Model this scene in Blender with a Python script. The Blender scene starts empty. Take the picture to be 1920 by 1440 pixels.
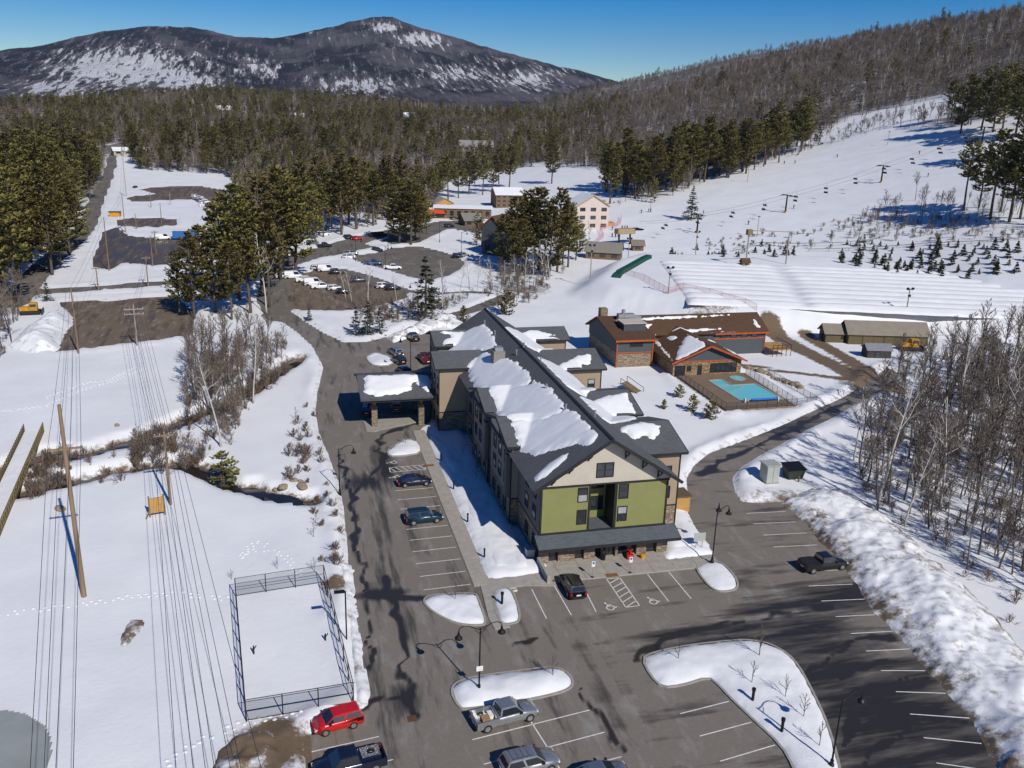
import bpy, bmesh, math, random
import numpy as np
from mathutils import Vector, Matrix
random.seed(7); rng = np.random.default_rng(7)
S = bpy.context.scene
# ------------------------------------------------------------------ camera
CAM_H = 50.0; FPX = 1650.0; PITCH = math.radians(17.4); ROLL = math.radians(1.84); YAW = math.radians(14.5)
fw = np.array([math.sin(YAW)*math.cos(PITCH), math.cos(YAW)*math.cos(PITCH), -math.sin(PITCH)])
_r0 = np.array([math.cos(YAW), -math.sin(YAW), 0.0]); _u0 = np.cross(_r0, fw)
rt = _r0*math.cos(ROLL)+_u0*math.sin(ROLL); up = -_r0*math.sin(ROLL)+_u0*math.cos(ROLL)
cd = bpy.data.cameras.new('camera'); cam = bpy.data.objects.new('camera', cd); S.collection.objects.link(cam)
cd.sensor_width = 36.0; cd.lens = FPX/1920*36.0; cd.clip_start = 1.0; cd.clip_end = 30000.0
mw = Matrix.Identity(4)
for i in range(3):
    mw[i][0] = rt[i]; mw[i][1] = up[i]; mw[i][2] = -fw[i]
mw[2][3] = CAM_H
cam.matrix_world = mw; S.camera = cam
# ------------------------------------------------------------------ light
SUN_EL = math.radians(38.0); SH = math.radians(-17.0)      # shadows fall towards azimuth SH (from +Y, clockwise)
sun_from = Vector((-math.sin(SH)*math.cos(SUN_EL), -math.cos(SH)*math.cos(SUN_EL), math.sin(SUN_EL)))
w = bpy.data.worlds.new('World'); S.world = w; w.use_nodes = True
wn = w.node_tree.nodes; wl = w.node_tree.links
sky = wn.new('ShaderNodeTexSky'); sky.sky_type = 'NISHITA'; sky.sun_disc = False
sky.sun_elevation = SUN_EL; sky.sun_rotation = math.atan2(sun_from.x, sun_from.y)
sky.air_density = 1.0; sky.dust_density = 0.0; sky.ozone_density = 4.0; sky.altitude = 1500
wn['Background'].inputs[1].default_value = 0.085
hs = wn.new('ShaderNodeHueSaturation'); hs.inputs['Saturation'].default_value = 1.7; hs.inputs['Value'].default_value = .88; hs.inputs['Hue'].default_value = .512; wl.new(sky.outputs[0], hs.inputs['Color']); wl.new(hs.outputs[0], wn['Background'].inputs[0])
ld = bpy.data.lights.new('sun', 'SUN'); ld.energy = 4.0; ld.angle = math.radians(0.5); ld.color = (1, .955, .88)
sun = bpy.data.objects.new('sun', ld); S.collection.objects.link(sun)
sun.rotation_euler = sun_from.to_track_quat('Z', 'Y').to_euler(); sun.location = (40, -40, 120)
S.view_settings.view_transform = 'Standard'; S.view_settings.look = 'None'; S.view_settings.gamma = 1
S.view_settings.exposure = 0.1
S.cycles.max_bounces = 4; S.cycles.diffuse_bounces = 2; S.cycles.glossy_bounces = 2; S.cycles.transparent_max_bounces = 6
S.cycles.use_denoising = True; HAZE = 3.2e-5
# ------------------------------------------------------------------ pixel helpers (photo pixels 1920x1440 -> world)
def ray(px, py): return fw + rt*(px-960)/FPX - up*(py-720)/FPX
def P(px, py, z=0.0):
    d = ray(px, py); t = (z-CAM_H)/d[2]; return np.array([d[0]*t, d[1]*t, z])
def PY(px, py, Y):
    d = ray(px, py); t = Y/d[1]; return np.array([d[0]*t, Y, CAM_H+d[2]*t])
def zone(ox, oy, s): return lambda x, y: (ox+x/s, oy+y/s)
Z1 = zone(560, 560, 2.5946); Z2 = zone(1080, 560, 2.743); Z3 = zone(940, 780, 3.6); Z4 = zone(0, 880, 2.5714)
Z5 = zone(560, 1040, 2.8235); Z6 = zone(1160, 920, 2.526); Z7 = zone(0, 540, 2.909); Z8 = zone(0, 280, 2.909)
Y1 = zone(500, 280, 4.0); Y2 = zone(860, 260, 4.0); Y3 = zone(1240, 200, 2.8235); Y4 = zone(1500, 560, 3.274)
def pp(zf, pts, z=0.0): return [tuple(P(*zf(*p), z)[:2]) for p in pts]
FULL = lambda x, y: (x, y)
# ------------------------------------------------------------------ noise
def _h(ix, iy, s):
    n = (ix.astype(np.int64)*374761393 + iy.astype(np.int64)*668265263 + s*1442695041) & 0xffffffff
    n = ((n ^ (n >> 13))*1274126177) & 0xffffffff
    return ((n ^ (n >> 16)) & 0xffff)/65535.0
def vnoise(x, y, s=0):
    x = np.asarray(x, float); y = np.asarray(y, float)
    ix = np.floor(x); iy = np.floor(y); fx = x-ix; fy = y-iy
    fx = fx*fx*(3-2*fx); fy = fy*fy*(3-2*fy)
    a = _h(ix, iy, s); b = _h(ix+1, iy, s); c = _h(ix, iy+1, s); d = _h(ix+1, iy+1, s)
    return a+(b-a)*fx+(c-a)*fy+(a-b-c+d)*fx*fy
def fbm(x, y, o=4, s=0):
    v = 0; a = .5; x = np.asarray(x, float); y = np.asarray(y, float)
    for i in range(o):
        v = v+a*vnoise(x, y, s+i); x = x*2.03+7.1; y = y*2.03+3.7; a *= .5
    return v
def sm(t): t = np.clip(t, 0, 1); return t*t*(3-2*t)
def sdf(x, y, poly):                                   # signed distance, positive inside
    x = np.asarray(x, float); y = np.asarray(y, float); p = np.asarray(poly, float)
    d = np.full(x.shape, 1e18); ins = np.zeros(x.shape, bool)
    n = len(p)
    for i in range(n):
        a = p[i]; b = p[(i+1) % n]; e = b-a
        wx = x-a[0]; wy = y-a[1]
        t = np.clip((wx*e[0]+wy*e[1])/(e@e+1e-12), 0, 1)
        d = np.minimum(d, (wx-e[0]*t)**2+(wy-e[1]*t)**2)
        c = ((a[1] <= y) != (b[1] <= y)) & (x < a[0]+(y-a[1])*e[0]/(e[1] if abs(e[1]) > 1e-12 else 1e-12))
        ins ^= c
    return np.where(ins, 1, -1)*np.sqrt(d)
def pdist(x, y, line):                                 # distance to an open polyline
    x = np.asarray(x, float); y = np.asarray(y, float); d = np.full(x.shape, 1e18); p = np.asarray(line, float)
    for i in range(len(p)-1):
        a = p[i]; e = p[i+1]-a; wx = x-a[0]; wy = y-a[1]
        t = np.clip((wx*e[0]+wy*e[1])/(e@e+1e-12), 0, 1)
        d = np.minimum(d, (wx-e[0]*t)**2+(wy-e[1]*t)**2)
    return np.sqrt(d)
def smooth_poly(pts, n=3):                             # Chaikin corner cutting, closed
    p = [np.array(q, float) for q in pts]
    for _ in range(n):
        o = []
        for i in range(len(p)):
            a, b = p[i], p[(i+1) % len(p)]; o += [a*.75+b*.25, a*.25+b*.75]
        p = o
    return [tuple(q) for q in p]
def smooth_line(pts, n=2):
    p = [np.array(q, float) for q in pts]
    for _ in range(n):
        o = [p[0]]
        for i in range(len(p)-1): o += [p[i]*.75+p[i+1]*.25, p[i]*.25+p[i+1]*.75]
        p = o+[p[-1]]
    return [tuple(q) for q in p]
# ------------------------------------------------------------------ materials
MATS = {}
def nodes(name):
    m = bpy.data.materials.new(name); m.use_nodes = True
    return m, m.node_tree.nodes, m.node_tree.links, m.node_tree.nodes['Principled BSDF']
def noise_node(N, L, scale, detail=4, rough=.6, vec=None, stretch=None):
    t = N.new('ShaderNodeTexNoise'); t.inputs['Scale'].default_value = scale; t.inputs['Detail'].default_value = detail
    t.inputs['Roughness'].default_value = rough
    if vec is not None:
        if stretch:
            mp = N.new('ShaderNodeMapping'); mp.inputs['Scale'].default_value = stretch; L.new(vec, mp.inputs[0]); vec = mp.outputs[0]
        L.new(vec, t.inputs['Vector'])
    return t
def ramp(N, L, src, stops):
    r = N.new('ShaderNodeValToRGB'); e = r.color_ramp.elements
    while len(e) < len(stops): e.new(.5)
    for i, (p, c) in enumerate(stops):
        e[i].position = p; e[i].color = (c, c, c, 1) if not hasattr(c, '__len__') else (*c, 1)
    L.new(src, r.inputs[0]); return r
def mix(N, L, fac, a, b):
    m = N.new('ShaderNodeMix'); m.data_type = 'RGBA'
    if hasattr(fac, 'is_output'): L.new(fac, m.inputs[0])
    else: m.inputs[0].default_value = fac
    for s, v in ((6, a), (7, b)):
        if hasattr(v, 'is_output'): L.new(v, m.inputs[s])
        else: m.inputs[s].default_value = (*v, 1)
    return m.outputs[2]
def bump(N, L, B, src, strength, dist=.1):
    b = N.new('ShaderNodeBump'); b.inputs['Strength'].default_value = strength; b.inputs['Distance'].default_value = dist
    L.new(src, b.inputs['Height']); L.new(b.outputs[0], B.inputs['Normal'])
def M(name, col, rough=.8, var=.25, scale=2.0, bmp=0.0, bscale=None, metal=0.0, spec=.3, stretch=None, coord='Object', emit=None):
    if name in MATS: return MATS[name]
    m, N, L, B = nodes(name); MATS[name] = m
    tc = N.new('ShaderNodeTexCoord').outputs[coord]
    n = noise_node(N, L, scale, 5, .65, tc, stretch)
    r = ramp(N, L, n.outputs[0], [(.3, 0.0), (.7, 1.0)])
    dk = tuple(c*(1-var) for c in col); lt = tuple(min(1, c*(1+var*.6)) for c in col)
    L.new(mix(N, L, r.outputs[0], dk, lt), B.inputs['Base Color'])
    B.inputs['Roughness'].default_value = rough; B.inputs['Metallic'].default_value = metal
    B.inputs['Specular IOR Level'].default_value = spec
    if bmp:
        n2 = noise_node(N, L, bscale or scale*4, 4, .6, tc, stretch); bump(N, L, B, n2.outputs[0], bmp, .05)
    if emit: B.inputs['Emission Color'].default_value = (*col, 1); B.inputs['Emission Strength'].default_value = emit
    return m
# ------------------------------------------------------------------ mesh builder
C = S.collection
class MB:
    def __init__(s): s.v = []; s.f = []; s.m = []; s.cur = 0
    def add(s, vs, fs):
        o = len(s.v); s.v += [tuple(map(float, q)) for q in vs]; s.f += [tuple(i+o for i in q) for q in fs]; s.m += [s.cur]*len(fs); return s
    def box(s, x0, y0, z0, x1, y1, z1):
        return s.add([(x0, y0, z0), (x1, y0, z0), (x1, y1, z0), (x0, y1, z0), (x0, y0, z1), (x1, y0, z1), (x1, y1, z1), (x0, y1, z1)],
                     [(0, 3, 2, 1), (4, 5, 6, 7), (0, 1, 5, 4), (1, 2, 6, 5), (2, 3, 7, 6), (3, 0, 4, 7)])
    def obox(s, c, ax, ay, az):                         # oriented box: centre and three half-axis vectors
        c, ax, ay, az = map(np.array, (c, ax, ay, az)); vs = []
        for k in (-1, 1):
            for i, j in ((-1, -1), (1, -1), (1, 1), (-1, 1)): vs.append(c+ax*i+ay*j+az*k)
        return s.add(vs, [(0, 3, 2, 1), (4, 5, 6, 7), (0, 1, 5, 4), (1, 2, 6, 5), (2, 3, 7, 6), (3, 0, 4, 7)])
    def bar(s, a, b, w, h=None):                        # square bar from a to b
        a = np.array(a, float); b = np.array(b, float); d = b-a; l = np.linalg.norm(d)
        if l < 1e-6: return s
        d /= l; u = np.cross(d, (0, 0, 1.0)); n = np.linalg.norm(u)
        u = np.array((1.0, 0, 0)) if n < 1e-3 else u/n
        v = np.cross(u, d); h = h or w
        return s.obox((a+b)/2, d*l/2, u*w/2, v*h/2)
    def prism(s, poly, z0, z1):                         # vertical prism over an xy polygon
        n = len(poly); a = sum(poly[i][0]*poly[(i+1) % n][1]-poly[(i+1) % n][0]*poly[i][1] for i in range(n))
        if a < 0: poly = poly[::-1]
        return s.add([(x, y, z0) for x, y in poly]+[(x, y, z1) for x, y in poly],
                     [tuple(range(n))[::-1], tuple(range(n, 2*n))]+[(i, (i+1) % n, n+(i+1) % n, n+i) for i in range(n)])
    def slab(s, pts, t):                                # planar polygon in 3d given thickness along its normal (downwards)
        p = [np.array(q, float) for q in pts]; nn = np.zeros(3)
        for i in range(len(p)): nn += np.cross(p[i]-p[0], p[(i+1) % len(p)]-p[0])
        nn /= np.linalg.norm(nn)
        if nn[2] < 0: p = p[::-1]; nn = -nn
        n = len(p)
        return s.add(p+[q-nn*t for q in p], [tuple(range(n)), tuple(range(n, 2*n))[::-1]]+[((i+1) % n, i, n+i, n+(i+1) % n) for i in range(n)])
    def tube(s, pts, rs, n=6, cap=True):
        p = [np.array(q, float) for q in pts]
        if not hasattr(rs, '__len__'): rs = [rs]*len(p)
        rings = []; o = len(s.v); u = None
        for i, q in enumerate(p):
            d = p[min(i+1, len(p)-1)]-p[max(i-1, 0)]; d = d/(np.linalg.norm(d)+1e-9)
            if u is None: u = np.cross(d, (0, 0, 1.0) if abs(d[2]) < .9 else (0, 1.0, 0))
            u = u-d*(u@d); u /= np.linalg.norm(u)+1e-9; v = np.cross(d, u)
            for k in range(n):
                a = 2*math.pi*k/n; s.v.append(tuple(q+(u*math.cos(a)+v*math.sin(a))*rs[i]))
        for i in range(len(p)-1):
            for k in range(n):
                s.f.append((o+i*n+k, o+i*n+(k+1) % n, o+(i+1)*n+(k+1) % n, o+(i+1)*n+k)); s.m.append(s.cur)
        if cap:
            s.f.append(tuple(o+k for k in range(n))[::-1]); s.m.append(s.cur)
            e = o+(len(p)-1)*n; s.f.append(tuple(e+k for k in range(n))); s.m.append(s.cur)
        return s
    def lathe(s, c, prof, n=12):                        # profile [(r,z)] round vertical axis at c
        o = len(s.v)
        for r, z in prof:
            for k in range(n):
                a = 2*math.pi*k/n; s.v.append((c[0]+r*math.cos(a), c[1]+r*math.sin(a), c[2]+z))
        for i in range(len(prof)-1):
            for k in range(n):
                s.f.append((o+i*n+k, o+i*n+(k+1) % n, o+(i+1)*n+(k+1) % n, o+(i+1)*n+k)); s.m.append(s.cur)
        s.f.append(tuple(o+k for k in range(n))[::-1]); s.m.append(s.cur)
        e = o+(len(prof)-1)*n; s.f.append(tuple(e+k for k in range(n))); s.m.append(s.cur)
        return s
    def mesh(s, name, mats, smooth=False):
        me = bpy.data.meshes.new(name); me.from_pydata(s.v, [], s.f)
        for m in (mats if isinstance(mats, (list, tuple)) else [mats]): me.materials.append(m)
        if isinstance(mats, (list, tuple)) and len(mats) > 1: me.polygons.foreach_set('material_index', s.m)
        if smooth: me.polygons.foreach_set('use_smooth', [True]*len(me.polygons))
        me.update(); return me
    def build(s, name, mats, parent=None, smooth=False, bevel=0):
        o = bpy.data.objects.new(name, s.mesh(name, mats, smooth)); C.objects.link(o)
        if parent is not None:
            o.parent = parent; o.matrix_parent_inverse = parent.matrix_basis.inverted()
        if bevel:
            b = o.modifiers.new('b', 'BEVEL'); b.width = bevel; b.segments = 2; b.limit_method = 'ANGLE'
        return o
def tag(o, label=None, cat=None, group=None, kind=None):
    if label: o['label'] = label
    if cat: o['category'] = cat
    if group: o['group'] = group
    if kind: o['kind'] = kind
    return o
def thing(name, label, cat, loc=(0, 0, 0), rz=0.0, group=None):
    o = bpy.data.objects.new(name, None); C.objects.link(o); o.location = loc; o.rotation_euler = (0, 0, rz); o.empty_display_size = .3
    return tag(o, label, cat, group)
def local(o, name, parent):                             # rename + parent a mesh built in the parent's own coordinates
    o.name = name; o.parent = parent; o.matrix_parent_inverse = Matrix.Identity(4); return o
def part(mb, name, mats, root, smooth=False, bevel=0):  # part built in root-local coordinates
    o = mb.build(name, mats, None, smooth, bevel); o.parent = root; return o
def dup(root, loc, rz=0.0, label=None, group=None, scale=None):
    r = root.copy(); C.objects.link(r); r.location = loc; r.rotation_euler = (0, 0, rz)
    if label: r['label'] = label
    if group: r['group'] = group
    if scale: r.scale = (scale,)*3 if not hasattr(scale, '__len__') else scale
    for ch in root.children:
        c = ch.copy(); C.objects.link(c); c.parent = r
        for g in ch.children:
            d = g.copy(); C.objects.link(d); d.parent = c
    return r
def structure(o): o['kind'] = 'structure'; return o
# ------------------------------------------------------------------ ground plan (polygons from photo pixels, metres in the world)
ASPHALT = pp(FULL, [(526, 600), (560, 622), (590, 650), (611, 690), (601, 730), (597, 770), (603, 812), (624, 860), (644, 910), (652, 960), (656, 1010), (662, 1060), (668, 1110),
    (674, 1170), (684, 1230), (690, 1290), (693, 1318), (640, 1345), (583, 1384), (588, 1440), (592, 1520), (592, 1800), (1960, 1800), (1905, 1520), (1868, 1445), (1832, 1372), (1792, 1318),
    (1740, 1258), (1706, 1220), (1675, 1186), (1640, 1140), (1612, 1098), (1590, 1064), (1550, 1010), (1505, 966), (1470, 945), (1420, 944), (1388, 943), (1371, 917), (1367, 895), (1383, 876),
    (1415, 855), (1463, 829), (1517, 800), (1565, 778), (1605, 755), (1650, 728), (1690, 700), (1665, 690), (1625, 722), (1579, 748), (1517, 777), (1481, 795), (1426, 817), (1383, 833), (1335, 851),
    (1306, 874), (1292, 899), (1296, 922), (1290, 948), (1303, 975), (1318, 1000), (1336, 1040), (1300, 1064), (1200, 1078), (1120, 1088), (1050, 1097), (985, 1108), (930, 1130), (908, 1105), (901, 1090),
    (868, 1020), (840, 958), (812, 895), (790, 845), (780, 806), (800, 792), (822, 745), (818, 690), (812, 640), (800, 614), (770, 612), (735, 630), (690, 641), (640, 641), (600, 622), (560, 596), (540, 583)])
CREEK1 = smooth_line(pp(Z7, [(1620, 400), (1480, 500), (1350, 585), (1200, 665), (1000, 752), (850, 812), (700, 862), (560, 905), (430, 940), (300, 925), (200, 950), (60, 1010), (-100, 1060)], -1))
CREEK2 = smooth_line(pp(Z7, [(1700, 1190), (1560, 1170), (1430, 1130), (1280, 1105), (1120, 1020), (1000, 985), (650, 1010), (400, 1085), (250, 1105), (150, 1150), (-50, 1180)], -1))
TRACK1 = smooth_line(pp(Z2, [(985, 170), (1080, 225), (1220, 300), (1340, 360), (1450, 420), (1560, 450), (1640, 480)], 0))
TRACK2 = smooth_line(pp(Z2, [(1180, 195), (1280, 250), (1400, 320), (1500, 395), (1580, 430)], 0))
TRACK3 = smooth_line(pp(Z2, [(830, 340), (960, 365), (1100, 385), (1280, 415), (1440, 430)], 0))
DIRT = [  # (polygon, wetness) brown gravel lots and lanes, all on the flat valley floor
    pp(Z7, [(310, 345), (345, 260), (400, 190), (330, 75), (600, 68), (940, 45), (1060, 130), (1040, 260), (760, 300), (560, 320)]),
    pp(Z8, [(515, 640), (515, 590), (545, 520), (560, 450), (640, 425), (700, 470), (900, 490), (1080, 490), (1080, 560), (950, 610), (880, 640), (760, 625), (660, 620), (590, 660)]),
    pp(Z8, [(640, 385), (720, 372), (960, 378), (960, 415), (800, 430), (650, 420)]),
    pp(Z8, [(690, 265), (740, 255), (860, 245), (760, 222), (840, 208), (1100, 205), (1230, 225), (1250, 330), (1170, 345), (1120, 300), (1050, 275), (950, 275), (720, 288)]),
    pp(Y1, [(80, 960), (200, 945), (330, 920), (400, 895), (560, 905), (800, 985), (1010, 1060), (1060, 1110), (900, 1160), (560, 1215), (300, 1215), (140, 1190), (60, 1090)]),
]
LOT_FAR = pp(Y1, [(640, 800), (860, 770), (930, 742), (1130, 725), (1290, 760), (1420, 800), (1480, 850), (1440, 900), (1330, 960), (1200, 990), (1080, 960), (900, 900), (760, 870), (660, 830)])
LANES = [  # (centre line, half width, kind)
    (smooth_line(pp(Z8, [(640, 55), (600, 140), (560, 210), (520, 290), (490, 390), (440, 470), (330, 560), (230, 640), (150, 740), (60, 850)])), 3.2, 'road'),
    (smooth_line(pp(Z8, [(200, 775), (420, 770), (640, 750), (860, 735), (1060, 715), (1300, 690), (1500, 640), (1650, 600), (1800, 570), (1990, 530)])), 3.6, 'road'),
    (smooth_line(pp(Z8, [(1500, 905), (1560, 940), (1480, 850), (1470, 800), (1500, 700), (1540, 640)])), 3.0, 'road'),
    (smooth_line(pp(Y1, [(180, 830), (430, 770), (620, 700), (850, 640), (1050, 600), (1280, 570), (1450, 590), (1700, 640)])), 5.0, 'road'),
    (smooth_line(pp(Y1, [(1000, 690), (1300, 560), (1500, 545), (1620, 600)])), 7.0, 'road'),
    (smooth_line(pp(Y1, [(560, 905), (780, 960), (1020, 1060), (1180, 1085), (1400, 1075), (1660, 1080)])), 1.6, 'road'),
    (smooth_line(pp(Y1, [(1300, 1260), (1480, 1230), (1640, 1170), (1800, 1100)])), 1.6, 'road'),
]
PADS = [[(17.9, 83), (19.9, 83), (19.9, 131.6), (17.9, 131.6)], [(25.6, 82), (47.3, 82), (47.3, 85.4), (41.9, 85.6), (41.9, 150), (26.6, 150), (26.2, 87)],
    pp(Z1, [(880, 1380), (930, 1362), (1090, 1350), (1225, 1320), (1255, 1400), (1100, 1398), (960, 1420), (985, 1560), (1030, 1600), (955, 1612), (925, 1560)]), [(73.6, 133), (87.6, 133.4), (88.3, 153.9), (73.6, 153.9)]]
PLATFORM = pp(FULL, [(1128, 522), (1165, 488), (1210, 474), (1300, 478), (1420, 476), (1960, 500), (2100, 560), (2100, 604), (1900, 598), (1740, 580), (1560, 577), (1440, 577), (1330, 570), (1225, 548), (1160, 535)], 5.0)
# skyline profiles
def prof(pts):
    az = []; sl = []
    for x, y in pts:
        d = ray(x, y); az.append(math.atan2(d[0], d[1])); sl.append(d[2]/math.hypot(d[0], d[1]))
    return np.array(az), np.array(sl)
MT = prof([(-900, 190), (-500, 130), (-200, 105), (0, 92), (60, 86), (125, 72), (200, 56), (265, 49), (310, 46), (350, 49), (400, 56), (440, 66), (510, 69), (565, 62), (625, 47), (675, 35), (700, 30), (720, 28.5), (735, 30), (750, 37), (780, 47),
    (825, 59), (875, 75), (925, 90), (960, 99), (1025, 117), (1085, 131), (1145, 147), (1250, 175), (1500, 220), (2300, 240)])
RD = prof([(700, 250), (850, 228), (960, 205), (1050, 178), (1100, 165), (1150, 153), (1200, 142), (1260, 128), (1385, 97), (1510, 75), (1635, 54), (1760, 32), (1835, 20), (1910, 9), (2100, -25), (2600, -70)])
MD = prof([(-900, 260), (-300, 225), (0, 212), (125, 204), (250, 192), (375, 184), (500, 184), (600, 193), (700, 203), (850, 216), (960, 222), (1100, 235), (1300, 260)])
_ra = np.array([prof([(x, 200)])[0][0] for x in (700, 1000, 1150, 1400, 1650, 1920, 2400)])
_r1 = np.array([2600, 2600, 2400, 1800, 1400, 1100, 950.]); _r0v = np.array([420, 330, 300, 285, 262, 232, 205.])
def terrain(x, y, detail=True):
    x = np.asarray(x, float); y = np.asarray(y, float)
    az = np.arctan2(x, y); r = np.hypot(x, y)
    r1 = np.interp(az, _ra, _r1); r0 = np.interp(az, _ra, _r0v)
    Hr = np.maximum(0, CAM_H+r1*np.interp(az, *RD)-9)
    t = (r-r0)/(r1-r0)
    s = np.where(t < 0, 0, np.where(t < .06, t*t/.12, t-.03))/.97
    hr = Hr*np.clip(s, 0, 1.0)-np.maximum(0, r-r1)*.18
    Hm = CAM_H+1300*np.interp(az, *MD)
    hm = Hm*sm((r-520)/780)*(1-.8*sm((r-1350)/700))
    h = np.maximum(np.maximum(hr, hm), 0)
    amp = np.clip((r-420)/600, 0, 1)
    h = h+(fbm(x/140, y/140, 4, 3)-.47)*26*amp*np.clip(h/25, .1, 1)*(t < .9)
    if detail:
        h = h+((fbm(x/22, y/22, 3, 11)-.45)*.7+(fbm(x/60, y/45, 2, 13)-.4)*.9+(fbm(x/5, y/5, 2, 14)-.45)*.16*sm((fbm(x/30, y/30, 2, 15)-.4)*5))*np.clip(1.4-r/500, 0, 1)
    return h
def site(x, y, h):                                      # flatten under paving, cut the creek, raise the tubing platform
    r = np.hypot(x, y)
    near = r < 760
    xs, ys = x[near], y[near]; hh = h[near].copy()
    pl = sdf(xs, ys, PLATFORM); hh = np.maximum(hh, 5.0*sm((pl+11)/12)+(fbm(xs/3, ys/3, 3, 5)-.5)*1.0*sm((pl+11)/5)*sm(-pl/4))
    a = np.maximum(sdf(xs, ys, ASPHALT), -50)
    for q in DIRT+[LOT_FAR]+PADS: a = np.maximum(a, sdf(xs, ys, q))
    for ln, hw, _ in LANES: a = np.maximum(a, hw-pdist(xs, ys, ln))
    k = sm((-a)/1.4)                                    # 0 on paving, 1 on snow
    bank = np.exp(-((-a-1.5-1.2*vnoise(xs/6, ys/6, 77))/(.8+vnoise(xs/5, ys/5, 78)))**2)*(a < 0)*(.1+fbm(xs/1.6, ys/1.6, 3, 21))*(.2+1.1*vnoise(xs/9, ys/9, 79))
    b0 = terrain(xs, ys, False)
    hh = (hh+.22+bank)*k+(b0-.12)*(1-k)
    c = np.minimum(pdist(xs, ys, CREEK1), pdist(xs, ys, CREEK2)+.4)+(fbm(xs/2.5, ys/2.5, 2, 9)-.5)*2.2
    hh = hh-1.5*sm(1-(c-.8)/2.0)*(a < -1)
    h = h.copy(); h[near] = hh
    return h, near, a, c
def _cell(x, y):
    az = math.degrees(math.atan2(x, y)); r = math.hypot(x, y); j = np.interp(az, np.degrees(A_), np.arange(len(A_))); i = np.interp(r, R_, np.arange(len(R_)))
    return min(int(i), len(R_)-2), min(int(j), len(A_)-2), i, j
def ground_z(x, y):                                     # bilinear look-up in the ground sheet
    i0, j0, i, j = _cell(x, y); a, b = i-i0, j-j0
    return float((GH[i0, j0]*(1-b)+GH[i0, j0+1]*b)*(1-a)+(GH[i0+1, j0]*(1-b)+GH[i0+1, j0+1]*b)*a)
def paved(x, y):
    i0, j0, i, j = _cell(x, y); return PAVE[i0, j0] > -1.0
_RR = np.concatenate([np.arange(40, 700, 1.5), np.arange(700, 3000, 8)])
def G(px, py, dz=0.0):                                  # pixel -> point on the terrain
    d = ray(px, py); k = math.hypot(d[0], d[1]); ux, uy, sl = d[0]/k, d[1]/k, d[2]/k
    h = terrain(ux*_RR, uy*_RR, False)
    pl = sdf(ux*_RR[:440], uy*_RR[:440], PLATFORM); h[:440] = np.maximum(h[:440], 5.0*sm((pl+11)/12))
    below = np.nonzero(CAM_H+sl*_RR <= h)[0]
    r = _RR[below[0]] if len(below) else _RR[-1]
    x, y = ux*r, uy*r
    return np.array([x, y, ground_z(x, y)+dz])
def grid_mesh(name, X, Y, Zz, mats, attrs=None, smooth=True, keep=None, step=None):
    n, m = X.shape; idx = np.arange(n*m).reshape(n, m)
    q = np.stack([idx[:-1, :-1], idx[:-1, 1:], idx[1:, 1:], idx[1:, :-1]], -1).reshape(-1, 4)
    if keep is not None:
        q = q[keep[:-1, :-1].ravel() | keep[1:, 1:].ravel() | keep[1:, :-1].ravel() | keep[:-1, 1:].ravel()]
    if step is not None:
        zz = Zz.ravel()[q]; q = q[(zz.max(1)-zz.min(1)) < step]
    me = bpy.data.meshes.new(name); v = np.stack([X, Y, Zz], -1).reshape(-1, 3)
    if keep is not None:
        used = np.unique(q); mp = -np.ones(n*m, int); mp[used] = np.arange(len(used)); q = mp[q]; v = v[used]
    me.vertices.add(len(v)); me.vertices.foreach_set('co', v.astype(np.float32).ravel())
    me.loops.add(len(q)*4); me.loops.foreach_set('vertex_index', q.astype(np.int32).ravel())
    me.polygons.add(len(q)); me.polygons.foreach_set('loop_start', np.arange(0, len(q)*4, 4, dtype=np.int32))
    if smooth: me.polygons.foreach_set('use_smooth', np.ones(len(q), bool))
    for k, a in (attrs or {}).items():
        at = me.attributes.new(k, 'FLOAT', 'POINT'); a = np.asarray(a, np.float32).ravel()
        at.data.foreach_set('value', a[used] if keep is not None else a)
    for mm in (mats if isinstance(mats, (list, tuple)) else [mats]): me.materials.append(mm)
    me.update(calc_edges=True); me.validate()
    o = bpy.data.objects.new(name, me); C.objects.link(o); return o
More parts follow.
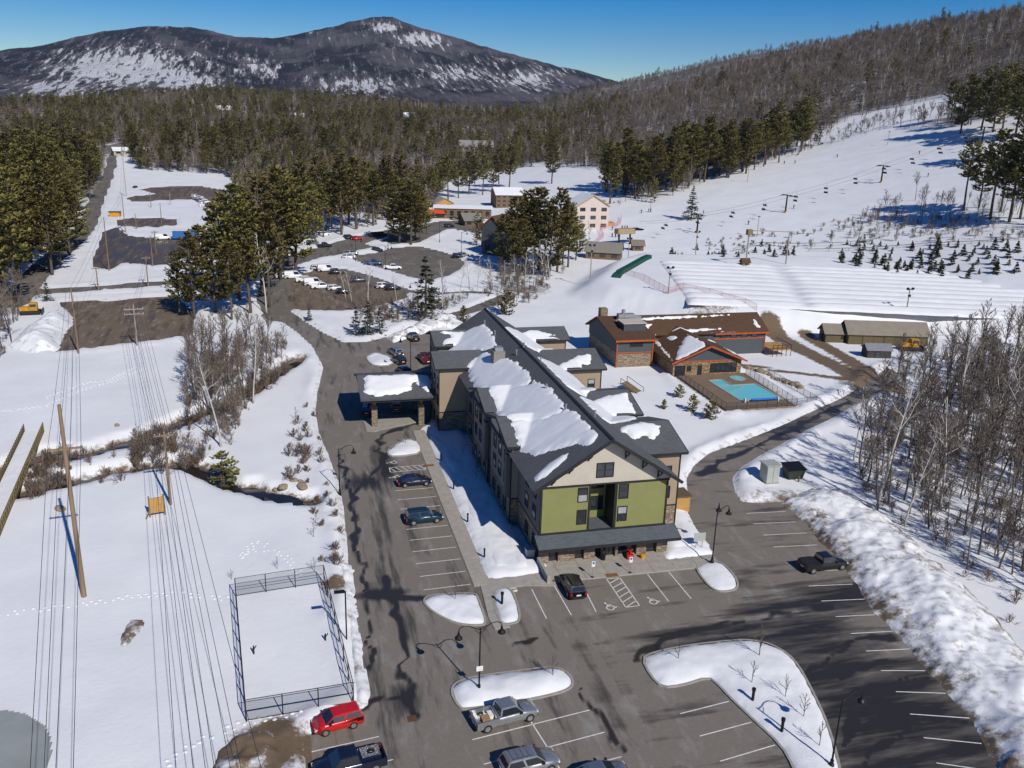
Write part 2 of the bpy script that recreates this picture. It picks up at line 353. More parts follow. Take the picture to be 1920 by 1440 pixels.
# ------------------------------------------------------------------ snow, ground and mountain materials
def snow_material(name, dirty=False, wood=False):
    m, N, L, B = nodes(name); tc = N.new('ShaderNodeTexCoord').outputs['Object']
    big = noise_node(N, L, .09, 3, .6, tc); fine = noise_node(N, L, 1.6, 4, .7, tc)
    col = mix(N, L, ramp(N, L, big.outputs[0], [(.3, 0.), (.75, 1.)]).outputs[0], (.73, .735, .745), (.83, .83, .83))
    if dirty:
        at = N.new('ShaderNodeAttribute'); at.attribute_name = 'dirt'
        br = noise_node(N, L, .8, 6, .75, tc)
        mm = N.new('ShaderNodeMath'); mm.operation = 'ADD'; L.new(at.outputs['Fac'], mm.inputs[0])
        r2 = ramp(N, L, br.outputs[0], [(.25, -0.0), (.75, 1.)]); m2 = N.new('ShaderNodeMath'); m2.operation = 'MULTIPLY_ADD'
        L.new(r2.outputs[0], m2.inputs[0]); m2.inputs[1].default_value = .7; m2.inputs[2].default_value = -.62; L.new(m2.outputs[0], mm.inputs[1])
        rr = ramp(N, L, mm.outputs[0], [(.05, 0.), (.35, 1.)])
        dcol = mix(N, L, fine.outputs[0], (.10, .068, .04), (.22, .16, .10))
        col = mix(N, L, rr.outputs[0], col, dcol)
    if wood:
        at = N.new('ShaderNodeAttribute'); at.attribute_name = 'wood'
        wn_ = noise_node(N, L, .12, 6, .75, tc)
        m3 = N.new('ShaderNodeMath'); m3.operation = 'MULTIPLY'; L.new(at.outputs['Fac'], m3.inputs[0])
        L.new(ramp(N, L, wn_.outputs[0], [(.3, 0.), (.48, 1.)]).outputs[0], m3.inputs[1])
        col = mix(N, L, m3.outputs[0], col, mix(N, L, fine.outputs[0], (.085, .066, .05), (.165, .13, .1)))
    L.new(col, B.inputs['Base Color']); B.inputs['Roughness'].default_value = .65; B.inputs['Specular IOR Level'].default_value = .25
    ad = N.new('ShaderNodeMath'); ad.operation = 'MULTIPLY_ADD'; L.new(big.outputs[0], ad.inputs[0]); ad.inputs[1].default_value = 3.0; L.new(fine.outputs[0], ad.inputs[2])
    bump(N, L, B, ad.outputs[0], .2, .2)
    MATS[name] = m; return m
SNOW_G = snow_material('ground_snow', True, True); SNOW = snow_material('clean_snow')
SNOW_D = snow_material('bank_snow', True)
# ground sheet: polar grid round the camera, fine in view
A_ = np.concatenate([np.radians(np.arange(-180, -34, 6.)), np.radians(np.arange(-34, 66, .22)), np.radians(np.arange(66, 180.1, 6.))])
A_ = A_  # azimuth from +Y, clockwise
R_ = [6.0]
while R_[-1] < 2700: R_.append(R_[-1]*1.0105+.02)
R_ = np.array(R_); AA, RRg = np.meshgrid(A_, R_)
GX, GY = RRg*np.sin(AA), RRg*np.cos(AA)
GH = terrain(GX, GY); GH, near, aa, cc = site(GX, GY, GH)
PAVE = np.full(GX.shape, -50.); PAVE[near] = aa
dirt = np.zeros(GX.shape); dd = np.zeros(near.sum())
dd = np.maximum(dd, .75*sm(1-(cc-1.0)/1.8)*(aa < -1))
for tr, wd in ((TRACK1, 2.6), (TRACK2, 2.0), (TRACK3, 1.0)): dd = np.maximum(dd, .95*sm(1.5-pdist(GX[near], GY[near], tr)/wd))
dd = np.maximum(dd, .34*np.exp(-((-aa-.7)/1.0)**2))
for c_, rr_, v_ in ((P(1500, 960), 9, .55), (P(1640, 725), 8, .8), (P(1330, 606), 9, .5), (P(510, 1405), 4.5, .8), (P(630, 1100), 2.2, .7), (P(985, 545), 10, .55), (P(720, 640), 7, .3)):
    dd = np.maximum(dd, v_*sm(1.3-np.hypot(GX[near]-c_[0], GY[near]-c_[1])/rr_))
dirt[near] = dd
OPEN = [[(1150, 480), (1085, 450), (1085, 352), (1140, 345), (1180, 372), (1230, 385), (1300, 352), (1400, 318), (1480, 292), (1560, 264), (1640, 248), (1700, 238), (1790, 242), (1960, 200), (1960, 530), (1200, 520)], [(1470, 285), (1600, 222), (1790, 180), (1810, 205), (1640, 246)], [(800, 420), (840, 345), (1000, 312), (1160, 320), (1150, 460), (850, 460)], [(520, 500), (620, 440), (860, 400), (900, 520), (600, 610)], [(150, 560), (185, 430), (205, 300), (235, 295), (260, 320), (430, 330), (440, 420), (330, 560)]]
def pxof(x, y, z):
    dx, dy, dz = x, y, z-CAM_H; zc = dx*fw[0]+dy*fw[1]+dz*fw[2]; zc = np.where(zc < 1, 1e9, zc)
    return 960+FPX*(dx*rt[0]+dy*rt[1]+dz*rt[2])/zc, 720-FPX*(dx*up[0]+dy*up[1]+dz*up[2])/zc
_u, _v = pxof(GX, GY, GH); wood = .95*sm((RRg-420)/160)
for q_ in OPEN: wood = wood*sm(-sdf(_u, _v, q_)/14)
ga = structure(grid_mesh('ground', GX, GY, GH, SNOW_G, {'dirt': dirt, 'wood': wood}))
# mountains
def mountain_mat():
    m, N, L, B = nodes('mountain_forest'); tc = N.new('ShaderNodeTexCoord').outputs['Object']
    at = N.new('ShaderNodeAttribute'); at.attribute_name = 'pale'
    n1 = noise_node(N, L, .03, 6, .75, tc, (1.3, .22, .3)); n2 = noise_node(N, L, .0035, 5, .6, tc)
    dark = mix(N, L, n1.outputs[0], (.006, .009, .012), (.034, .034, .04))
    hard = mix(N, L, n1.outputs[0], (.07, .06, .063), (.21, .19, .195))
    base = mix(N, L, ramp(N, L, n2.outputs[0], [(.46, 0.), (.62, .7)]).outputs[0], dark, hard)
    mm = N.new('ShaderNodeMath'); mm.operation = 'MULTIPLY_ADD'; L.new(n1.outputs[0], mm.inputs[0]); mm.inputs[1].default_value = 3.6; mm.inputs[2].default_value = -1.8
    m4 = N.new('ShaderNodeMath'); m4.operation = 'ADD'; L.new(mm.outputs[0], m4.inputs[0]); L.new(at.outputs['Fac'], m4.inputs[1])
    r1 = ramp(N, L, m4.outputs[0], [(.25, 0.), (.5, 1.)]); r2 = ramp(N, L, m4.outputs[0], [(.62, 0.), (.72, 1.)])
    col = mix(N, L, r1.outputs[0], base, hard); col = mix(N, L, r2.outputs[0], col, (.62, .62, .64))
    L.new(col, B.inputs['Base Color']); B.inputs['Roughness'].default_value = .95; B.inputs['Specular IOR Level'].default_value = 0
    bump(N, L, B, n1.outputs[0], 1.0, 22.0); return m
MR = np.concatenate([np.linspace(2300, 5000, 170), np.linspace(5040, 8200, 40)]); MA = np.radians(np.arange(-62, 72, .11))
AA, RRm = np.meshgrid(MA, MR); X, Y = RRm*np.sin(AA), RRm*np.cos(AA)
Hm = np.maximum(CAM_H+5000*np.interp(AA, *MT)-4, 0)
g = np.clip((RRm-2500)/2500, 0, 1); g = g*g*(1.6-.6*g)
rel = (np.abs(fbm(X/900, Y/900, 5, 31)-.5)*2)
Hh = Hm*g*(1-.6*rel*np.clip((1-g)*3, 0, 1)*(g > 0))-np.maximum(0, RRm-5050)*.25-30*(RRm < 2500)+(fbm(X/60, Y/60, 3, 41)-.5)*16*np.clip(g*4, 0, 1)
pale = np.zeros(X.shape)
def pxof(x, y, z):
    dx, dy, dz = x, y, z-CAM_H; zc = dx*fw[0]+dy*fw[1]+dz*fw[2]
    return 960+FPX*(dx*rt[0]+dy*rt[1]+dz*rt[2])/zc, 720-FPX*(dx*up[0]+dy*up[1]+dz*up[2])/zc
U_, V_ = pxof(X, Y, Hh)
for cx, cy, sx, sy, k in ((235, 128, 150, 42, 1.05), (340, 150, 110, 26, .85), (110, 165, 110, 20, .85), (480, 130, 60, 26, .6), (720, 52, 34, 14, .85), (790, 74, 60, 16, .85), (670, 160, 110, 24, .75), (860, 140, 90, 30, .6), (1000, 150, 80, 24, .75), (960, 110, 60, 14, .3), (600, 75, 60, 10, .25), (310, 49, 40, 4, .45)):
    pale = np.maximum(pale, k*np.exp(-((U_-cx)/sx)**2-((V_-cy)/sy)**2))
structure(grid_mesh('mountains', X, Y, Hh, mountain_mat(), {'pale': pale}))
# ------------------------------------------------------------------ paving
def paving_mat(name, dry, wet, brown=0.0):
    m, N, L, B = nodes(name); tc = N.new('ShaderNodeTexCoord').outputs['Object']
    at = N.new('ShaderNodeAttribute'); at.attribute_name = 'wet'
    n1y = noise_node(N, L, .55, 4, .65, tc, (1.0, .12, 1)); n1x = noise_node(N, L, .45, 4, .65, tc, (.16, 1.0, 1)); sx = N.new('ShaderNodeSeparateXYZ'); L.new(tc, sx.inputs[0]); mr = N.new('ShaderNodeMapRange'); mr.inputs[1].default_value = 22; mr.inputs[2].default_value = 32; L.new(sx.outputs[0], mr.inputs[0]); nm_ = N.new('ShaderNodeMix'); L.new(mr.outputs[0], nm_.inputs[0]); L.new(n1y.outputs[0], nm_.inputs[2]); L.new(n1x.outputs[0], nm_.inputs[3]); n1 = nm_; n2 = noise_node(N, L, 3.0, 4, .7, tc)
    mm = N.new('ShaderNodeMath'); mm.operation = 'MULTIPLY_ADD'; L.new(n1.outputs[0], mm.inputs[0]); mm.inputs[1].default_value = 1.7; mm.inputs[2].default_value = -.9
    m2 = N.new('ShaderNodeMath'); m2.operation = 'ADD'; L.new(mm.outputs[0], m2.inputs[0]); L.new(at.outputs['Fac'], m2.inputs[1])
    wr = ramp(N, L, m2.outputs[0], [(.1, 0.), (.26, .55), (.5, 1.)])
    d = mix(N, L, n2.outputs[0], tuple(c*.8 for c in dry), tuple(c*1.2 for c in dry))
    n3 = noise_node(N, L, .5, 5, .7, tc, (1, .35, 1)); sl = ramp(N, L, n3.outputs[0], [(.52, 0.), (.7, .6)])
    d = mix(N, L, sl.outputs[0], d, (.3, .285, .26))     # dried salt
    L.new(mix(N, L, wr.outputs[0], d, wet), B.inputs['Base Color'])
    rr = N.new('ShaderNodeMapRange'); L.new(wr.outputs[0], rr.inputs[0]); rr.inputs[3].default_value = .85; rr.inputs[4].default_value = .42
    L.new(rr.outputs[0], B.inputs['Roughness']); B.inputs['Specular IOR Level'].default_value = .35
    bump(N, L, B, n2.outputs[0], .25, .03); MATS[name] = m; return m
ASPH = paving_mat('asphalt', (.19, .165, .138), (.03, .027, .024)); GRAV = paving_mat('gravel_dirt', (.16, .118, .078), (.075, .055, .038))
ROADM = paving_mat('road_asphalt', (.15, .13, .107), (.06, .052, .045))
def sheet(name, poly, mat, z, cell=.7, grow=.8, wetf=None, line=None, hw=0):
    p = np.array(line if line is not None else poly); e = (hw if line is not None else 0)+grow+cell
    xs = np.arange(p[:, 0].min()-e, p[:, 0].max()+e, cell); ys = np.arange(p[:, 1].min()-e, p[:, 1].max()+e, cell)
    X, Y = np.meshgrid(xs, ys); sd = sdf(X, Y, poly) if line is None else hw-pdist(X, Y, line)
    wet = wetf(X, Y) if wetf else np.full(X.shape, .1)
    return structure(grid_mesh(name, X, Y, terrain(X, Y, False)+z, mat, {'wet': wet}, keep=sd > -grow))
def gauss(X, Y, c, sx, sy, rot=0):
    dx, dy = X-c[0], Y-c[1]; cs, sn = math.cos(rot), math.sin(rot)
    return np.exp(-((dx*cs+dy*sn)/sx)**2-((-dx*sn+dy*cs)/sy)**2)
def lot_wet(X, Y):
    wv = np.full(X.shape, .08)
    for q, sx, sy, v in ((P(1560, 1250), 9, 13, .55), (P(1700, 1330), 8, 12, .6), (P(1560, 1120), 12, 3.0, .62), (P(1380, 1180), 10, 2.5, .5), (P(720, 880), 2.2, 9, .5), (P(690, 905), 2.5, 3, .6),
                         (P(700, 1115), 4.5, 1.1, .7), (P(760, 1310), 1.6, 2.6, .6), (P(705, 1000), 2.2, 14, .3), (P(1150, 1350), 1, 8, .3), (P(1430, 800), 22, 6, .4), (P(760, 840), 4, 1.2, .5),
                         (P(1690, 1420), 12, 8, .5), (P(640, 680), 3, 12, .0), (P(820, 1000), 4, 12, .12)):
        wv = np.maximum(wv, v*gauss(X, Y, q, sx, sy))
    return wv
MELT = [(smooth_line(pp(zf, l)), w_) for zf, l, w_ in ((Z5, [(430, 60), (480, 200), (500, 300), (530, 420), (550, 560), (560, 640), (585, 740), (610, 855)], .55), (Z5, [(330, 830), (390, 780), (480, 765), (580, 745)], .5), (Z5, [(410, 215), (520, 235), (650, 245)], .8),
    (Z5, [(1460, 690), (1500, 740), (1560, 800), (1640, 930), (1710, 1040)], .35), (Z1, [(560, 610), (480, 640), (400, 660), (380, 740), (430, 760), (330, 900), (260, 970)], .9), (Z1, [(200, 760), (240, 900), (270, 1100), (290, 1300)], .6), (Z5, [(330, 40), (340, 200), (370, 420), (380, 640)], .5), (Z6, [(100, 790), (200, 720), (420, 640), (700, 600), (1000, 560)], .8), (Z6, [(1050, 900), (1200, 820), (1300, 800)], .7), (Z6, [(900, 860), (1050, 760), (1150, 700), (1300, 690)], .7), (Z6, [(1060, 1180), (1200, 1020), (1350, 900), (1450, 880)], .7), (Z6, [(1150, 1300), (1300, 1150), (1500, 1080), (1640, 1100)], .7), (Z2, [(640, 900), (760, 830), (960, 740), (1200, 630), (1400, 530)], 1.6), (Z5, [(1130, 490), (1180, 465), (1250, 455)], .4))]
_lw = lot_wet
def lot_wet(X, Y):
    wv = _lw(X, Y)
    for l, w_ in MELT: wv = np.maximum(wv, .8*np.exp(-(pdist(X+1.2*(vnoise(X/1.5, Y/1.5, 8)-.5), Y+1.2*(vnoise(X/1.5, Y/1.5, 9)-.5), l)/(w_*(.12+.95*vnoise(X/1.8, Y/1.8, 5)**1.5)))**2))
    return wv
lot = sheet('parking_lot', ASPHALT, ASPH, 0.0, .34, .9, lot_wet)
for i, q in enumerate(DIRT): sheet('gravel_lot', q, GRAV, .004*i, 1.2, 1.0, lambda X, Y, i=i: np.full(X.shape, (.15, .42, .3, .25, .15)[i]))
sheet('asphalt_lot', LOT_FAR, ROADM, .024, 1.2, 1.0)
for i, (ln, hw, k) in enumerate(LANES): sheet('road', None, ROADM, .03+.004*i, 1.3, 1.0, None, ln, hw)
# creek water
WATER = M('creek_water', (.02, .016, .012), .12, .3, .5, spec=.5)
for ln in (CREEK1, CREEK2):
    p = np.array(ln); mb = MB(); n = len(p)
    d = np.gradient(p, axis=0); nn = np.stack([-d[:, 1], d[:, 0]], 1); nn /= np.linalg.norm(nn, axis=1)[:, None]
    mb.add([(*(p[i]+nn[i]*2.6), -.95) for i in range(n)]+[(*(p[i]-nn[i]*2.6), -.95) for i in range(n)], [(i, i+1, n+i+1, n+i) for i in range(n-1)])
    structure(mb.build('creek_water', WATER))
mb = MB(); pts = smooth_poly(pp(Z7, [(1425, 1132), (1500, 1128), (1600, 1140), (1672, 1178), (1600, 1198), (1540, 1190), (1480, 1165)]), 2); mb.prism(pts, -.6, .17); structure(mb.build('creek_pool', WATER))
# painted markings: pieces of the lot
PAINT = M('white_paint', (.72, .71, .68), .7, .25, 3)
def pline(a, b, wd=.11, z=.012):
    a = np.array(a[:2]); b = np.array(b[:2]); d = (b-a)/np.linalg.norm(b-a); n = np.array((-d[1], d[0]))*wd/2
    mb = MB(); mb.add([(*(a+n), z), (*(a-n), z), (*(b-n), z), (*(b+n), z)], [(0, 1, 2, 3)]); return mb.build('stall_line', PAINT, lot)
for k in range(10):
    if k != 6: pline((12.5, 83.6+2.905*k), (17.7, 83.8+2.905*k))
for zf, segs in ((Z3, [((205, 1170), (305, 1368)), ((360, 1150), (473, 1345)), ((560, 1165), (640, 1322)), ((987, 1070), (1130, 1252)), ((1130, 1052), (1280, 1233))]),
    (Z6, [((605, 108), (790, 98)), ((638, 157), (838, 148)), ((685, 211), (890, 200)), ((733, 267), (940, 257)), ((880, 385), (1050, 375)), ((900, 452), (1108, 443)), ((960, 523), (1165, 514)), ((1028, 597), (1212, 588)), ((1100, 677), (1300, 666)),
          ((1172, 760), (1380, 750)), ((1242, 852), (1450, 853)), ((1313, 952), (1548, 960)), ((1380, 1058), (1665, 1078)), ((1445, 1170), (1718, 1198)), ((1505, 1290), (1780, 1330)), ((290, 1057), (522, 998)), ((383, 1163), (628, 1097)), ((480, 1282), (740, 1205))]),
    (Z5, [((65, 1045), (425, 963)), ((100, 1180), (500, 1085)), ((920, 980), (1540, 823)), ((980, 1110), (1620, 940)), ((1215, 860), (1310, 1010)), ((1330, 1165), (1710, 1070)), ((1310, 1010), (1420, 1200))])):
    for a, b in segs: pline(P(*zf(*a)), P(*zf(*b)))
def hatch(c):                                           # c: four world corners a-b along, d-c along
    a, b, c2, d = [np.array(q[:2]) for q in c]
    for s, e in ((a, b), (b, c2), (c2, d), (d, a)): pline(s, e)
    n = 6
    for i in range(n):
        t0 = i/n; t1 = min(1, (i+1.0)/n); pline(a+(b-a)*t1, d+(c2-d)*t0)
hatch([P(*Z3(710, 1100)), P(*Z3(840, 1292)), P(*Z3(933, 1280)), P(*Z3(800, 1092))])
hatch([(12.6, 116.2), (17.7, 116.4), (17.7, 118.1), (12.6, 117.9)])
def wheelchair(c, s, rz):
    mb = MB(); q = []
    def stroke(pts, w_=.12):
        for i in range(len(pts)-1):
            a = np.array(pts[i]); b = np.array(pts[i+1]); d = (b-a)/np.linalg.norm(b-a); n = np.array((-d[1], d[0]))*w_/2; a = a-d*w_*.3; b = b+d*w_*.3
            mb.add([(*(a+n), .0002*len(mb.f)), (*(a-n), .0002*len(mb.f)), (*(b-n), .0002*len(mb.f)), (*(b+n), .0002*len(mb.f))], [(0, 1, 2, 3)])
    stroke([(.42*math.cos(t)-.1, .42*math.sin(t)-.25) for t in np.linspace(math.radians(100), math.radians(345), 12)])
    stroke([(-.12, .62), (-.08, .1), (.3, .08), (.5, -.4), (.68, -.34)]); stroke([(-.1, .33), (.25, .33)])
    mb.lathe((-.13, .82, 0), [(.13, 0), (.13, .002)], 10)
    o = mb.build('wheelchair_symbol', PAINT); o.parent = lot; o.location = (c[0], c[1], .014); o.rotation_euler = (0, 0, rz); o.scale = (s, s, 1)
for q, rz in ((P(*Z3(733, 1287)), .2), (P(*Z3(1023, 1248)), .2), ((13.3, 119.8), 1.57), ((13.1, 114.4), 1.57)): wheelchair(q, .95, rz)
# drains and tactile mats
IRON = M('rusty_iron', (.12, .06, .03), .8)
for q in (P(*Z5(600, 868)),): structure(MB().box(q[0]-.4, q[1]-.4, .0, q[0]+.4, q[1]+.4, .02).build('drain_grate', IRON))
# ------------------------------------------------------------------ sidewalks of separate slabs
CONC = M('concrete', (.36, .33, .285), .85, .18, 1.2, .2); KERB = M('kerb_concrete', (.33, .31, .27), .85, .2, 1.5)
walk = structure(MB().box(17.95, 83.2, -.1, 19.9, 131.6, .07).build('sidewalk', KERB))
y = 83.25
while y < 131:
    x0 = 18.12-(y-84)*.0; MB().box(18.0, y, .07, 19.85, y+1.5, .125).build('slab', CONC, walk); y += 1.53
plaza = structure(MB().box(25.2, 82.3, -.1, 47.2, 87.6, .05).build('plaza', KERB))
for i, x in enumerate(np.arange(25.25, 46.5, 2.72)):
    for y0, y1 in ((82.35, 84.1), (84.13, 87.5)):
        if x > 41.5 and y1 > 85: continue
        MB().box(x, y0, .05, x+2.69, y1, .12).build('slab', CONC, plaza)
path = structure(MB().prism(pp(Z1, [(880, 1380), (930, 1362), (1090, 1350), (1225, 1320), (1255, 1400), (1100, 1398), (960, 1420), (985, 1560), (1030, 1600), (955, 1612), (925, 1560)]), -.1, .1).build('footpath', CONC))
for q in ((P(*Z3(745, 1080))), P(*Z1(634, 815))): structure(MB().box(q[0]-.7, q[1]-.35, .12, q[0]+.7, q[1]+.35, .135).build('tactile_mat', M('tactile_rust', (.22, .1, .035), .8)))
MB().box(26.0, 82.2, 0, 26.35, 86.6, 1.0).build('retaining_wall', CONC, None)['kind'] = 'structure'
# ------------------------------------------------------------------ snow heaps
def blob(name, poly, hgt, cell=.3, soft=.7, lump=.35, lscale=1.5, mat=None, dirt=0.0, label=None, cat='snow', z0=0.0, grow=.15, seed=0, edge=1.0):
    p = np.array(poly); xs = np.arange(p[:, 0].min()-.5, p[:, 0].max()+.5, cell); ys = np.arange(p[:, 1].min()-.5, p[:, 1].max()+.5, cell)
    X, Y = np.meshgrid(xs, ys); sd = sdf(X, Y, poly)+(fbm(X/.9, Y/.9, 3, 50+seed)-.47)*.7*min(1, soft)
    h = hgt*(1-np.exp(-np.maximum(sd, 0)/soft))*(1-lump+2*lump*fbm(X/lscale, Y/lscale, 4, 60+seed))
    h = h+(fbm(X/.5, Y/.5, 2, 63)-.5)*(.22 if hgt < 1.5 else .6)*lump*sm(sd/.5)
    h = np.where(sd <= 0, -.08, h)
    dv = dirt*(.4+1.2*fbm(X/1.3, Y/1.3, 3, 66+seed))*(edge+(1-edge)*np.exp(-np.maximum(sd, 0)/1.6))
    o = grid_mesh(name, X, Y, h+z0, mat or SNOW_D, {'dirt': dv}, keep=sd > -grow)
    o['kind'] = 'stuff'
    if label: tag(o, label, cat)
    return o
def island(poly, label, hgt=.55, n=2, kerb=True, **k):
    q = smooth_poly(poly, n)
    if kerb:
        c = np.mean(q, axis=0); a = np.array(q); d = np.roll(a, -1, 0)-np.roll(a, 1, 0); nn = np.stack([d[:, 1], -d[:, 0]], 1); nn /= np.linalg.norm(nn, axis=1)[:, None]+1e-9
        ar = sum(a[i][0]*a[(i+1) % len(a)][1]-a[(i+1) % len(a)][0]*a[i][1] for i in range(len(a)))
        if ar < 0: nn = -nn
        o_ = a+nn*.12; i_ = a-nn*.1; mb = MB(); m = len(a)
        mb.add([(*q_, -.05) for q_ in o_]+[(*q_, .14) for q_ in o_]+[(*q_, .14) for q_ in i_], [(i, (i+1) % m, m+(i+1) % m, m+i) for i in range(m)]+[(m+i, m+(i+1) % m, 2*m+(i+1) % m, 2*m+i) for i in range(m)])
        structure(mb.build('kerb', KERB))
    return blob('island_snow', q, hgt, label=label, **k)
island(pp(Z5, [(800, 720), (850, 668), (1000, 640), (1200, 615), (1330, 598), (1400, 610), (1455, 665), (1440, 715), (1300, 755), (1100, 790), (900, 820), (850, 818)]), 'rounded snow heap on the lamp island behind the silver pickup', .6, seed=1)
island(pp(Z6, [(110, 800), (160, 770), (330, 735), (560, 710), (640, 712), (720, 730), (800, 775), (850, 830), (900, 920), (940, 1000), (985, 1100), (1030, 1240), (1060, 1400), (1090, 1600), (930, 1600), (830, 1314), (770, 1210), (640, 1090), (530, 985), (470, 920), (425, 885), (300, 925), (205, 935), (150, 880)]),
       'long hooked snow island with saplings between two parking rows', .5, 1, seed=2, lump=.25)
island(pp(Z3, [(1300, 1015), (1410, 985), (1480, 990), (1550, 1050), (1600, 1130), (1585, 1175), (1500, 1190), (1440, 1180), (1380, 1130)]), 'small snow covered kerb island by the tall double lamp', .4, seed=3, lump=.2)
island(pp(Z5, [(655, 245), (700, 215), (930, 205), (950, 230), (995, 360), (970, 378), (850, 372), (760, 335), (690, 290)]), 'snow covered kerb island left of the footpath', .5, seed=4)
island(pp(Z5, [(1030, 195), (1085, 175), (1130, 190), (1160, 270), (1175, 350), (1130, 368), (1070, 372), (1040, 290)]), 'snow covered kerb island right of the footpath', .5, seed=5)
island(pp(Z1, [(430, 742), (470, 710), (530, 680), (588, 700), (602, 752), (500, 768), (440, 768)]), 'snow covered island at the head of the row near the entrance canopy', .45, 1, seed=6)
island(pp(Z1, [(330, 280), (370, 262), (455, 285), (460, 325), (370, 330), (335, 305)]), 'snow heap on the island at the back lot junction', .6, 1, seed=7)
blob('snow_bank', pp(Z6, [(760, 60), (900, 0), (1050, 0), (1180, 60), (1300, 150), (1440, 280), (1620, 440), (1780, 590), (1920, 760), (2060, 900), (2300, 1200), (2250, 1500), (1850, 1420), (1740, 1230), (1670, 1090), (1560, 960), (1455, 850), (1385, 750), (1300, 660), (1215, 580), (1165, 500), (1110, 420), (1050, 330), (950, 240), (900, 170), (830, 100)]),
     1.75, .3, 1.8, .7, 4.5, dirt=.62, edge=.45, label='long lumpy ploughed snow bank along the right edge of the lot', cat='snow bank', seed=8)
blob('snow_bank', pp(Z5, [(285, 60), (300, 250), (325, 420), (350, 600), (380, 740), (370, 800), (300, 830), (285, 700), (265, 480), (240, 300), (215, 120), (150, 60), (200, 20)]), .9, .3, .7, .5, 1.2, dirt=.3, label='narrow soiled snow bank between the fenced court and the drive', cat='snow bank', seed=9)
blob('snow_bank', pp(Z4, [(1000, 1440), (1040, 1380), (1130, 1290), (1220, 1270), (1340, 1270), (1370, 1330), (1400, 1440), (1420, 1560), (950, 1560)]), 1.3, .3, 1.0, .6, 1.6, dirt=.75, label='brown dirt streaked snow heap at the bottom edge beside the lot', cat='snow bank', seed=10)
blob('bare_bank', pp(Z4, [(578, 860), (590, 800), (630, 735), (690, 735), (695, 768), (640, 830), (605, 868)]), .35, .2, .5, .8, .6, dirt=.6, label='small patch of bare earth and stones breaking through the snow field', cat='dirt', seed=17, z0=.25)
blob('dirt_patch', pp(Z4, [(1340, 1262), (1480, 1232), (1512, 1360), (1520, 1500), (1400, 1500)]), .16, .3, .3, .2, dirt=1.2, label='bare brown earth strip beside the red hatchback', cat='dirt', seed=11)
blob('snow_bank', pp(Z1, [(430, 190), (520, 165), (600, 100), (690, 85), (800, 105), (800, 150), (700, 150), (640, 160), (560, 185), (460, 215)]), 1.9, .4, 1.5, .5, 2.5, dirt=.4, label='tall sandy snow pile behind the back lot of the hotel', cat='snow bank', seed=12)
blob('snow_bank', pp(Z7, [(30, 330), (120, 240), (260, 150), (350, 115), (395, 160), (395, 200), (345, 260), (320, 340), (200, 370)]), 3.2, .6, 3, .5, 4, dirt=.3, label='high white snow pile at the edge of the brown gravel lot', cat='snow bank', seed=13)
blob('snow_bank', pp(Z1, [(640, 660), (700, 690), (860, 770), (860, 830), (960, 930), (965, 1010), (1060, 1150), (1120, 1250), (1210, 1300), (1190, 1340), (950, 1370), (905, 1350), (850, 1200), (770, 1020), (690, 820), (635, 700)]), .55, .35, .6, .3, 2.5, dirt=.06, label='snow bed between the sidewalk and the shaded hotel wall', cat='snow', seed=14)
blob('snow_bank', pp(Z3, [(1085, 935), (1150, 640), (1180, 610), (1230, 650), (1330, 780), (1400, 870), (1435, 935), (1290, 955), (1110, 975)]), .45, .3, .5, .3, 1.5, dirt=.08, label='snow bed at the right front corner of the hotel', cat='snow', seed=15)
# ------------------------------------------------------------------ building materials
def siding(name, col, pitch=.2, amt=.5):
    m, N, L, B = nodes(name); MATS[name] = m; tc = N.new('ShaderNodeTexCoord').outputs['Object']
    n = noise_node(N, L, .8, 4, .6, tc); L.new(mix(N, L, n.outputs[0], tuple(c*.86 for c in col), tuple(c*1.1 for c in col)), B.inputs['Base Color'])
    w_ = N.new('ShaderNodeTexWave'); w_.wave_type = 'BANDS'; w_.bands_direction = 'Z'; w_.wave_profile = 'SAW'; w_.inputs['Scale'].default_value = 1/pitch/ (2*math.pi)*6.283/ (2*math.pi)*2
    L.new(tc, w_.inputs[0]); bump(N, L, B, w_.outputs[0], amt, .03); B.inputs['Roughness'].default_value = .75; B.inputs['Specular IOR Level'].default_value = .2
    return m
def stone(name, c1, c2, sx=1.6, sz=4.0):
    m, N, L, B = nodes(name); MATS[name] = m; tc = N.new('ShaderNodeTexCoord').outputs['Object']
    mp = N.new('ShaderNodeMapping'); mp.inputs['Scale'].default_value = (sx, sx, sz); L.new(tc, mp.inputs[0])
    v = N.new('ShaderNodeTexVoronoi'); v.inputs['Scale'].default_value = 1.0; L.new(mp.outputs[0], v.inputs['Vector'])
    e = N.new('ShaderNodeTexVoronoi'); e.feature = 'DISTANCE_TO_EDGE'; e.inputs['Scale'].default_value = 1.0; L.new(mp.outputs[0], e.inputs['Vector'])
    sp = N.new('ShaderNodeSeparateColor'); L.new(v.outputs['Color'], sp.inputs[0])
    c = mix(N, L, sp.outputs[0], c1, c2); ed = ramp(N, L, e.outputs['Distance'], [(.0, 0.), (.09, 1.)])
    L.new(mix(N, L, ed.outputs[0], tuple(q*.45 for q in c1), c), B.inputs['Base Color']); bump(N, L, B, ed.outputs[0], .6, .04); B.inputs['Roughness'].default_value = .9
    return m
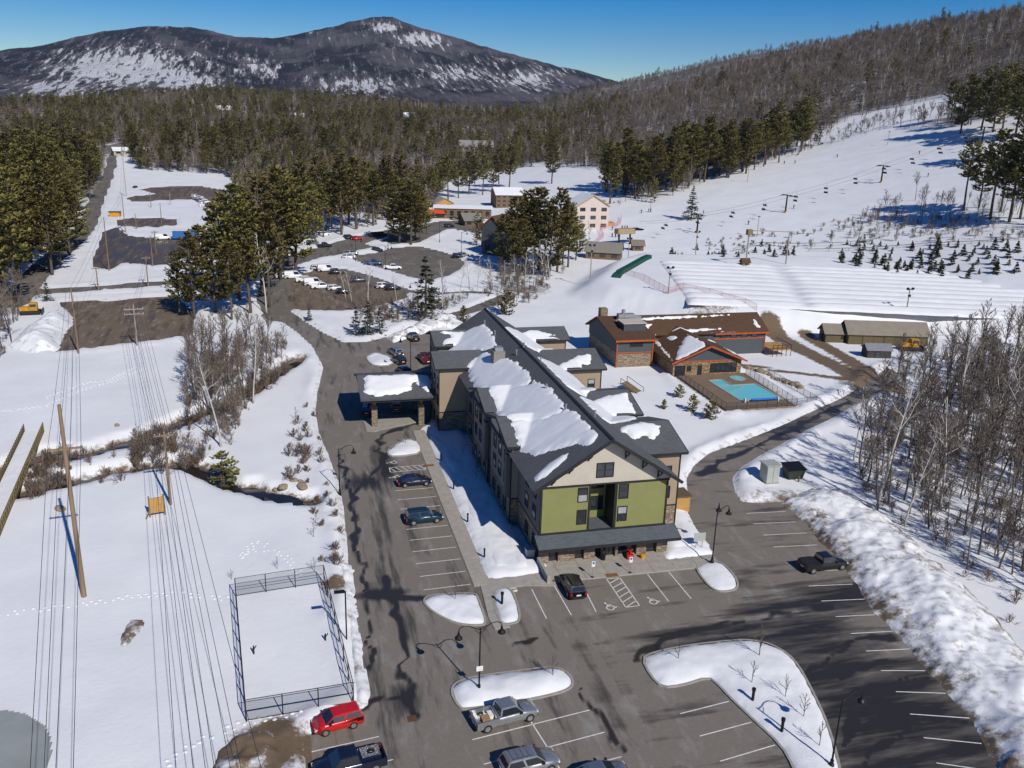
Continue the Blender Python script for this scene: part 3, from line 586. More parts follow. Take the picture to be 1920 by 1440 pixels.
def shingle(name, col):
    m, N, L, B = nodes(name); MATS[name] = m; tc = N.new('ShaderNodeTexCoord').outputs['Object']
    b = N.new('ShaderNodeTexBrick'); b.inputs['Scale'].default_value = 1.0; b.inputs['Brick Width'].default_value = .5; b.inputs['Row Height'].default_value = .22; b.inputs['Mortar Size'].default_value = .012
    b.inputs['Color1'].default_value = (*[c*.75 for c in col], 1); b.inputs['Color2'].default_value = (*[c*1.25 for c in col], 1); b.inputs['Mortar'].default_value = (*[c*.5 for c in col], 1)
    L.new(tc, b.inputs['Vector']); n = noise_node(N, L, .35, 5, .65, tc)
    L.new(mix(N, L, n.outputs[0], b.outputs['Color'], tuple(min(1, c*1.25) for c in col)), B.inputs['Base Color']); B.inputs['Roughness'].default_value = .9; B.inputs['Specular IOR Level'].default_value = .15
    bump(N, L, B, b.outputs['Fac'], .4, .02); return m
GREEN = siding('green_clapboard', (.23, .235, .09)); CREAM = siding('cream_clapboard', (.5, .455, .375)); TAN = siding('tan_clapboard', (.34, .265, .185)); GREY = siding('grey_clapboard', (.115, .115, .118))
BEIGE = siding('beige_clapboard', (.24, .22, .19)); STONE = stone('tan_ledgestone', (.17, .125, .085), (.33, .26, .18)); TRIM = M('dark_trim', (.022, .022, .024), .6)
ROOF = shingle('charcoal_shingle', (.095, .098, .104)); PORCH = shingle('grey_porch_shingle', (.085, .095, .105)); BROWN_ROOF = shingle('brown_shingle', (.088, .05, .03))
m, N, L, B = nodes('window_glass'); GLASS = m; B.inputs['Base Color'].default_value = (.018, .022, .028, 1); B.inputs['Roughness'].default_value = .06; B.inputs['Specular IOR Level'].default_value = .9
FRAME = M('black_frame', (.02, .02, .022), .5); ORANGE = M('orange_trim', (.38, .085, .025), .6); SLATE = siding('slate_blue_siding', (.075, .085, .095)); STEEL = M('galvanised_steel', (.42, .43, .44), .45, .2, 2, metal=.6)
WOODN = M('new_wood', (.45, .25, .08), .75, .25, 1.5, stretch=(1, 1, 6)); OLIVEW = siding('olive_board', (.12, .095, .05), .3); METALR = M('tan_metal_roof', (.28, .24, .19), .45, .12, .6, metal=.2)
# ------------------------------------------------------------------ windows / slabs helpers (world axes)
BLIND = [1]; BLINDM = M('pale_blind', (.33, .34, .34), .5)
def window(root, ax, pos, a0, a1, z0, z1, mul=1, sgn=-1, mid=True, bar=.09, glass=None):
    """ax 'y': wall faces -Y (sgn -1) at y=pos, a is X; ax 'x': wall faces -X at x=pos, a is Y"""
    def bx(mb, u0, u1, w0, w1, d0, d1):
        lo, hi = sorted((pos+sgn*d0, pos+sgn*d1))
        if ax == 'y': mb.box(u0, lo, w0, u1, hi, w1)
        else: mb.box(lo, u0, w0, hi, u1, w1)
    f = MB(); bx(f, a0, a0+bar, z0, z1, .002, .09); bx(f, a1-bar, a1, z0, z1, .002, .09); bx(f, a0+bar, a1-bar, z1-bar, z1, .002, .09); bx(f, a0+bar, a1-bar, z0, z0+bar, .002, .09)
    for i in range(1, mul): c = a0+(a1-a0)*i/mul; bx(f, c-.045, c+.045, z0+bar, z1-bar, .002, .085)
    if mid: c = (z0+z1)/2; bx(f, a0+bar, a1-bar, c-.03, c+.03, .002, .06)
    wo = f.build('window', FRAME, root)
    g = MB(); bx(g, a0+bar*.6, a1-bar*.6, z0+bar*.6, z1-bar*.6, .001, .03); g.build('pane', glass or GLASS, wo)
    if BLIND[0] % 3 == 1 and mid: b_ = MB(); bx(b_, a0+bar, a1-bar, z0+bar if BLIND[0] % 2 else (z0+z1)/2, (z0+z1)/2-.03 if BLIND[0] % 2 else z1-bar, .031, .034); b_.build('blind', BLINDM, wo)
    BLIND[0] += 1; return wo
# ------------------------------------------------------------------ hotel
RX, RZ, RS = 33.9, 15.3, .64
WINGS = [  # x0, x1, y0, y1, ridge z, slope, side
    (24.6, 31.5, 96.4, 108.9, 12.5, .28), (24.6, 31.5, 109.1, 120.3, 12.5, .30), (21.2, 31.5, 129.8, 139.0, 12.6, .36), (23.2, 31.5, 143.0, 152.6, 12.6, .34),
    (36.3, 46.0, 91.2, 104.2, 12.6, .28), (36.3, 46.0, 105.6, 117.6, 12.3, .28), (36.3, 48.5, 127.2, 139.4, 12.5, .3), (36.3, 47.8, 144.4, 153.0, 12.5, .34)]
def roof_z(x, y):
    z = -1e9
    if 25.0 <= x <= 42.8 and 85.6 <= y <= 152.4: z = RZ-RS*abs(x-RX)
    for x0, x1, y0, y1, zr, s in WINGS:
        if x0 <= x <= x1 and y0 <= y <= y1: z = max(z, zr-s*abs(y-(y0+y1)/2))
    return z
def roof_hit(px, py):
    d = ray(px, py); t = 60.0
    while t < 230:
        x, y, z = d[0]*t, d[1]*t, CAM_H+d[2]*t
        if z <= roof_z(x, y): return (x, y)
        t += .08
    return None
hotel = thing('hotel', 'long four storey hotel with charcoal gabled roofs and olive green front', 'hotel', (34.2, 87, 0))
hp = lambda mb, n, m_, **k: mb.build(n, m_, hotel, **k)
def gable_end(mb, x0, x1, y, zb, zr, xr, zl, zrr): mb.add([(x0, y, zb), (x1, y, zb), (x1, y, zrr), (xr, y, zr), (x0, y, zl)], [(0, 1, 2, 3, 4)])
wz = lambda x: RZ-RS*abs(x-RX)-.32
# main body with a recess in the front
def body(mb, z0, z1, x0=26.3, x1=41.7, y0=87.0, y1=151.6):
    mb.prism([(x0, y0), (32.2, y0), (32.2, 90.0), (35.2, 90.0), (35.2, y0), (x1, y0), (x1, y1), (x0, y1)], z0, z1)
hp(MB().box(26.36, 87.9, 0, 41.64, 151.5, 3.5), 'ground_floor_wall', STONE)
mb = MB(); body(mb, 3.6, 9.38); hp(mb, 'front_wall', GREEN)
hp(MB().box(26.24, 87.12, 3.62, 26.34, 151.5, 9.6), 'side_wall', GREY); hp(MB().box(41.66, 87.12, 3.62, 41.76, 151.5, 9.6), 'side_wall', GREY)
mb = MB(); mb.add([(26.3, 86.98, 9.42), (41.7, 86.98, 9.42), (41.7, 86.98, wz(41.7)), (RX, 86.98, wz(RX)), (26.3, 86.98, wz(26.3)), (26.3, 151.6, 9.42), (41.7, 151.6, 9.42), (41.7, 151.6, wz(41.7)), (RX, 151.6, wz(RX)), (26.3, 151.6, wz(26.3))],
    [(0, 1, 2, 3, 4), (9, 8, 7, 6, 5), (0, 4, 9, 5), (1, 6, 7, 2)]); hp(mb, 'gable_wall', CREAM)
hp(MB().box(35.15, 87.02, 3.75, 35.19, 89.95, 9.3), 'recess_shade_panel', TRIM)  # dark sheet over the green return wall, its shade put into the colour
TB = lambda *a: hp(MB().box(*a), 'trim_board', TRIM)     # trim boards
for x in (26.26, 31.98, 35.24, 41.5): TB(x, 86.9, 3.7, x+.2, 86.985, 9.3)
TB(26.2, 86.86, 9.3, 32.2, 86.98, 9.5); TB(35.2, 86.86, 9.3, 41.8, 86.98, 9.5); TB(32.2, 86.86, 9.34, 35.2, 86.98, 9.5); TB(26.2, 86.88, 3.52, 41.8, 87.0, 3.74); TB(26.2, 87.02, 3.52, 26.36, 151.5, 3.74)
# roof
mb = MB()
mb.slab([(RX, 85.6, RZ), (RX, 152.4, RZ), (25.0, 152.4, RZ-RS*8.9), (25.0, 85.6, RZ-RS*8.9)], .28); main_roof = hp(mb, 'roof', ROOF)
hp(MB().slab([(RX, 85.6, RZ), (RX, 152.4, RZ), (42.8, 152.4, RZ-RS*8.9), (42.8, 85.6, RZ-RS*8.9)], .281), 'roof', ROOF)
mb = MB(); mb.bar((RX, 85.5, RZ+.03), (RX, 152.5, RZ+.03), .34, .08); mb.build('ridge_cap', TRIM, main_roof)
for s in (-1, 1):
    mb = MB(); mb.bar((RX, 85.57, RZ-.15), (RX+s*8.95, 85.57, RZ-RS*8.95-.15), .08, .36); mb.build('fascia', TRIM, main_roof)
for dx in (2.2, 4.4, 6.4, -2.2, -4.4, -6.4):           # knee braces under the front rake
    x = RX+dx; z = wz(x)
    mb = MB(); mb.bar((x, 86.97, z-.15), (x, 85.75, z-.15), .14); mb.bar((x, 86.97, z-1.1), (x, 85.75, z-.2), .12); mb.bar((x, 86.93, z-1.2), (x, 86.93, z-.1), .14); hp(mb, 'knee_brace', TRIM)
for i, (x0, x1, y0, y1, zr, s) in enumerate(WINGS):
    yc, hf = (y0+y1)/2, (y1-y0)/2; ze = zr-s*hf; lw = x0 < 30
    wx0, wx1 = (x0+.7, 31.5) if lw else (36.3, x1-.7); wy0, wy1 = y0+.6, y1-.6
    for sg, eps in ((-1, 0), (1, .003)):
        hp(MB().slab([(x0, yc, zr), (x1, yc, zr), (x1, yc+sg*hf, ze), (x0, yc+sg*hf, ze)], .26+eps), 'roof', ROOF)
    gx = x0 if lw else x1
    for sg in (-1, 1):
        mb = MB(); mb.bar((gx+(-.03 if lw else .03), yc, zr-.14), (gx+(-.03 if lw else .03), yc+sg*hf, ze-.14), .07, .34); hp(mb, 'fascia', TRIM)
    mb = MB(); mb.bar((x0, y0-.03, ze-.13), (x1, y0-.03, ze-.13), .07, .3); hp(mb, 'gutter', TRIM)
    # upper walls: a pentagon prism along X
    def wallpiece(nm, mat, za, zb, top):
        mb = MB(); a = [(wy0, za), (wy1, za)]+([(wy1, ze-.05), (yc, zr-.3), (wy0, ze-.05)] if top else [(wy1, zb), (wy0, zb)])
        n = len(a); mb.add([(wx0, y, z) for y, z in a]+[(wx1, y, z) for y, z in a], [tuple(range(n)), tuple(range(2*n-1, n-1, -1))]+[(k, n+k, n+(k+1) % n, (k+1) % n) for k in range(n)]); hp(mb, nm, mat)
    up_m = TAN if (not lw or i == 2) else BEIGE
    wallpiece('wing_base', STONE, 0, 3.5, False); wallpiece('wing_wall', up_m, 3.55, 9.4 if i == 0 else 0, i != 0)
    if i == 0: wallpiece('wing_wall', CREAM, 9.42, 0, True)
    mb = MB(); ex = wx0 if lw else wx1
    for yy in (wy0, wy1): hp(MB().box(ex-.08, yy-.08, 0, ex+.08, yy+.08, ze-.1), 'corner_board', TRIM)
    mb.box(min(ex, 30)-.06 if lw else 36.3, wy0-.05, 3.5, ex+.06 if not lw else 31, wy0+.02, 3.68); hp(mb, 'belt_board', TRIM)
    if lw:
        for yy in (yc-3.0, yc+.1, yc+3.0):
            for z in (4.5, 7.2): window(hotel, 'x', wx0, yy-.75, yy+.75, z, z+1.75, 1)
            window(hotel, 'x', wx0, yy-.7, yy+.7, 1.1, 2.7, 1)
        window(hotel, 'x', wx0, yc-.8, yc+.8, 9.7, 11.2, 2)
        if i in (0, 1): hp(MB().box(wx0-.5, yc-5.2, 3.55, wx0-.02, yc-4.2, 9.2), 'bay', GREY)
    else:
        for z in (4.6, 7.3): window(hotel, 'y', wy0, wx1-2.2, wx1-1.0, z, z+1.6)
for yy in (89.3, 92.6):
    for z in (4.6, 7.3): window(hotel, 'x', 26.24, yy-.7, yy+.7, z, z+1.7)
    window(hotel, 'x', 26.36, yy-.7, yy+.7, 1.0, 2.6)
for yy in (122.5, 126.5):
    for z in (1.2, 4.6, 7.3): window(hotel, 'x', 26.24, yy-.7, yy+.7, z, z+1.7)
# front windows
window(hotel, 'y', 87, 30.65, 31.85, 7.3, 9.1); window(hotel, 'y', 87, 30.65, 31.85, 4.5, 6.33); window(hotel, 'y', 87, 35.6, 36.8, 7.35, 9.17); window(hotel, 'y', 87, 35.6, 36.8, 4.5, 6.38)
window(hotel, 'y', 86.98, 32.7, 34.8, 10.2, 12.0, 2, mid=True)
window(hotel, 'y', 90, 32.5, 34.9, 7.5, 9.1, 3, mid=False); window(hotel, 'y', 90, 32.5, 34.9, 4.7, 6.5, 3, mid=False)
# front porch roof, piers, doors
mb = MB(); mb.slab([(25.7, 84.9, 2.75), (43.0, 84.9, 2.75), (43.0, 87.0, 3.55), (25.7, 87.0, 3.55)], .2); mb.slab([(32.25, 87.0, 3.552), (35.15, 87.0, 3.552), (35.15, 90.0, 3.75), (32.25, 90.0, 3.75)], .1); hp(mb, 'porch_roof', PORCH)
hp(MB().box(25.7, 84.82, 2.42, 43.0, 84.9, 2.76), 'porch_fascia', TRIM)
hp(MB().box(26.3, 87.1, 0, 41.7, 87.85, 3.3), 'shop_front', TRIM)
for a, b in ((26.3, 27.4), (28.55, 30.55), (31.7, 33.0), (35.55, 35.85), (38.2, 39.45), (40.75, 42.1)): hp(MB().box(a, 86.6, 0, b, 87.3, 2.6), 'stone_pier', STONE)
for a, b in ((27.5, 28.45), (30.6, 31.6), (39.55, 40.65)): window(hotel, 'y', 87.1, a, b, .12, 2.2, mid=False).name = 'door'
for a, b in ((33.1, 34.3), (34.4, 35.5), (36.0, 38.1)): window(hotel, 'y', 87.1, a, b, .3, 2.2, 2, mid=False)
# entrance canopy
mb = MB(); yc = 139.3
for sg in (-1, 1): mb.slab([(9.8, yc, 7.6), (21.6, yc, 7.6), (21.6, yc+sg*7.3, 5.75), (9.8, yc+sg*7.3, 5.75)], .3)
hp(mb, 'canopy_roof', ROOF)
mb = MB(); mb.box(10.2, 132.4, 5.05, 21.4, 132.7, 5.5); mb.box(10.2, 145.9, 5.05, 21.4, 146.2, 5.5); mb.box(10.2, 132.7, 5.05, 10.5, 145.9, 5.5)
mb.add([(10.25, 132.4, 5.5), (10.25, 146.2, 5.5), (10.25, yc, 7.2)], [(0, 1, 2)]); hp(mb, 'canopy_beam', TRIM)
for x in (12.2, 19.8):
    for y in (135.4, 143.2): hp(MB().box(x-.45, y-.45, 0, x+.45, y+.45, 3.6), 'canopy_column', STONE); hp(MB().box(x-.25, y-.25, 3.6, x+.25, y+.25, 5.15), 'canopy_post', WOODN)
structure(MB().prism(pp(Z1, [(315, 600), (330, 645), (370, 650), (400, 640), (560, 605), (610, 600), (600, 570), (400, 560)]), -.05, .13).build('kerb', KERB))
# roof equipment
mb = MB(); q = roof_hit(*Z1(970, 300)); mb.box(q[0]-.9, q[1]-.9, 11, q[0]+.9, q[1]+.9, 14.6); hp(mb, 'chimney', BEIGE); hp(MB().box(q[0]-.6, q[1]-.6, 14.6, q[0]+.6, q[1]+.6, 15.2), 'vent_cap', STEEL)
for p_ in ((1300, 545), (1205, 445), (905, 130), (1095, 240), (1178, 310), (1440, 575), (955, 180), (1060, 275)):
    q = roof_hit(*Z1(*p_)); z = roof_z(*q); mb = MB(); mb.lathe((q[0], q[1], z-.2), [(.1, 0), (.1, .9), (.16, .9), (.16, 1.05)], 8); hp(mb, 'vent_pipe', STEEL)
# snow lying on the roofs
def roof_snow(px, zfun, root, hgt=.32, cell=.22, zf=Z1, hit=roof_hit, seed=0):
    poly = [hit(*zf(*p)) for p in px]; poly = [q for q in poly if q]; p = np.array(poly)
    X, Y = np.meshgrid(np.arange(p[:, 0].min()-.4, p[:, 0].max()+.4, cell), np.arange(p[:, 1].min()-.4, p[:, 1].max()+.4, cell))
    sd = sdf(X, Y, smooth_poly(poly, 1))+(fbm(X/.8, Y/.8, 3, 70+seed)-.47)*.9
    base = np.vectorize(zfun)(X, Y); h = hgt*(1-np.exp(-np.maximum(sd, 0)/.3))*(.75+.5*fbm(X/2, Y/2, 3, 75+seed)); h = np.where(sd <= 0, -.06, h)
    o = grid_mesh('roof_snow', X, Y, base+h, SNOW, keep=(sd > -.2) & (base > -100), step=.62); o.parent = root; o.matrix_parent_inverse = root.matrix_basis.inverted(); return o
for i, px in enumerate(([(675, 162), (760, 158), (900, 116), (930, 150), (955, 200), (970, 245), (700, 250), (700, 205), (750, 180)], [(815, 330), (860, 285), (905, 255), (960, 288), (1045, 295), (1145, 390), (1100, 427), (890, 434), (840, 405)],
    [(918, 442), (990, 428), (1125, 425), (1150, 390), (1245, 455), (1305, 530), (1255, 572), (975, 577), (966, 530), (945, 475)], [(1030, 600), (1110, 582), (1255, 570), (1310, 528), (1440, 640), (1462, 680), (1395, 725), (1340, 705), (1240, 742), (1130, 765), (1065, 712), (1050, 640)],
    [(1135, 892), (1150, 850), (1325, 733), (1300, 790), (1180, 885)], [(1560, 625), (1600, 608), (1760, 605), (1766, 660), (1720, 690), (1690, 665), (1640, 692), (1615, 680)], [(1345, 457), (1595, 445), (1612, 500), (1640, 545), (1650, 590), (1500, 603), (1420, 530)],
    [(1140, 265), (1420, 250), (1430, 320), (1360, 322), (1480, 440), (1330, 452), (1230, 350)], [(985, 128), (1080, 142), (1275, 132), (1282, 182), (1200, 180), (1290, 237), (1135, 252), (1060, 190)])):
    roof_snow(px, roof_z, hotel, seed=i)
cz = lambda x, y: 7.6-.2534*abs(y-139.3) if 9.6 <= x <= 21.8 and 131.9 <= y <= 146.8 else -1e9
def chit(px, py):
    d = ray(px, py); t = 100.0
    while t < 200:
        if CAM_H+d[2]*t <= cz(d[0]*t, d[1]*t): return (d[0]*t, d[1]*t)
        t += .08
roof_snow([(318, 478), (318, 392), (330, 377), (615, 370), (640, 380), (645, 455), (620, 458), (560, 390), (545, 462)], cz, hotel, .5, hit=chit, seed=11)
# ------------------------------------------------------------------ lodge with brown roofs
lodge = thing('lodge', 'grey and stone lodge with brown shingle roofs and orange trim beside the pool', 'lodge', (80, 154, 0))
lp = lambda mb, n, m_, **k: mb.build(n, m_, lodge, **k)
lp(MB().box(63.6, 161.6, 0, 71.2, 179, 3.2), 'tower_base', STONE); lp(MB().box(63.5, 161.5, 3.2, 71.3, 179.1, 6.0), 'tower_wall', SLATE)
lp(MB().box(63.42, 161.42, 3.15, 71.38, 161.5, 3.4), 'trim_board', ORANGE)
for x in (63.45, 71.2): lp(MB().box(x-.1, 161.35, 0, x+.12, 161.55, 6.1), 'corner_board', ORANGE)
lp(MB().slab([(62.9, 160.8, 6.05), (71.9, 160.8, 6.05), (71.9, 173.3, 8.2), (62.9, 173.3, 8.2)], .3), 'roof', BROWN_ROOF)
lp(MB().box(62.85, 160.7, 5.72, 71.95, 160.8, 6.1), 'fascia', ORANGE)
window(lodge, 'y', 161.5, 66.2, 69.0, 4.5, 5.7, 2, mid=False)
lp(MB().add([(63.5, 161.5, 6), (63.5, 179.1, 6), (63.5, 173.3, 7.9)], [(0, 1, 2)]), 'gable_wall', SLATE)
lp(MB().box(71.2, 167.9, 0, 100.3, 179.4, 5.0), 'main_wall', SLATE)
for sg, ye, ze in ((-1, 167.2, 5.2), (1, 180.2, 5.0)): lp(MB().slab([(62.9 if sg > 0 else 71.5, 173.4, 8.2), (100.9, 173.4, 8.2), (100.9, ye, ze), (62.9 if sg > 0 else 71.5, ye, ze)], .3+.003*sg), 'roof', BROWN_ROOF)
lp(MB().add([(100.3, 167.9, 5), (100.3, 179.4, 5), (100.3, 173.4, 7.9)], [(0, 1, 2)]), 'gable_wall', SLATE)
lp(MB().box(88, 167.1, 4.85, 100.95, 167.2, 5.2), 'fascia', ORANGE); lp(MB().box(100.2, 167.75, 0, 100.4, 167.95, 5), 'corner_board', ORANGE)
lp(MB().box(88, 167.84, 3.6, 100.3, 167.9, 3.9), 'trim_board', ORANGE)
for x in (89.5, 92, 94.5, 97): window(lodge, 'y', 167.9, x, x+1.5, 3.95, 4.75, 1, mid=False)
# gable wing to the pool
lp(MB().box(72.6, 154, 0, 87.4, 168, 3.2), 'wing_wall', stone('lodge_stone', (.2, .12, .06), (.34, .24, .14), 1.3, 3.0)); lp(MB().add([(72.6, 153.98, 3.2), (87.4, 153.98, 3.2), (80, 153.98, 6.1)], [(0, 1, 2)]), 'gable_wall', SLATE)
for sg in (-1, 1): lp(MB().slab([(80, 153, 6.5), (80, 174, 6.5), (80+sg*8.1, 174, 3.2), (80+sg*8.1, 153, 3.2)], .28+.003*sg), 'roof', BROWN_ROOF)
for sg in (-1, 1): mb = MB(); mb.bar((80, 152.96, 6.36), (80+sg*8.15, 152.96, 3.05), .08, .36); lp(mb, 'fascia', ORANGE)
lp(MB().box(72.5, 153.9, 3.05, 87.5, 153.97, 3.3), 'trim_board', ORANGE)
window(lodge, 'y', 154, 80.6, 86.4, .7, 2.6, 5, mid=False).name = 'window'; window(lodge, 'y', 154, 77.9, 78.8, .1, 2.3, 1, mid=False).name = 'door'; window(lodge, 'y', 154, 73.0, 75.2, .2, 2.4, 1, mid=False); window(lodge, 'y', 154, 75.6, 76.5, 1.2, 2.3, 1, mid=False)
mb = MB(); mb.box(66.2, 165.4, 6.5, 71.0, 169.2, 8.3); lp(mb, 'roof_housing', SLATE); lp(MB().box(66.0, 165.2, 8.3, 71.2, 169.4, 8.45), 'housing_cap', CREAM)
mb = MB(); mb.box(66.8, 170.2, 7.6, 70.4, 171.6, 9.2); mb.bar((68, 170.5, 8.9), (71.8, 170.5, 8.3), .8); mb.lathe((68, 170.8, 9.2), [(.4, 0), (.4, .9)], 10); lp(mb, 'ventilation_unit', STEEL)
lp(MB().box(64.2, 174.2, 7, 65.8, 175.8, 9.6), 'chimney', STONE)
lodge_z = lambda x, y: max((6.5-.4074*abs(x-80) if 71.9 <= x <= 88.1 and 153 <= y <= 172 else -1e9), (8.2-.484*abs(y-173.4) if 71.5 <= x <= 100.9 and 167.2 <= y <= 180 else -1e9), (8.2-.172*abs(y-173.3) if 62.9 <= x <= 71.9 and 160.8 <= y <= 178 else -1e9))
def lhit(px, py):
    d = ray(px, py); t = 130.0
    while t < 260:
        if CAM_H+d[2]*t <= lodge_z(d[0]*t, d[1]*t): return (d[0]*t, d[1]*t)
        t += .08
for i, px in enumerate(([(505, 327), (525, 270), (568, 180), (600, 195), (682, 236), (600, 280)], [(400, 185), (415, 180), (500, 310), (492, 325)], [(740, 165), (755, 170), (835, 290), (825, 300)], [(205, 105), (330, 98), (600, 88), (870, 70), (880, 78), (600, 100), (330, 110), (215, 118)], [(240, 125), (400, 122), (395, 142), (300, 150), (235, 150)], [(905, 90), (955, 150), (935, 152), (915, 140)], [(470, 195), (520, 190), (515, 210), (475, 215)], [(480, 165), (740, 150), (745, 160), (490, 174)], [(668, 205), (735, 208), (730, 222), (680, 215)])):
    roof_snow(px, lodge_z, lodge, .22, .25, Z2, lhit, seed=20+i)
# deck at the right end of the lodge
lp(MB().box(100.5, 164.5, 1.6, 105, 171, 1.8), 'deck', WOODN); mb = MB()
for x in np.arange(100.6, 105.1, 1.1): mb.bar((x, 164.5, 0), (x, 164.5, 2.8), .1)
mb.bar((100.6, 164.5, 2.8), (105, 164.5, 2.8), .1); mb.bar((105, 164.5, 2.8), (105, 171, 2.8), .1); mb.bar((100.6, 164.5, 2.3), (105, 164.5, 2.3), .06); lp(mb, 'deck_railing', TRIM)
# ------------------------------------------------------------------ pool
DECK = M('pool_deck_brown', (.2, .145, .1), .85, .15, 1.0)
deck = structure(MB().prism([(73.6, 133.0), (87.6, 133.4), (88.3, 153.9), (73.6, 153.9)], -.1, .34).build('pool_deck', DECK))
m, N, L, B = nodes('pool_water'); B.inputs['Base Color'].default_value = (.17, .56, .6, 1); B.inputs['Roughness'].default_value = .08; POOLW = m
nn_ = noise_node(N, L, 1.5, 3, .5, N.new('ShaderNodeTexCoord').outputs['Object']); bump(N, L, B, nn_.outputs[0], .15, .05)
pool = thing('swimming_pool', 'turquoise angular swimming pool set in the brown deck', 'pool', (83, 143, .34))
pw = [(78.4, 149.9), (78.7, 137.2), (87.2, 137.1), (86.8, 146.6), (81.6, 146.4), (81.4, 150.2)]
MB().prism(pw, .3, .37).build('water', POOLW, pool); mb = MB()
for i in range(6):
    a, b = np.array(pw[i]), np.array(pw[(i+1) % 6]); mb.bar((*a, .38), (*b, .38), .35, .12)
mb.build('coping', CONC, pool)
tub = thing('hot_tub', 'small pale hot tub in the deck behind the pool', 'hot tub', (85, 150.6, .34)); MB().lathe((85, 150.6, .3), [(1.6, 0), (1.6, .14), (1.35, .14), (1.35, .1)], 14).build('rim', CONC, tub); MB().lathe((85, 150.6, .3), [(1.34, 0), (1.34, .12)], 14).build('water', POOLW, tub)
cov = thing('pool_cover_reel', 'rolled blue pool cover on a reel at the near end', 'pool cover', (82.5, 136.6, .4)); mb = MB(); mb.tube([(80.4, 136.5, .75), (85.5, 136.5, .75)], .2, 10); mb.build('cover_roll', M('blue_cover', (.02, .13, .5), .5), cov)
mb = MB(); mb.box(78.9, 136.2, .34, 79.1, 136.8, 1.1); mb.box(85.6, 136.2, .34, 85.8, 136.8, 1.1); mb.build('stand', PAINT, cov)
BLACKM = M('black_metal', (.015, .015, .016), .45, metal=.3)
m, N, L, B = nodes('mesh_netting'); tr_ = N.new('ShaderNodeBsdfTransparent'); mx = N.new('ShaderNodeMixShader'); mx.inputs[0].default_value = .22; L.new(tr_.outputs[0], mx.inputs[1]); B.inputs['Base Color'].default_value = (.02, .02, .022, 1); L.new(B.outputs[0], mx.inputs[2]); L.new(mx.outputs[0], N['Material Output'].inputs[0]); MESHM = m
def fence(name, label, pts, h, gap, r=.035, z0=0.0, rails=(1.0, .06), mesh=True, closed=False, mat=None, cat='fence', zt=None):
    pts = [np.array(p[:2], float) for p in pts]; pts = pts+[pts[0]] if closed else pts
    gz = (lambda q: z0) if zt is None else (lambda q: zt(q[0], q[1])+z0)
    root = thing(name, label, cat, (*pts[0], gz(pts[0]))); mat = mat or BLACKM
    for i in range(len(pts)-1):
        a, b = pts[i], pts[i+1]; l = np.linalg.norm(b-a); n = max(1, round(l/gap))
        for k in range(n+(1 if i == len(pts)-2 and not closed else 0)):
            q = a+(b-a)*k/n; z = gz(q); MB().tube([(*q, z-.1), (*q, z+h)], r, 6).build('post', mat, root)
        for fr in rails:
            for k in range(n):
                q0, q1 = a+(b-a)*k/n, a+(b-a)*(k+1)/n; MB().tube([(*q0, gz(q0)+h*fr), (*q1, gz(q1)+h*fr)], r*.7, 5).build('rail', mat, root)
        if mesh:
            for k in range(n):
                q0, q1 = a+(b-a)*k/n, a+(b-a)*(k+1)/n; d = (q1-q0)*.02
                MB().add([(*(q0+d), gz(q0)+.05), (*(q1-d), gz(q1)+.05), (*(q1-d), gz(q1)+h*.97), (*(q0+d), gz(q0)+h*.97)], [(0, 1, 2, 3)]).build('mesh_panel', MESHM, root)
    return root
fence('pool_fence', 'black metal fence round the brown pool deck', [(73.5, 153.5), (73.5, 132.9), (87.7, 133.3), (88.4, 153.5)], 1.3, 1.9, .04, .34)
fence('garden_fence', 'black metal fence running out from the pool deck past the boulders', [(87.9, 133.6), (92.4, 134.4), (92.6, 152)], 1.2, 2.2, .04, .3)
# court
fence('court_fence', 'tall black chain link fence round the snow covered court', [(-7.0, 85.6), (2.1, 86.7), (3.7, 65.7), (-5.2, 65.1)], 2.1, 3.0, .05, .3, (1.0, .5, .05), closed=True)
for q, lb in ((P(*Z4(1225, 900)), 'short dark net post on the left side of the court'), (P(*Z4(1570, 840)), 'short dark net post on the right side of the court')): t = thing('net_post', lb, 'post', (q[0], q[1], .3), group='net posts in the court'); MB().tube([(q[0], q[1], .2), (q[0], q[1], 1.1)], .07, 8).build('pole', BLACKM, t); MB().tube([(q[0], q[1], .7), (q[0]+.25, q[1]+.1, 1.05)], .05, 6).build('winch', BLACKM, t)
# ------------------------------------------------------------------ sheds
def gable_building(name, label, cat, c, ax, half_l, half_w, wall, ridge, wall_m, roof_m, over=.5, z=0.0, trim=None):
    ax = np.array(ax, float); ax /= np.linalg.norm(ax); rz = math.atan2(ax[1], ax[0]); root = thing(name, label, cat, (c[0], c[1], z), rz)
    part(MB().box(-half_l, -half_w, -.5, half_l, half_w, wall), 'wall', wall_m, root)
    mb = MB(); mb.add([(-half_l, -half_w, wall), (-half_l, half_w, wall), (-half_l, 0, ridge-.1), (half_l, -half_w, wall), (half_l, half_w, wall), (half_l, 0, ridge-.1)], [(0, 2, 1), (3, 4, 5)]); part(mb, 'gable', wall_m, root)
    s = (ridge-wall)/half_w; e = half_w+over; L_ = half_l+over
    for sg in (-1, 1): part(MB().slab([(-L_, 0, ridge+.1), (L_, 0, ridge+.1), (L_, sg*e, ridge+.1-s*e), (-L_, sg*e, ridge+.1-s*e)], .14+.002*sg), 'roof', roof_m, root)
    if trim:
        for sx in (-1, 1):
            for sg in (-1, 1): mb = MB(); mb.bar((sx*(L_+.02), 0, ridge), (sx*(L_+.02), sg*e, ridge-s*e), .06, .28); part(mb, 'fascia', trim, root)
    return root
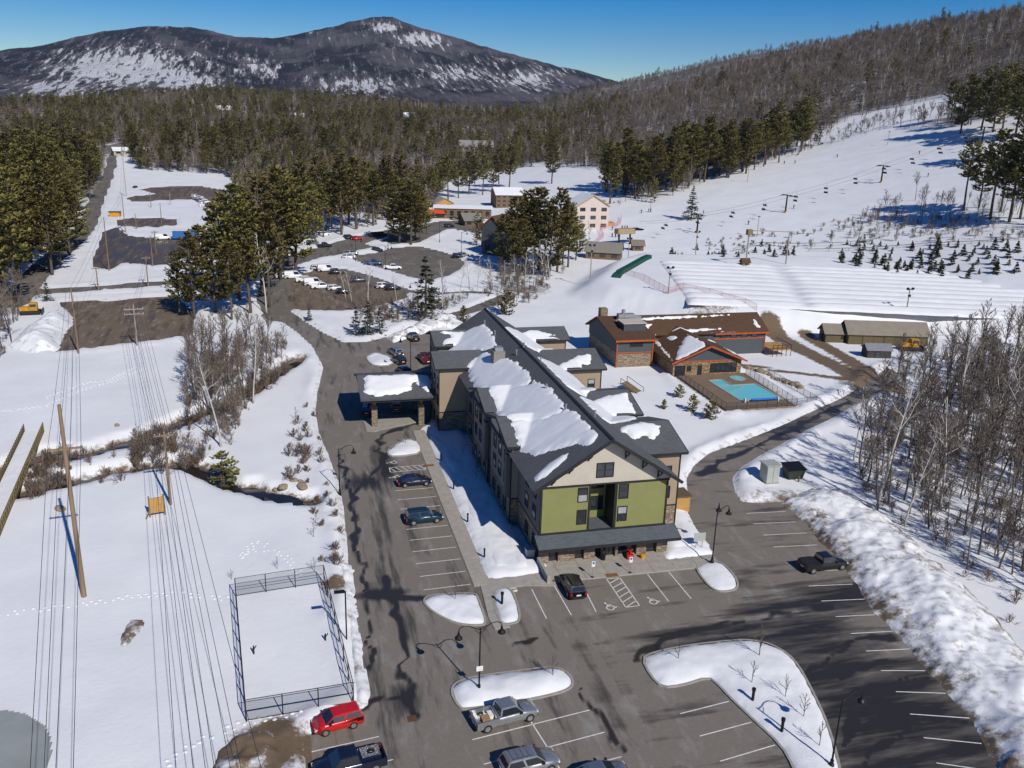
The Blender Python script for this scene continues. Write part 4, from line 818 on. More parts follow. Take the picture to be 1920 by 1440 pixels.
def lwin(root, side, a0, a1, z0, z1, hw, name='window', m_=None):   # opening on a local wall: side '-y','+y','-x','+x'
    s = -1 if side[0] == '-' else 1; f = MB(); g = MB()
    for mb, d0, d1, gr in ((f, .0, .07, 0), (g, .0, .09, -.09)):
        lo, hi = sorted((s*(hw+d0), s*(hw+d1)))
        if side[1] == 'y': mb.box(a0-gr, lo, z0-gr, a1+gr, hi, z1+gr)
        else: mb.box(lo, a0-gr, z0-gr, hi, a1+gr, z1+gr)
    o = part(f, name, FRAME, root); part(g, 'pane', m_ or GLASS, o); return o
sh = gable_building('maintenance_shed', 'long olive shed with a tan metal roof below the tubing lanes', 'shed', (134.2, 173.0), (17.5, -4.3), 9.2, 3.0, 2.9, 5.2, OLIVEW, METALR)
for a in (-6, -1, 4): lwin(sh, '-y', a, a+2.6, 0, 2.4, 3.0, 'door', OLIVEW)
sh = gable_building('shed_annex', 'small olive cabin at the left end of the long shed', 'shed', (122.6, 176.2), (17.5, -4.3), 2.1, 2.2, 2.6, 4.2, OLIVEW, METALR); lwin(sh, '-x', -.5, .5, 0, 2.0, 2.1, 'door')
sh = gable_building('tool_shed', 'small dark shed with a snowy metal roof in front of the long shed', 'shed', (124.3, 161.6), (17.5, -4.3), 2.6, 1.7, 2.2, 3.2, M('dark_board', (.05, .048, .042), .8), STEEL, .3); lwin(sh, '-y', -1, .2, 0, 1.9, 1.7, 'door')
q = P(1276, 890); t = thing('wooden_enclosure', 'new wooden enclosure behind the right corner of the hotel', 'enclosure', (48.6, 97.5, 0)); MB().box(47.2, 96.5, 0, 49.6, 98.9, 2.2).build('wall', WOODN, t); MB().box(47.0, 96.3, 2.2, 49.8, 99.1, 2.35).build('lid', OLIVEW, t)
GREYB = M('pale_green_box', (.36, .38, .35), .5, .1, 1); t = thing('utility_cabinet', 'pale grey green utility cabinet on the snow by the drive', 'cabinet', (65.1, 103.4, 0)); MB().box(64.0, 102.3, 0, 66.2, 104.5, .3).build('base', CONC, t); MB().box(64.1, 102.4, .3, 66.1, 104.4, 2.9).build('body', GREYB, t, bevel=.05); MB().box(63.95, 102.25, 2.9, 66.25, 104.55, 3.05).build('cap', GREYB, t)
for x in (64.15, 65.12): MB().box(x, 102.34, .4, x+.9, 102.4, 2.8).build('door', GREYB, t)
t = thing('dumpster', 'dark green lidded bin beside the grey utility cabinet', 'bin', (69.3, 104, 0)); mb = MB(); mb.add([(68.2, 103.1, .3), (70.4, 103.1, .3), (70.4, 104.9, .3), (68.2, 104.9, .3), (67.9, 102.9, 1.7), (70.7, 102.9, 1.7), (70.7, 105.1, 2.1), (67.9, 105.1, 2.1)], [(0, 3, 2, 1), (4, 5, 6, 7), (0, 1, 5, 4), (1, 2, 6, 5), (2, 3, 7, 6), (3, 0, 4, 7)])
mb.build('body', M('dark_green', (.03, .04, .03), .5), t, bevel=.08); mb = MB(); mb.slab([(67.8, 102.8, 1.78), (70.8, 102.8, 1.78), (70.8, 105.2, 2.2), (67.8, 105.2, 2.2)], .08); mb.build('lid', BLACKM, t); MB().tube([(69.3, 102.4, 0), (69.3, 102.4, 1.1)], .12, 8).build('bollard', OLIVEW, t)
# ------------------------------------------------------------------ trees
def foliage_mat(name, c1, c2, rough=.8):
    m, N, L, B = nodes(name); MATS[name] = m; tc = N.new('ShaderNodeTexCoord').outputs['Object']; oi = N.new('ShaderNodeObjectInfo')
    n = noise_node(N, L, .7, 3, .6, tc); a = mix(N, L, n.outputs[0], c1, c2)
    h = N.new('ShaderNodeHueSaturation'); L.new(a, h.inputs['Color'])
    r = N.new('ShaderNodeMapRange'); L.new(oi.outputs['Random'], r.inputs[0]); r.inputs[3].default_value = .7; r.inputs[4].default_value = 1.25; L.new(r.outputs[0], h.inputs['Value'])
    r = N.new('ShaderNodeMapRange'); L.new(oi.outputs['Random'], r.inputs[0]); r.inputs[3].default_value = .485; r.inputs[4].default_value = .515; L.new(r.outputs[0], h.inputs['Hue'])
    L.new(h.outputs[0], B.inputs['Base Color']); B.inputs['Roughness'].default_value = rough; B.inputs['Specular IOR Level'].default_value = .15; return m
NEEDLE = foliage_mat('pine_needles', (.095, .088, .024), (.25, .21, .065)); NEEDLE2 = foliage_mat('spruce_needles', (.03, .042, .02), (.07, .08, .032))
BARK = M('pine_bark', (.11, .085, .065), .9, .4, 2, stretch=(1, 1, .3)); GBARK = foliage_mat('grey_bark', (.06, .05, .042), (.15, .13, .11)); BIRCH = M('birch_bark', (.5, .47, .42), .8, .4, 2.5); TWIG = foliage_mat('brown_twigs', (.125, .098, .076), (.235, .19, .155)); TWIGR = foliage_mat('reddish_twigs', (.12, .08, .055), (.2, .14, .1))
PTWIG = foliage_mat('pale_twigs', (.3, .27, .24), (.42, .39, .35))
def needle_fan(V, F, p, d, ln, wd, rs, k=4):
    for _ in range(k):
        a = d+rs.normal(0, .55, 3)*np.array((1, 1, .45)); a /= np.linalg.norm(a)+1e-9
        s = np.cross(a, (rs.normal(0, .35), rs.normal(0, .35), 1.0)); s /= np.linalg.norm(s)+1e-9
        l = ln*rs.uniform(.6, 1.2); w_ = wd*rs.uniform(.7, 1.2); o = len(V)
        V += [tuple(p-s*w_*.35), tuple(p+a*l*.6-s*w_), tuple(p+a*l), tuple(p+a*l*.55+s*w_)]; F += [(o, o+1, o+2), (o, o+2, o+3)]
def pine_meshes(seed, H=20.0, start=.3, spread=.2, whorls=17, nb=5, shape='pine', mat=None, k=4, clumps=6, size=1.0):
    rs = np.random.default_rng(seed); tr = MB(); lean = rs.normal(0, .012, 2)
    tp = lambda z: np.array((lean[0]*z+.12*math.sin(z*.4+seed), lean[1]*z+.1*math.cos(z*.3), z))
    zs = np.linspace(-.6, H*.97, 9); tr.tube([tp(z) for z in zs], [max(.03, .016*H*(1-z/H)**.8+.02) for z in zs], 7)
    cr = MB(); V = []; F = []
    for i in range(whorls):
        t = (i+rs.uniform(0, .6))/whorls; z = H*(start+(1-start)*t*.98)
        if shape == 'pine': L0 = H*spread*(1.12-t)**.75*(.55+.6*min(1, t*3.5))
        else: L0 = H*spread*(1.03-t)
        for b in range(nb+(rs.random() < .5)):
            if rs.random() < (.14 if shape == 'pine' else .03): continue
            az = rs.uniform(0, 6.283); ln = L0*rs.uniform(.6, 1.18); up_ = rs.uniform(.05, .35) if shape == 'pine' else rs.uniform(-.35, -.1)
            p0 = tp(min(z, H*.97)); d = np.array((math.cos(az), math.sin(az), up_)); pm = p0+d*ln*.5+np.array((0, 0, -.05*ln)); p1 = p0+d*ln+np.array((0, 0, .12*ln if shape == 'pine' else .06*ln))
            tr.tube([p0, pm, p1], [.028+.006*ln, .02+.003*ln, .012], 3, False)
            for c in range(clumps):
                f = .28+.72*(c+rs.random()*.8)/clumps; p = (p0+(pm-p0)*f*2) if f < .5 else (pm+(p1-pm)*(f-.5)*2)
                p = p+rs.normal(0, .12*ln*.35, 3)*np.array((1, 1, .35)); dd = d*.8+np.array((0, 0, .25)); needle_fan(V, F, p, dd, size*(.55+.1*ln), size*(.17+.02*ln), rs, k)
    needle_fan(V, F, tp(H*.97), np.array((0, 0, 1.)), size*.9, .2, rs, 6)
    cr.v = V; cr.f = F; cr.m = [0]*len(F)
    return tr.mesh('trunk', BARK, True), cr.mesh('crown', mat or NEEDLE)
def bare_meshes(seed, H=14.0, tw=.02, bark=None, twig=None, fork=.35, spread=.55, levels=3, n1=9, n2=6, n3=5, r0=.012):
    rs = np.random.default_rng(seed); tr = MB(); cr = MB()
    def limb(p, d, ln, r, n=4, curve=.15):
        pts = [p]; q = p.copy(); dd = d.copy()
        for i in range(n): dd = dd+rs.normal(0, curve, 3)+np.array((0, 0, .06)); dd /= np.linalg.norm(dd); q = q+dd*ln/n; pts.append(q.copy())
        return pts, dd
    trunk, _ = limb(np.array((0, 0, -.5)), np.array((rs.normal(0, .05), rs.normal(0, .05), 1.)), H*.92, 0, 7, .05)
    R0 = H*r0; tr.tube(trunk, [R0*(1-.88*i/7)+.012 for i in range(8)], 7)
    def along(pts, f):
        x = f*(len(pts)-1); i = min(int(x), len(pts)-2); return pts[i]+(pts[i+1]-pts[i])*(x-i)
    for b in range(n1):
        f = fork+(1-fork)*(b+rs.random())/n1*.97; p = along(trunk, f); az = b*2.4+rs.normal(0, .5); ang = rs.uniform(.35, .8)
        d = np.array((math.cos(az)*math.sin(ang), math.sin(az)*math.sin(ang), math.cos(ang))); ln = H*(1.08-f)*spread*rs.uniform(.6, 1.1); r = R0*(1-f)*.5+.015
        l1, d1 = limb(p, d, ln, r); tr.tube(l1, [r*(1-.8*i/4)+.008 for i in range(5)], 5, False)
        for c in range(n2):
            g_ = .25+.75*(c+rs.random())/n2; p2 = along(l1, min(g_, .99)); d2 = d1*.7+rs.normal(0, .45, 3)+np.array((0, 0, .25)); d2 /= np.linalg.norm(d2); ln2 = ln*.5*rs.uniform(.5, 1.1)*(1.2-g_*.5)
            l2, d3 = limb(p2, d2, ln2, 0, 2, .12); cr.tube(l2, [tw*1.1, tw*.9, tw*.55], 3, False)
            for e in range(n3):
                p3 = along(l2, min(.99, .15+.85*(e+rs.random())/n3)); d4 = d3*.8+rs.normal(0, .5, 3)+np.array((0, 0, .2)); d4 /= np.linalg.norm(d4); q = p3+d4*ln2*.55*rs.uniform(.5, 1.1)
                s = np.cross(d4, rs.normal(0, 1, 3)); s /= np.linalg.norm(s)+1e-9; o = len(cr.v); w_ = tw*.8
                cr.v += [tuple(p3-s*w_), tuple(p3+s*w_), tuple(q)]; cr.f += [(o, o+1, o+2)]; cr.m += [0]
    return tr.mesh('trunk', bark or GBARK, True), cr.mesh('crown', twig or TWIG)
def proto(name, meshes, H):
    return (name, meshes, H)
KINDS = {
    'pine': [proto('pine_tree', pine_meshes(s, 20, st, sp, 20, 6, 'pine', None, 5, 9, .86), 20) for s, st, sp in ((1, .25, .23), (2, .18, .24), (3, .36, .22), (4, .12, .25), (5, .42, .22), (6, .3, .26))],
    'spruce': [proto('spruce_tree', pine_meshes(11, 12, .06, .26, 16, 7, 'spruce', NEEDLE2, 4, 5, .8), 12), proto('spruce_tree', pine_meshes(12, 12, .04, .3, 14, 7, 'spruce', NEEDLE2, 4, 5, .8), 12)],
    'fir': [proto('young_fir', pine_meshes(15, 2.2, .04, .46, 9, 8, 'spruce', NEEDLE2, 4, 5, .42), 2.2), proto('young_fir', pine_meshes(16, 2.2, .06, .5, 8, 8, 'spruce', NEEDLE2, 4, 5, .42), 2.2)],
    'bare': [proto('bare_tree', bare_meshes(21+i, 14, .03, fork=fk, spread=sp, n1=14, n2=8, n3=8, r0=.0095), 14) for i, (fk, sp) in enumerate(((.35, .5), (.45, .45), (.25, .5), (.5, .55), (.55, .4)))],
    'birch': [proto('birch_tree', bare_meshes(31+i, 14, .022, BIRCH, PTWIG, fk, sp, r0=.0095), 14) for i, (fk, sp) in enumerate(((.4, .4), (.5, .42), (.3, .45)))],
    'sapling': [proto('sapling', bare_meshes(41+i, 3.6, .012, GBARK, TWIG, .3, .5, n1=8, n2=5, n3=3, r0=.009), 3.6) for i in range(3)],
    'bush': [proto('bare_bush', bare_meshes(51+i, 2.0, .014, TWIGR, TWIGR, .02, .95, n1=16, n2=6, n3=4, r0=.006), 2.0) for i in range(3)],
    'shrub': [proto('evergreen_shrub', pine_meshes(61+i, 2.4, .02, .42, 9, 7, 'pine', NEEDLE, 4, 4, .4), 2.4) for i in range(2)],
}
TREE_N = {}
def proj_px(p):
    d = np.array((p[0], p[1], p[2]-CAM_H)); z = d@fw; return 960+FPX*(d@rt)/z, 720-FPX*(d@up)/z
def plant(kind, pos, H, label, group, var=None, rz=None, cat='tree'):
    ks = KINDS[kind]; nm, (tm, cm), H0 = ks[(TREE_N.get(kind, 0) if var is None else var) % len(ks)]; TREE_N[kind] = TREE_N.get(kind, 0)+1
    s = H/H0; root = thing(nm, label, cat, tuple(pos), random.uniform(0, 6.28) if rz is None else rz, group); root.scale = (s*random.uniform(.9, 1.12),)*2+(s,)
    for n_, me in (('trunk', tm), ('crown', cm)):
        o = bpy.data.objects.new(n_, me); C.objects.link(o); o.parent = root
    PLANTED.append((pos[0], pos[1])); return root
PLANTED = []
def height_for(pos, ytop):
    lo, hi = .2, 45.
    for _ in range(30):
        m_ = (lo+hi)/2
        if proj_px((pos[0], pos[1], pos[2]+m_))[1] > ytop: lo = m_
        else: hi = m_
    return m_
ORD = ('leftmost', 'second from left', 'third from left', 'fourth from left', 'fifth from left', 'sixth from left', 'seventh from left', 'eighth from left', 'ninth from left', 'tenth from left', 'eleventh from left', 'twelfth from left', 'thirteenth from left', 'fourteenth from left', 'fifteenth from left', 'sixteenth from left', 'seventeenth from left')
def stand(kind, rows, label0, group, cat='tree'):
    rows = sorted(rows)
    for i_, (bx_, by_, ty_) in enumerate(rows):
        label = label0 if len(rows) > 17 or len(rows) == 1 else label0+', '+ORD[i_]
        q = G(bx_, by_, -.1); plant(kind, q, max(.5, min(34, height_for(q, ty_))), label, group, cat=cat)
def fill(kind, poly, gap, h0, h1, label, group, nmax=400, cat='tree', avoid=None):
    p = np.array(poly); n = 0; tries = 0; got = []
    while n < nmax and tries < 6000:
        tries += 1; x = random.uniform(p[:, 0].min(), p[:, 0].max()); y = random.uniform(p[:, 1].min(), p[:, 1].max())
        if sdf(np.array([x]), np.array([y]), poly)[0] < 0: continue
        if any((x-a)**2+(y-b)**2 < gap*gap for a, b in got): continue
        if avoid and avoid(x, y): continue
        got.append((x, y)); plant(kind, (x, y, ground_z(x, y)-.1), random.uniform(h0, h1), label, group, cat=cat); n += 1
def gpoly(zf, pts): return [tuple(G(*zf(*p))[:2]) for p in pts]
on_road = paved
# key pines by their foot and top in the photograph
g = 'tall pines beside the creek and gravel lot'
stand('pine', [(365, 600, 432), (405, 588, 425), (338, 592, 470), (450, 565, 345), (490, 545, 325), (526, 525, 308), (556, 520, 332), (470, 592, 425), (435, 603, 452), (506, 578, 400), (420, 550, 370), (385, 560, 420), (540, 500, 330), (465, 540, 350)], 'tall olive pine in the clump between the creek and the gravel lot', g)
g = 'tall pines behind the far car park'
stand('pine', [(600, 440, 292), (640, 442, 286), (668, 432, 292), (700, 425, 318), (622, 430, 320), (585, 450, 340), (655, 420, 300), (560, 430, 300), (690, 400, 300), (725, 405, 290), (750, 400, 280), (720, 395, 305)], 'tall pine in the row behind the far car park', g)
stand('pine', [(750, 457, 332), (770, 462, 336), (788, 455, 345), (760, 452, 362), (738, 450, 372), (778, 450, 350), (800, 440, 380)], 'dense pine in the clump on the car park island', 'pines on the car park island')
stand('pine', [(965, 507, 368), (985, 500, 355), (1010, 507, 350), (1045, 512, 352), (1065, 503, 378), (946, 510, 400), (1030, 522, 372), (1080, 490, 412), (1000, 490, 362), (975, 520, 410), (1055, 495, 395)], 'dense dark pine in the clump before the slope', 'pines in the clump before the slope')
stand('pine', [(880, 365, 285), (905, 366, 288), (935, 362, 278), (955, 352, 272), (890, 350, 290), (860, 372, 300), (840, 380, 290), (820, 370, 300), (1035, 345, 262), (925, 352, 290), (805, 385, 310)], 'pine standing along the foot of the beginner slope', 'pines along the beginner slope')
stand('pine', [(100, 519, 345), (114, 502, 350), (132, 481, 340), (146, 464, 335), (12, 548, 300), (36, 520, 310), (-8, 575, 290), (58, 495, 315), (88, 462, 300)], 'tall olive pine beside the long road at the left edge', 'pines beside the long road')
rows = []
for i in range(46):
    t = i/46; bx_ = 1140+t*370+random.uniform(-14, 14); by_ = 383-t*95+random.uniform(-24, 8); rows.append((bx_, by_, by_-random.uniform(82, 125)+t*12))
stand('pine', rows, 'tall pine on the dark edge of the ski slope', 'pines lining the ski slope')
stand('pine', [(1805, 398, 258), (1855, 415, 240), (1890, 420, 236), (1912, 412, 250), (1875, 400, 262), (1835, 392, 265), (1925, 425, 235), (1800, 252, 135), (1840, 246, 122), (1880, 242, 116), (1905, 252, 112), (1860, 250, 130), (1918, 258, 120), (1782, 225, 150), (1820, 235, 145), (1925, 300, 150)], 'ragged tall pine on the right side of the ski slope', 'pines on the right of the ski slope')
stand('spruce', [(1295, 413, 349)], 'lone spruce standing in the open ski slope', None)
stand('spruce', [(90, 570, 525), (690, 632, 560), (668, 632, 575), (712, 628, 578), (798, 603, 482), (735, 600, 560), (580, 605, 575)], 'small conifer on the snow between the drive and the car park', 'small conifers by the drive')
stand('shrub', [(950, 592, 545), (870, 608, 575), (420, 905, 850), (1273, 750, 722), (1332, 790, 752), (1298, 775, 742), (1245, 770, 750)], 'rounded evergreen shrub on the snow', 'evergreen shrubs', 'shrub')
fill('pine', gpoly(FULL, [(-80, 640), (20, 575), (60, 520), (95, 470), (140, 425), (170, 392), (184, 335), (150, 300), (-80, 320)]), 5.0, 19, 30, 'tall pine in the dense wood left of the long road', 'pines in the wood left of the road', 135, avoid=on_road)
fill('pine', gpoly(FULL, [(235, 318), (420, 330), (560, 300), (700, 290), (860, 285), (860, 260), (500, 255), (235, 275)]), 9, 16, 23, 'pine in the far wood beyond the gravel lots', 'pines beyond the gravel lots', 70, avoid=on_road)
# bare trees
fill('bare', pp(FULL, [(1610, 870), (1640, 800), (1700, 735), (1800, 690), (1960, 660), (2080, 900), (2050, 1180), (1900, 1150), (1800, 1060), (1700, 990), (1600, 950)]), 2.3, 10, 17, 'leafless grey tree in the wood right of the drive', 'bare trees in the wood right of the drive', 150, avoid=on_road)
stand('birch', [(1643, 955, 640), (1695, 990, 800), (1785, 815, 585), (1850, 830, 600), (1760, 960, 720), (1905, 900, 600), (1600, 870, 700)], 'white barked birch rising in the wood right of the drive', 'white birches in the wood right of the drive')
fill('bare', pp(Z7, [(1010, 640), (1050, 420), (1300, 330), (1500, 380), (1560, 440), (1450, 560), (1300, 700), (1280, 880), (1150, 860), (1120, 700)]), 2.6, 8, 14, 'leafless tree in the thicket along the creek', 'bare trees along the creek', 40, avoid=on_road)
stand('birch', [(1125, 940, 0)][:0]+[(500, 590, 415), (475, 760, 590), (415, 845, 640)], 'pale tree standing in the creek thicket', 'pale trees in the creek thicket')
stand('birch', [(660, 570, 500), (690, 590, 478), (745, 575, 505), (830, 590, 470), (862, 560, 480), (880, 545, 470), (895, 550, 468), (905, 555, 470), (920, 550, 480), (648, 560, 490), (800, 560, 520), (985, 545, 455), (1000, 540, 450), (1020, 530, 440), (1030, 525, 435), (945, 540, 480), (965, 535, 470)], 'thin white birch between the car park and the hotel', 'birches behind the hotel')
fill('bare', pp(FULL, [(930, 590), (1000, 560), (1030, 530), (960, 520), (930, 545)]), 2.6, 6, 10, 'leafless tree on the bank left of the snow mound', 'bare trees left of the snow mound', 16, avoid=on_road)
fill('bare', gpoly(FULL, [(-40, 700), (30, 640), (45, 570), (90, 530), (10, 540), (-60, 600)]), 3.2, 9, 14, 'leafless tree at the left edge beside the snow pile', 'bare trees at the left edge', 20, avoid=on_road)
fill('bare', gpoly(FULL, [(1640, 425), (1800, 420), (1930, 440), (1930, 400), (1800, 390), (1720, 375), (1660, 400)]), 4, 8, 13, 'leafless tree on the low ridge below the ski slope', 'bare trees below the ski slope', 26)
fill('bare', gpoly(FULL, [(1500, 262), (1640, 225), (1790, 198), (1790, 215), (1640, 250), (1510, 285)]), 4.5, 8, 12, 'thin leafless tree between the two pistes', 'bare trees between the pistes', 26)
fill('bare', gpoly(FULL, [(1030, 325), (1120, 310), (1130, 285), (1040, 300)]), 5, 10, 14, 'leafless tree at the top of the beginner slope', 'bare trees at the beginner slope', 14)
fill('bush', pp(FULL, [(60, 900), (150, 840), (320, 800), (440, 740), (520, 690), (545, 700), (470, 780), (400, 850), (300, 900), (150, 925)]), 2.4, 1.2, 2.4, 'leafless brown bush on the creek bank', 'bushes on the creek bank', 46, 'bush', on_road)
fill('bush', pp(FULL, [(1600, 880), (1640, 960), (1800, 1080), (1900, 1180), (1960, 1100), (1700, 900)]), 4, 1.2, 2.5, 'leafless brown bush at the foot of the right wood', 'bushes in the right wood', 26, 'bush', on_road)
fill('bush', gpoly(FULL, [(1560, 415), (1660, 420), (1760, 430), (1660, 450), (1500, 440)]), 5, 1.6, 3, 'leafless bush above the tubing lanes', 'bushes above the tubing lanes', 22, 'bush')
fill('fir', gpoly(FULL, [(1560, 490), (1590, 450), (1700, 465), (1920, 455), (1930, 510), (1700, 520)]), 3.2, 1.4, 3.4, 'young fir planted on the snowy bank above the tubing lanes', 'young firs above the tubing lanes', 90)
fill('fir', gpoly(FULL, [(1250, 470), (1420, 455), (1500, 470), (1480, 488), (1260, 484)]), 3.0, 1.6, 3.4, 'young fir beside the tubing lift frame', 'young firs by the tubing lift', 22)
# saplings in the lot, each with its own place
for (x, y), lab in zip([(34.3, 65.9), (42.2, 64.8), (39.4, 61.1), (41.4, 58.6), (41.5, 55.8), (40.8, 52.3)], ('bare sapling at the left tip of the hooked snow island', 'tallest bare sapling on the bend of the hooked snow island', 'bare sapling nearest the bend on the hooked snow island', 'second bare sapling down the hooked snow island', 'third bare sapling down the hooked snow island', 'lowest bare sapling on the hooked snow island')):
    plant('sapling', (x, y, .3), 4.6 if 'tallest' in lab else 3.2, lab, 'saplings on the hooked island')
for (px, py, h_), lab in zip(((1037, 1275, 3.6), (853, 1130, 3.0), (1215, 960, 4.2), (1258, 990, 2.6), (760, 835, 3.0), (1240, 930, 3.4), (893, 900, 3.6), (868, 860, 3.2), (520, 1070, 2.0), (435, 1090, 1.7), (590, 1075, 2.4), (588, 1010, 2.6), (592, 985, 2.2), (560, 830, 3.2), (555, 790, 3.0)), ('thin sapling on the lamp island', 'sapling on the island left of the footpath', 'staked sapling by the right hotel corner', 'short sapling in the snow by the right lamp', 'sapling on the island by the entrance canopy', 'sapling behind the right hotel corner', 'sapling by the hotel wall, nearer of two', 'sapling by the hotel wall, farther of two', 'round twiggy sapling above the court, right one', 'round twiggy sapling above the court, left one', 'sapling at the court corner by the drive', 'sapling along the drive above the court', 'upper sapling along the drive above the court', 'sapling on the verge above the creek outfall', 'sapling higher on the verge above the creek outfall')):
    q = P(px, py); plant('sapling', (q[0], q[1], .2), h_, lab, 'saplings round the hotel')
# far woods: one mass of instanced trees
def far_forest():
    col = bpy.data.collections.new('tree_kinds'); ms = []
    def joined(name, tm, cm):
        o = bpy.data.objects.new(name, None); bm = bmesh.new(); bm.from_mesh(tm); n0 = len(bm.faces); bm.from_mesh(cm); bm.faces.ensure_lookup_table()
        me = bpy.data.meshes.new(name)
        for f in bm.faces[n0:]: f.material_index = 1
        bm.to_mesh(me); bm.free(); me.materials.append(tm.materials[0]); me.materials.append(cm.materials[0]); ob = bpy.data.objects.new(name, me); col.objects.link(ob)
    for i in range(3): joined('a_pine%d' % i, *pine_meshes(71+i, 17, (.2, .3, .12)[i], .2, 14, 4, 'pine', NEEDLE, 3, 6, 1.05))
    for i in range(2): joined('b_spruce%d' % i, *pine_meshes(76+i, 14, .08, .2, 10, 5, 'spruce', NEEDLE2, 3, 3, 1.4))
    for i in range(3): joined('c_bare%d' % i, *bare_meshes(81+i, 13, .085, None, TWIG, .2, .55, n1=10, n2=6, n3=6))
    joined('d_birch', *bare_meshes(86, 13, .05, BIRCH, PTWIG, .35, .45, n1=7, n2=4, n3=4))
    n = 60000; az = np.random.default_rng(5).uniform(math.radians(-27), math.radians(60), n); rs = np.random.default_rng(6)
    r = np.sqrt(rs.uniform(330**2, 1500**2, n)); far = rs.random(n) < .3; r = np.where(far, np.sqrt(rs.uniform(1500**2, 2550**2, n)), r)
    x, y = r*np.sin(az), r*np.cos(az); z = terrain(x, y)
    u, v = pxof(x, y, z); ok = (u > -250) & (u < 2250)
    for q in OPEN: ok &= sdf(u, v, q) < 0
    for ln, hw, _ in LANES: ok &= pdist(x, y, ln) > hw+3
    for q in DIRT+[LOT_FAR]: ok &= sdf(x, y, q) < -3
    ridge = sm((az-math.radians(15))/math.radians(8))*sm((z-10)/18)
    pc = np.clip(.3-.34*ridge+(fbm(x/70, y/70, 3, 91)-.47)*(1.3-1.0*ridge), .03, .93); con = rs.random(n) < pc
    idx = np.where(con, np.where(rs.random(n) < .75, rs.integers(0, 3, n), rs.integers(3, 5, n)), np.where(rs.random(n) < .88, rs.integers(5, 8, n), 8))
    sc = rs.uniform(.5, 1.0, n)+.45*rs.random(n)**3; x, y, z, idx, sc = [q[ok] for q in (x, y, z, idx, sc)]
    me = bpy.data.meshes.new('forest'); me.vertices.add(len(x)); me.vertices.foreach_set('co', np.stack([x, y, z-.3], -1).astype(np.float32).ravel())
    for nm, tp_, vals in (('idx', 'INT', idx.astype(np.int32)), ('scl', 'FLOAT', sc.astype(np.float32)), ('rot', 'FLOAT', rs.uniform(0, 6.28, len(x)).astype(np.float32))):
        a = me.attributes.new(nm, tp_, 'POINT'); a.data.foreach_set('value', vals)
    o = bpy.data.objects.new('forest', me); C.objects.link(o); tag(o, 'mixed pine and bare hardwood forest covering the hills behind', 'forest', kind='stuff')
    ng = bpy.data.node_groups.new('forest', 'GeometryNodeTree'); ng.interface.new_socket('Geometry', in_out='INPUT', socket_type='NodeSocketGeometry'); ng.interface.new_socket('Geometry', in_out='OUTPUT', socket_type='NodeSocketGeometry')
    N = ng.nodes; L = ng.links; gi = N.new('NodeGroupInput'); go = N.new('NodeGroupOutput'); ip = N.new('GeometryNodeInstanceOnPoints'); ci = N.new('GeometryNodeCollectionInfo')
    ci.inputs['Collection'].default_value = col; ci.inputs['Separate Children'].default_value = True; ci.inputs['Reset Children'].default_value = True
    def attr(nm, t): a = N.new('GeometryNodeInputNamedAttribute'); a.data_type = t; a.inputs['Name'].default_value = nm; return a.outputs['Attribute']
    L.new(gi.outputs[0], ip.inputs['Points']); L.new(ci.outputs[0], ip.inputs['Instance']); ip.inputs['Pick Instance'].default_value = True
    L.new(attr('idx', 'INT'), ip.inputs['Instance Index']); L.new(attr('scl', 'FLOAT'), ip.inputs['Scale'])
    cx = N.new('ShaderNodeCombineXYZ'); L.new(attr('rot', 'FLOAT'), cx.inputs[2]); L.new(cx.outputs[0], ip.inputs['Rotation']); L.new(ip.outputs[0], go.inputs[0])
    md = o.modifiers.new('forest', 'NODES'); md.node_group = ng
    print('forest points', len(x))
far_forest()
# ------------------------------------------------------------------ vehicles
RUBBER = M('tyre_rubber', (.02, .02, .02), .8); RIM = M('alloy_rim', (.5, .5, .52), .35, .1, 3, metal=.8); CGLASS = GLASS; LAMP_R = M('tail_lamp', (.3, .01, .01), .3); LAMP_W = M('head_lamp', (.7, .72, .75), .15); PLAST = M('black_plastic', (.02, .02, .021), .6)
def paint(name, col, metal=.0):
    k = 'paint_'+name
    if k not in MATS:
        m, N, L, B = nodes(k); MATS[k] = m; B.inputs['Base Color'].default_value = (*col, 1); B.inputs['Metallic'].default_value = metal; B.inputs['Roughness'].default_value = .32; B.inputs['Coat Weight'].default_value = .6; B.inputs['Coat Roughness'].default_value = .08
        n = noise_node(N, L, 1.2, 4, .7, N.new('ShaderNodeTexCoord').outputs['Object']); r = ramp(N, L, n.outputs[0], [(.45, .26), (.8, .5)]); L.new(r.outputs[0], B.inputs['Roughness'])
    return MATS[k]
COL = {'red': ((.5, .012, .015), 0), 'navy': ((.012, .018, .04), .3), 'silver': ((.42, .43, .44), .7), 'greyblue': ((.2, .24, .29), .6), 'black': ((.014, .014, .015), .2), 'teal': ((.012, .04, .06), .4), 'white': ((.75, .75, .75), 0), 'maroon': ((.12, .01, .025), .3), 'blue': ((.03, .08, .2), .4), 'grey': ((.12, .12, .125), .5), 'tan': ((.3, .25, .18), .2)}
CK = {  # L, W, hood z, belt z, roof z, cabin base x0 x1, roof x0 x1, wheel r
    'sedan': (4.75, 1.84, .88, .93, 1.43, -1.95, 1.2, -1.05, .25, .33), 'suv': (4.75, 1.92, 1.02, 1.08, 1.72, -2.25, 1.15, -1.95, .4, .37), 'hatch': (4.15, 1.8, 1.0, 1.04, 1.6, -2.0, 1.15, -1.8, .42, .35),
    'pickup': (5.7, 1.96, 1.1, 1.15, 1.85, -.75, 1.45, -.6, .75, .4), 'van': (5.4, 2.0, 1.15, 1.2, 2.3, -2.65, 1.9, -2.6, 1.2, .36)}
CAR_MESH = {}
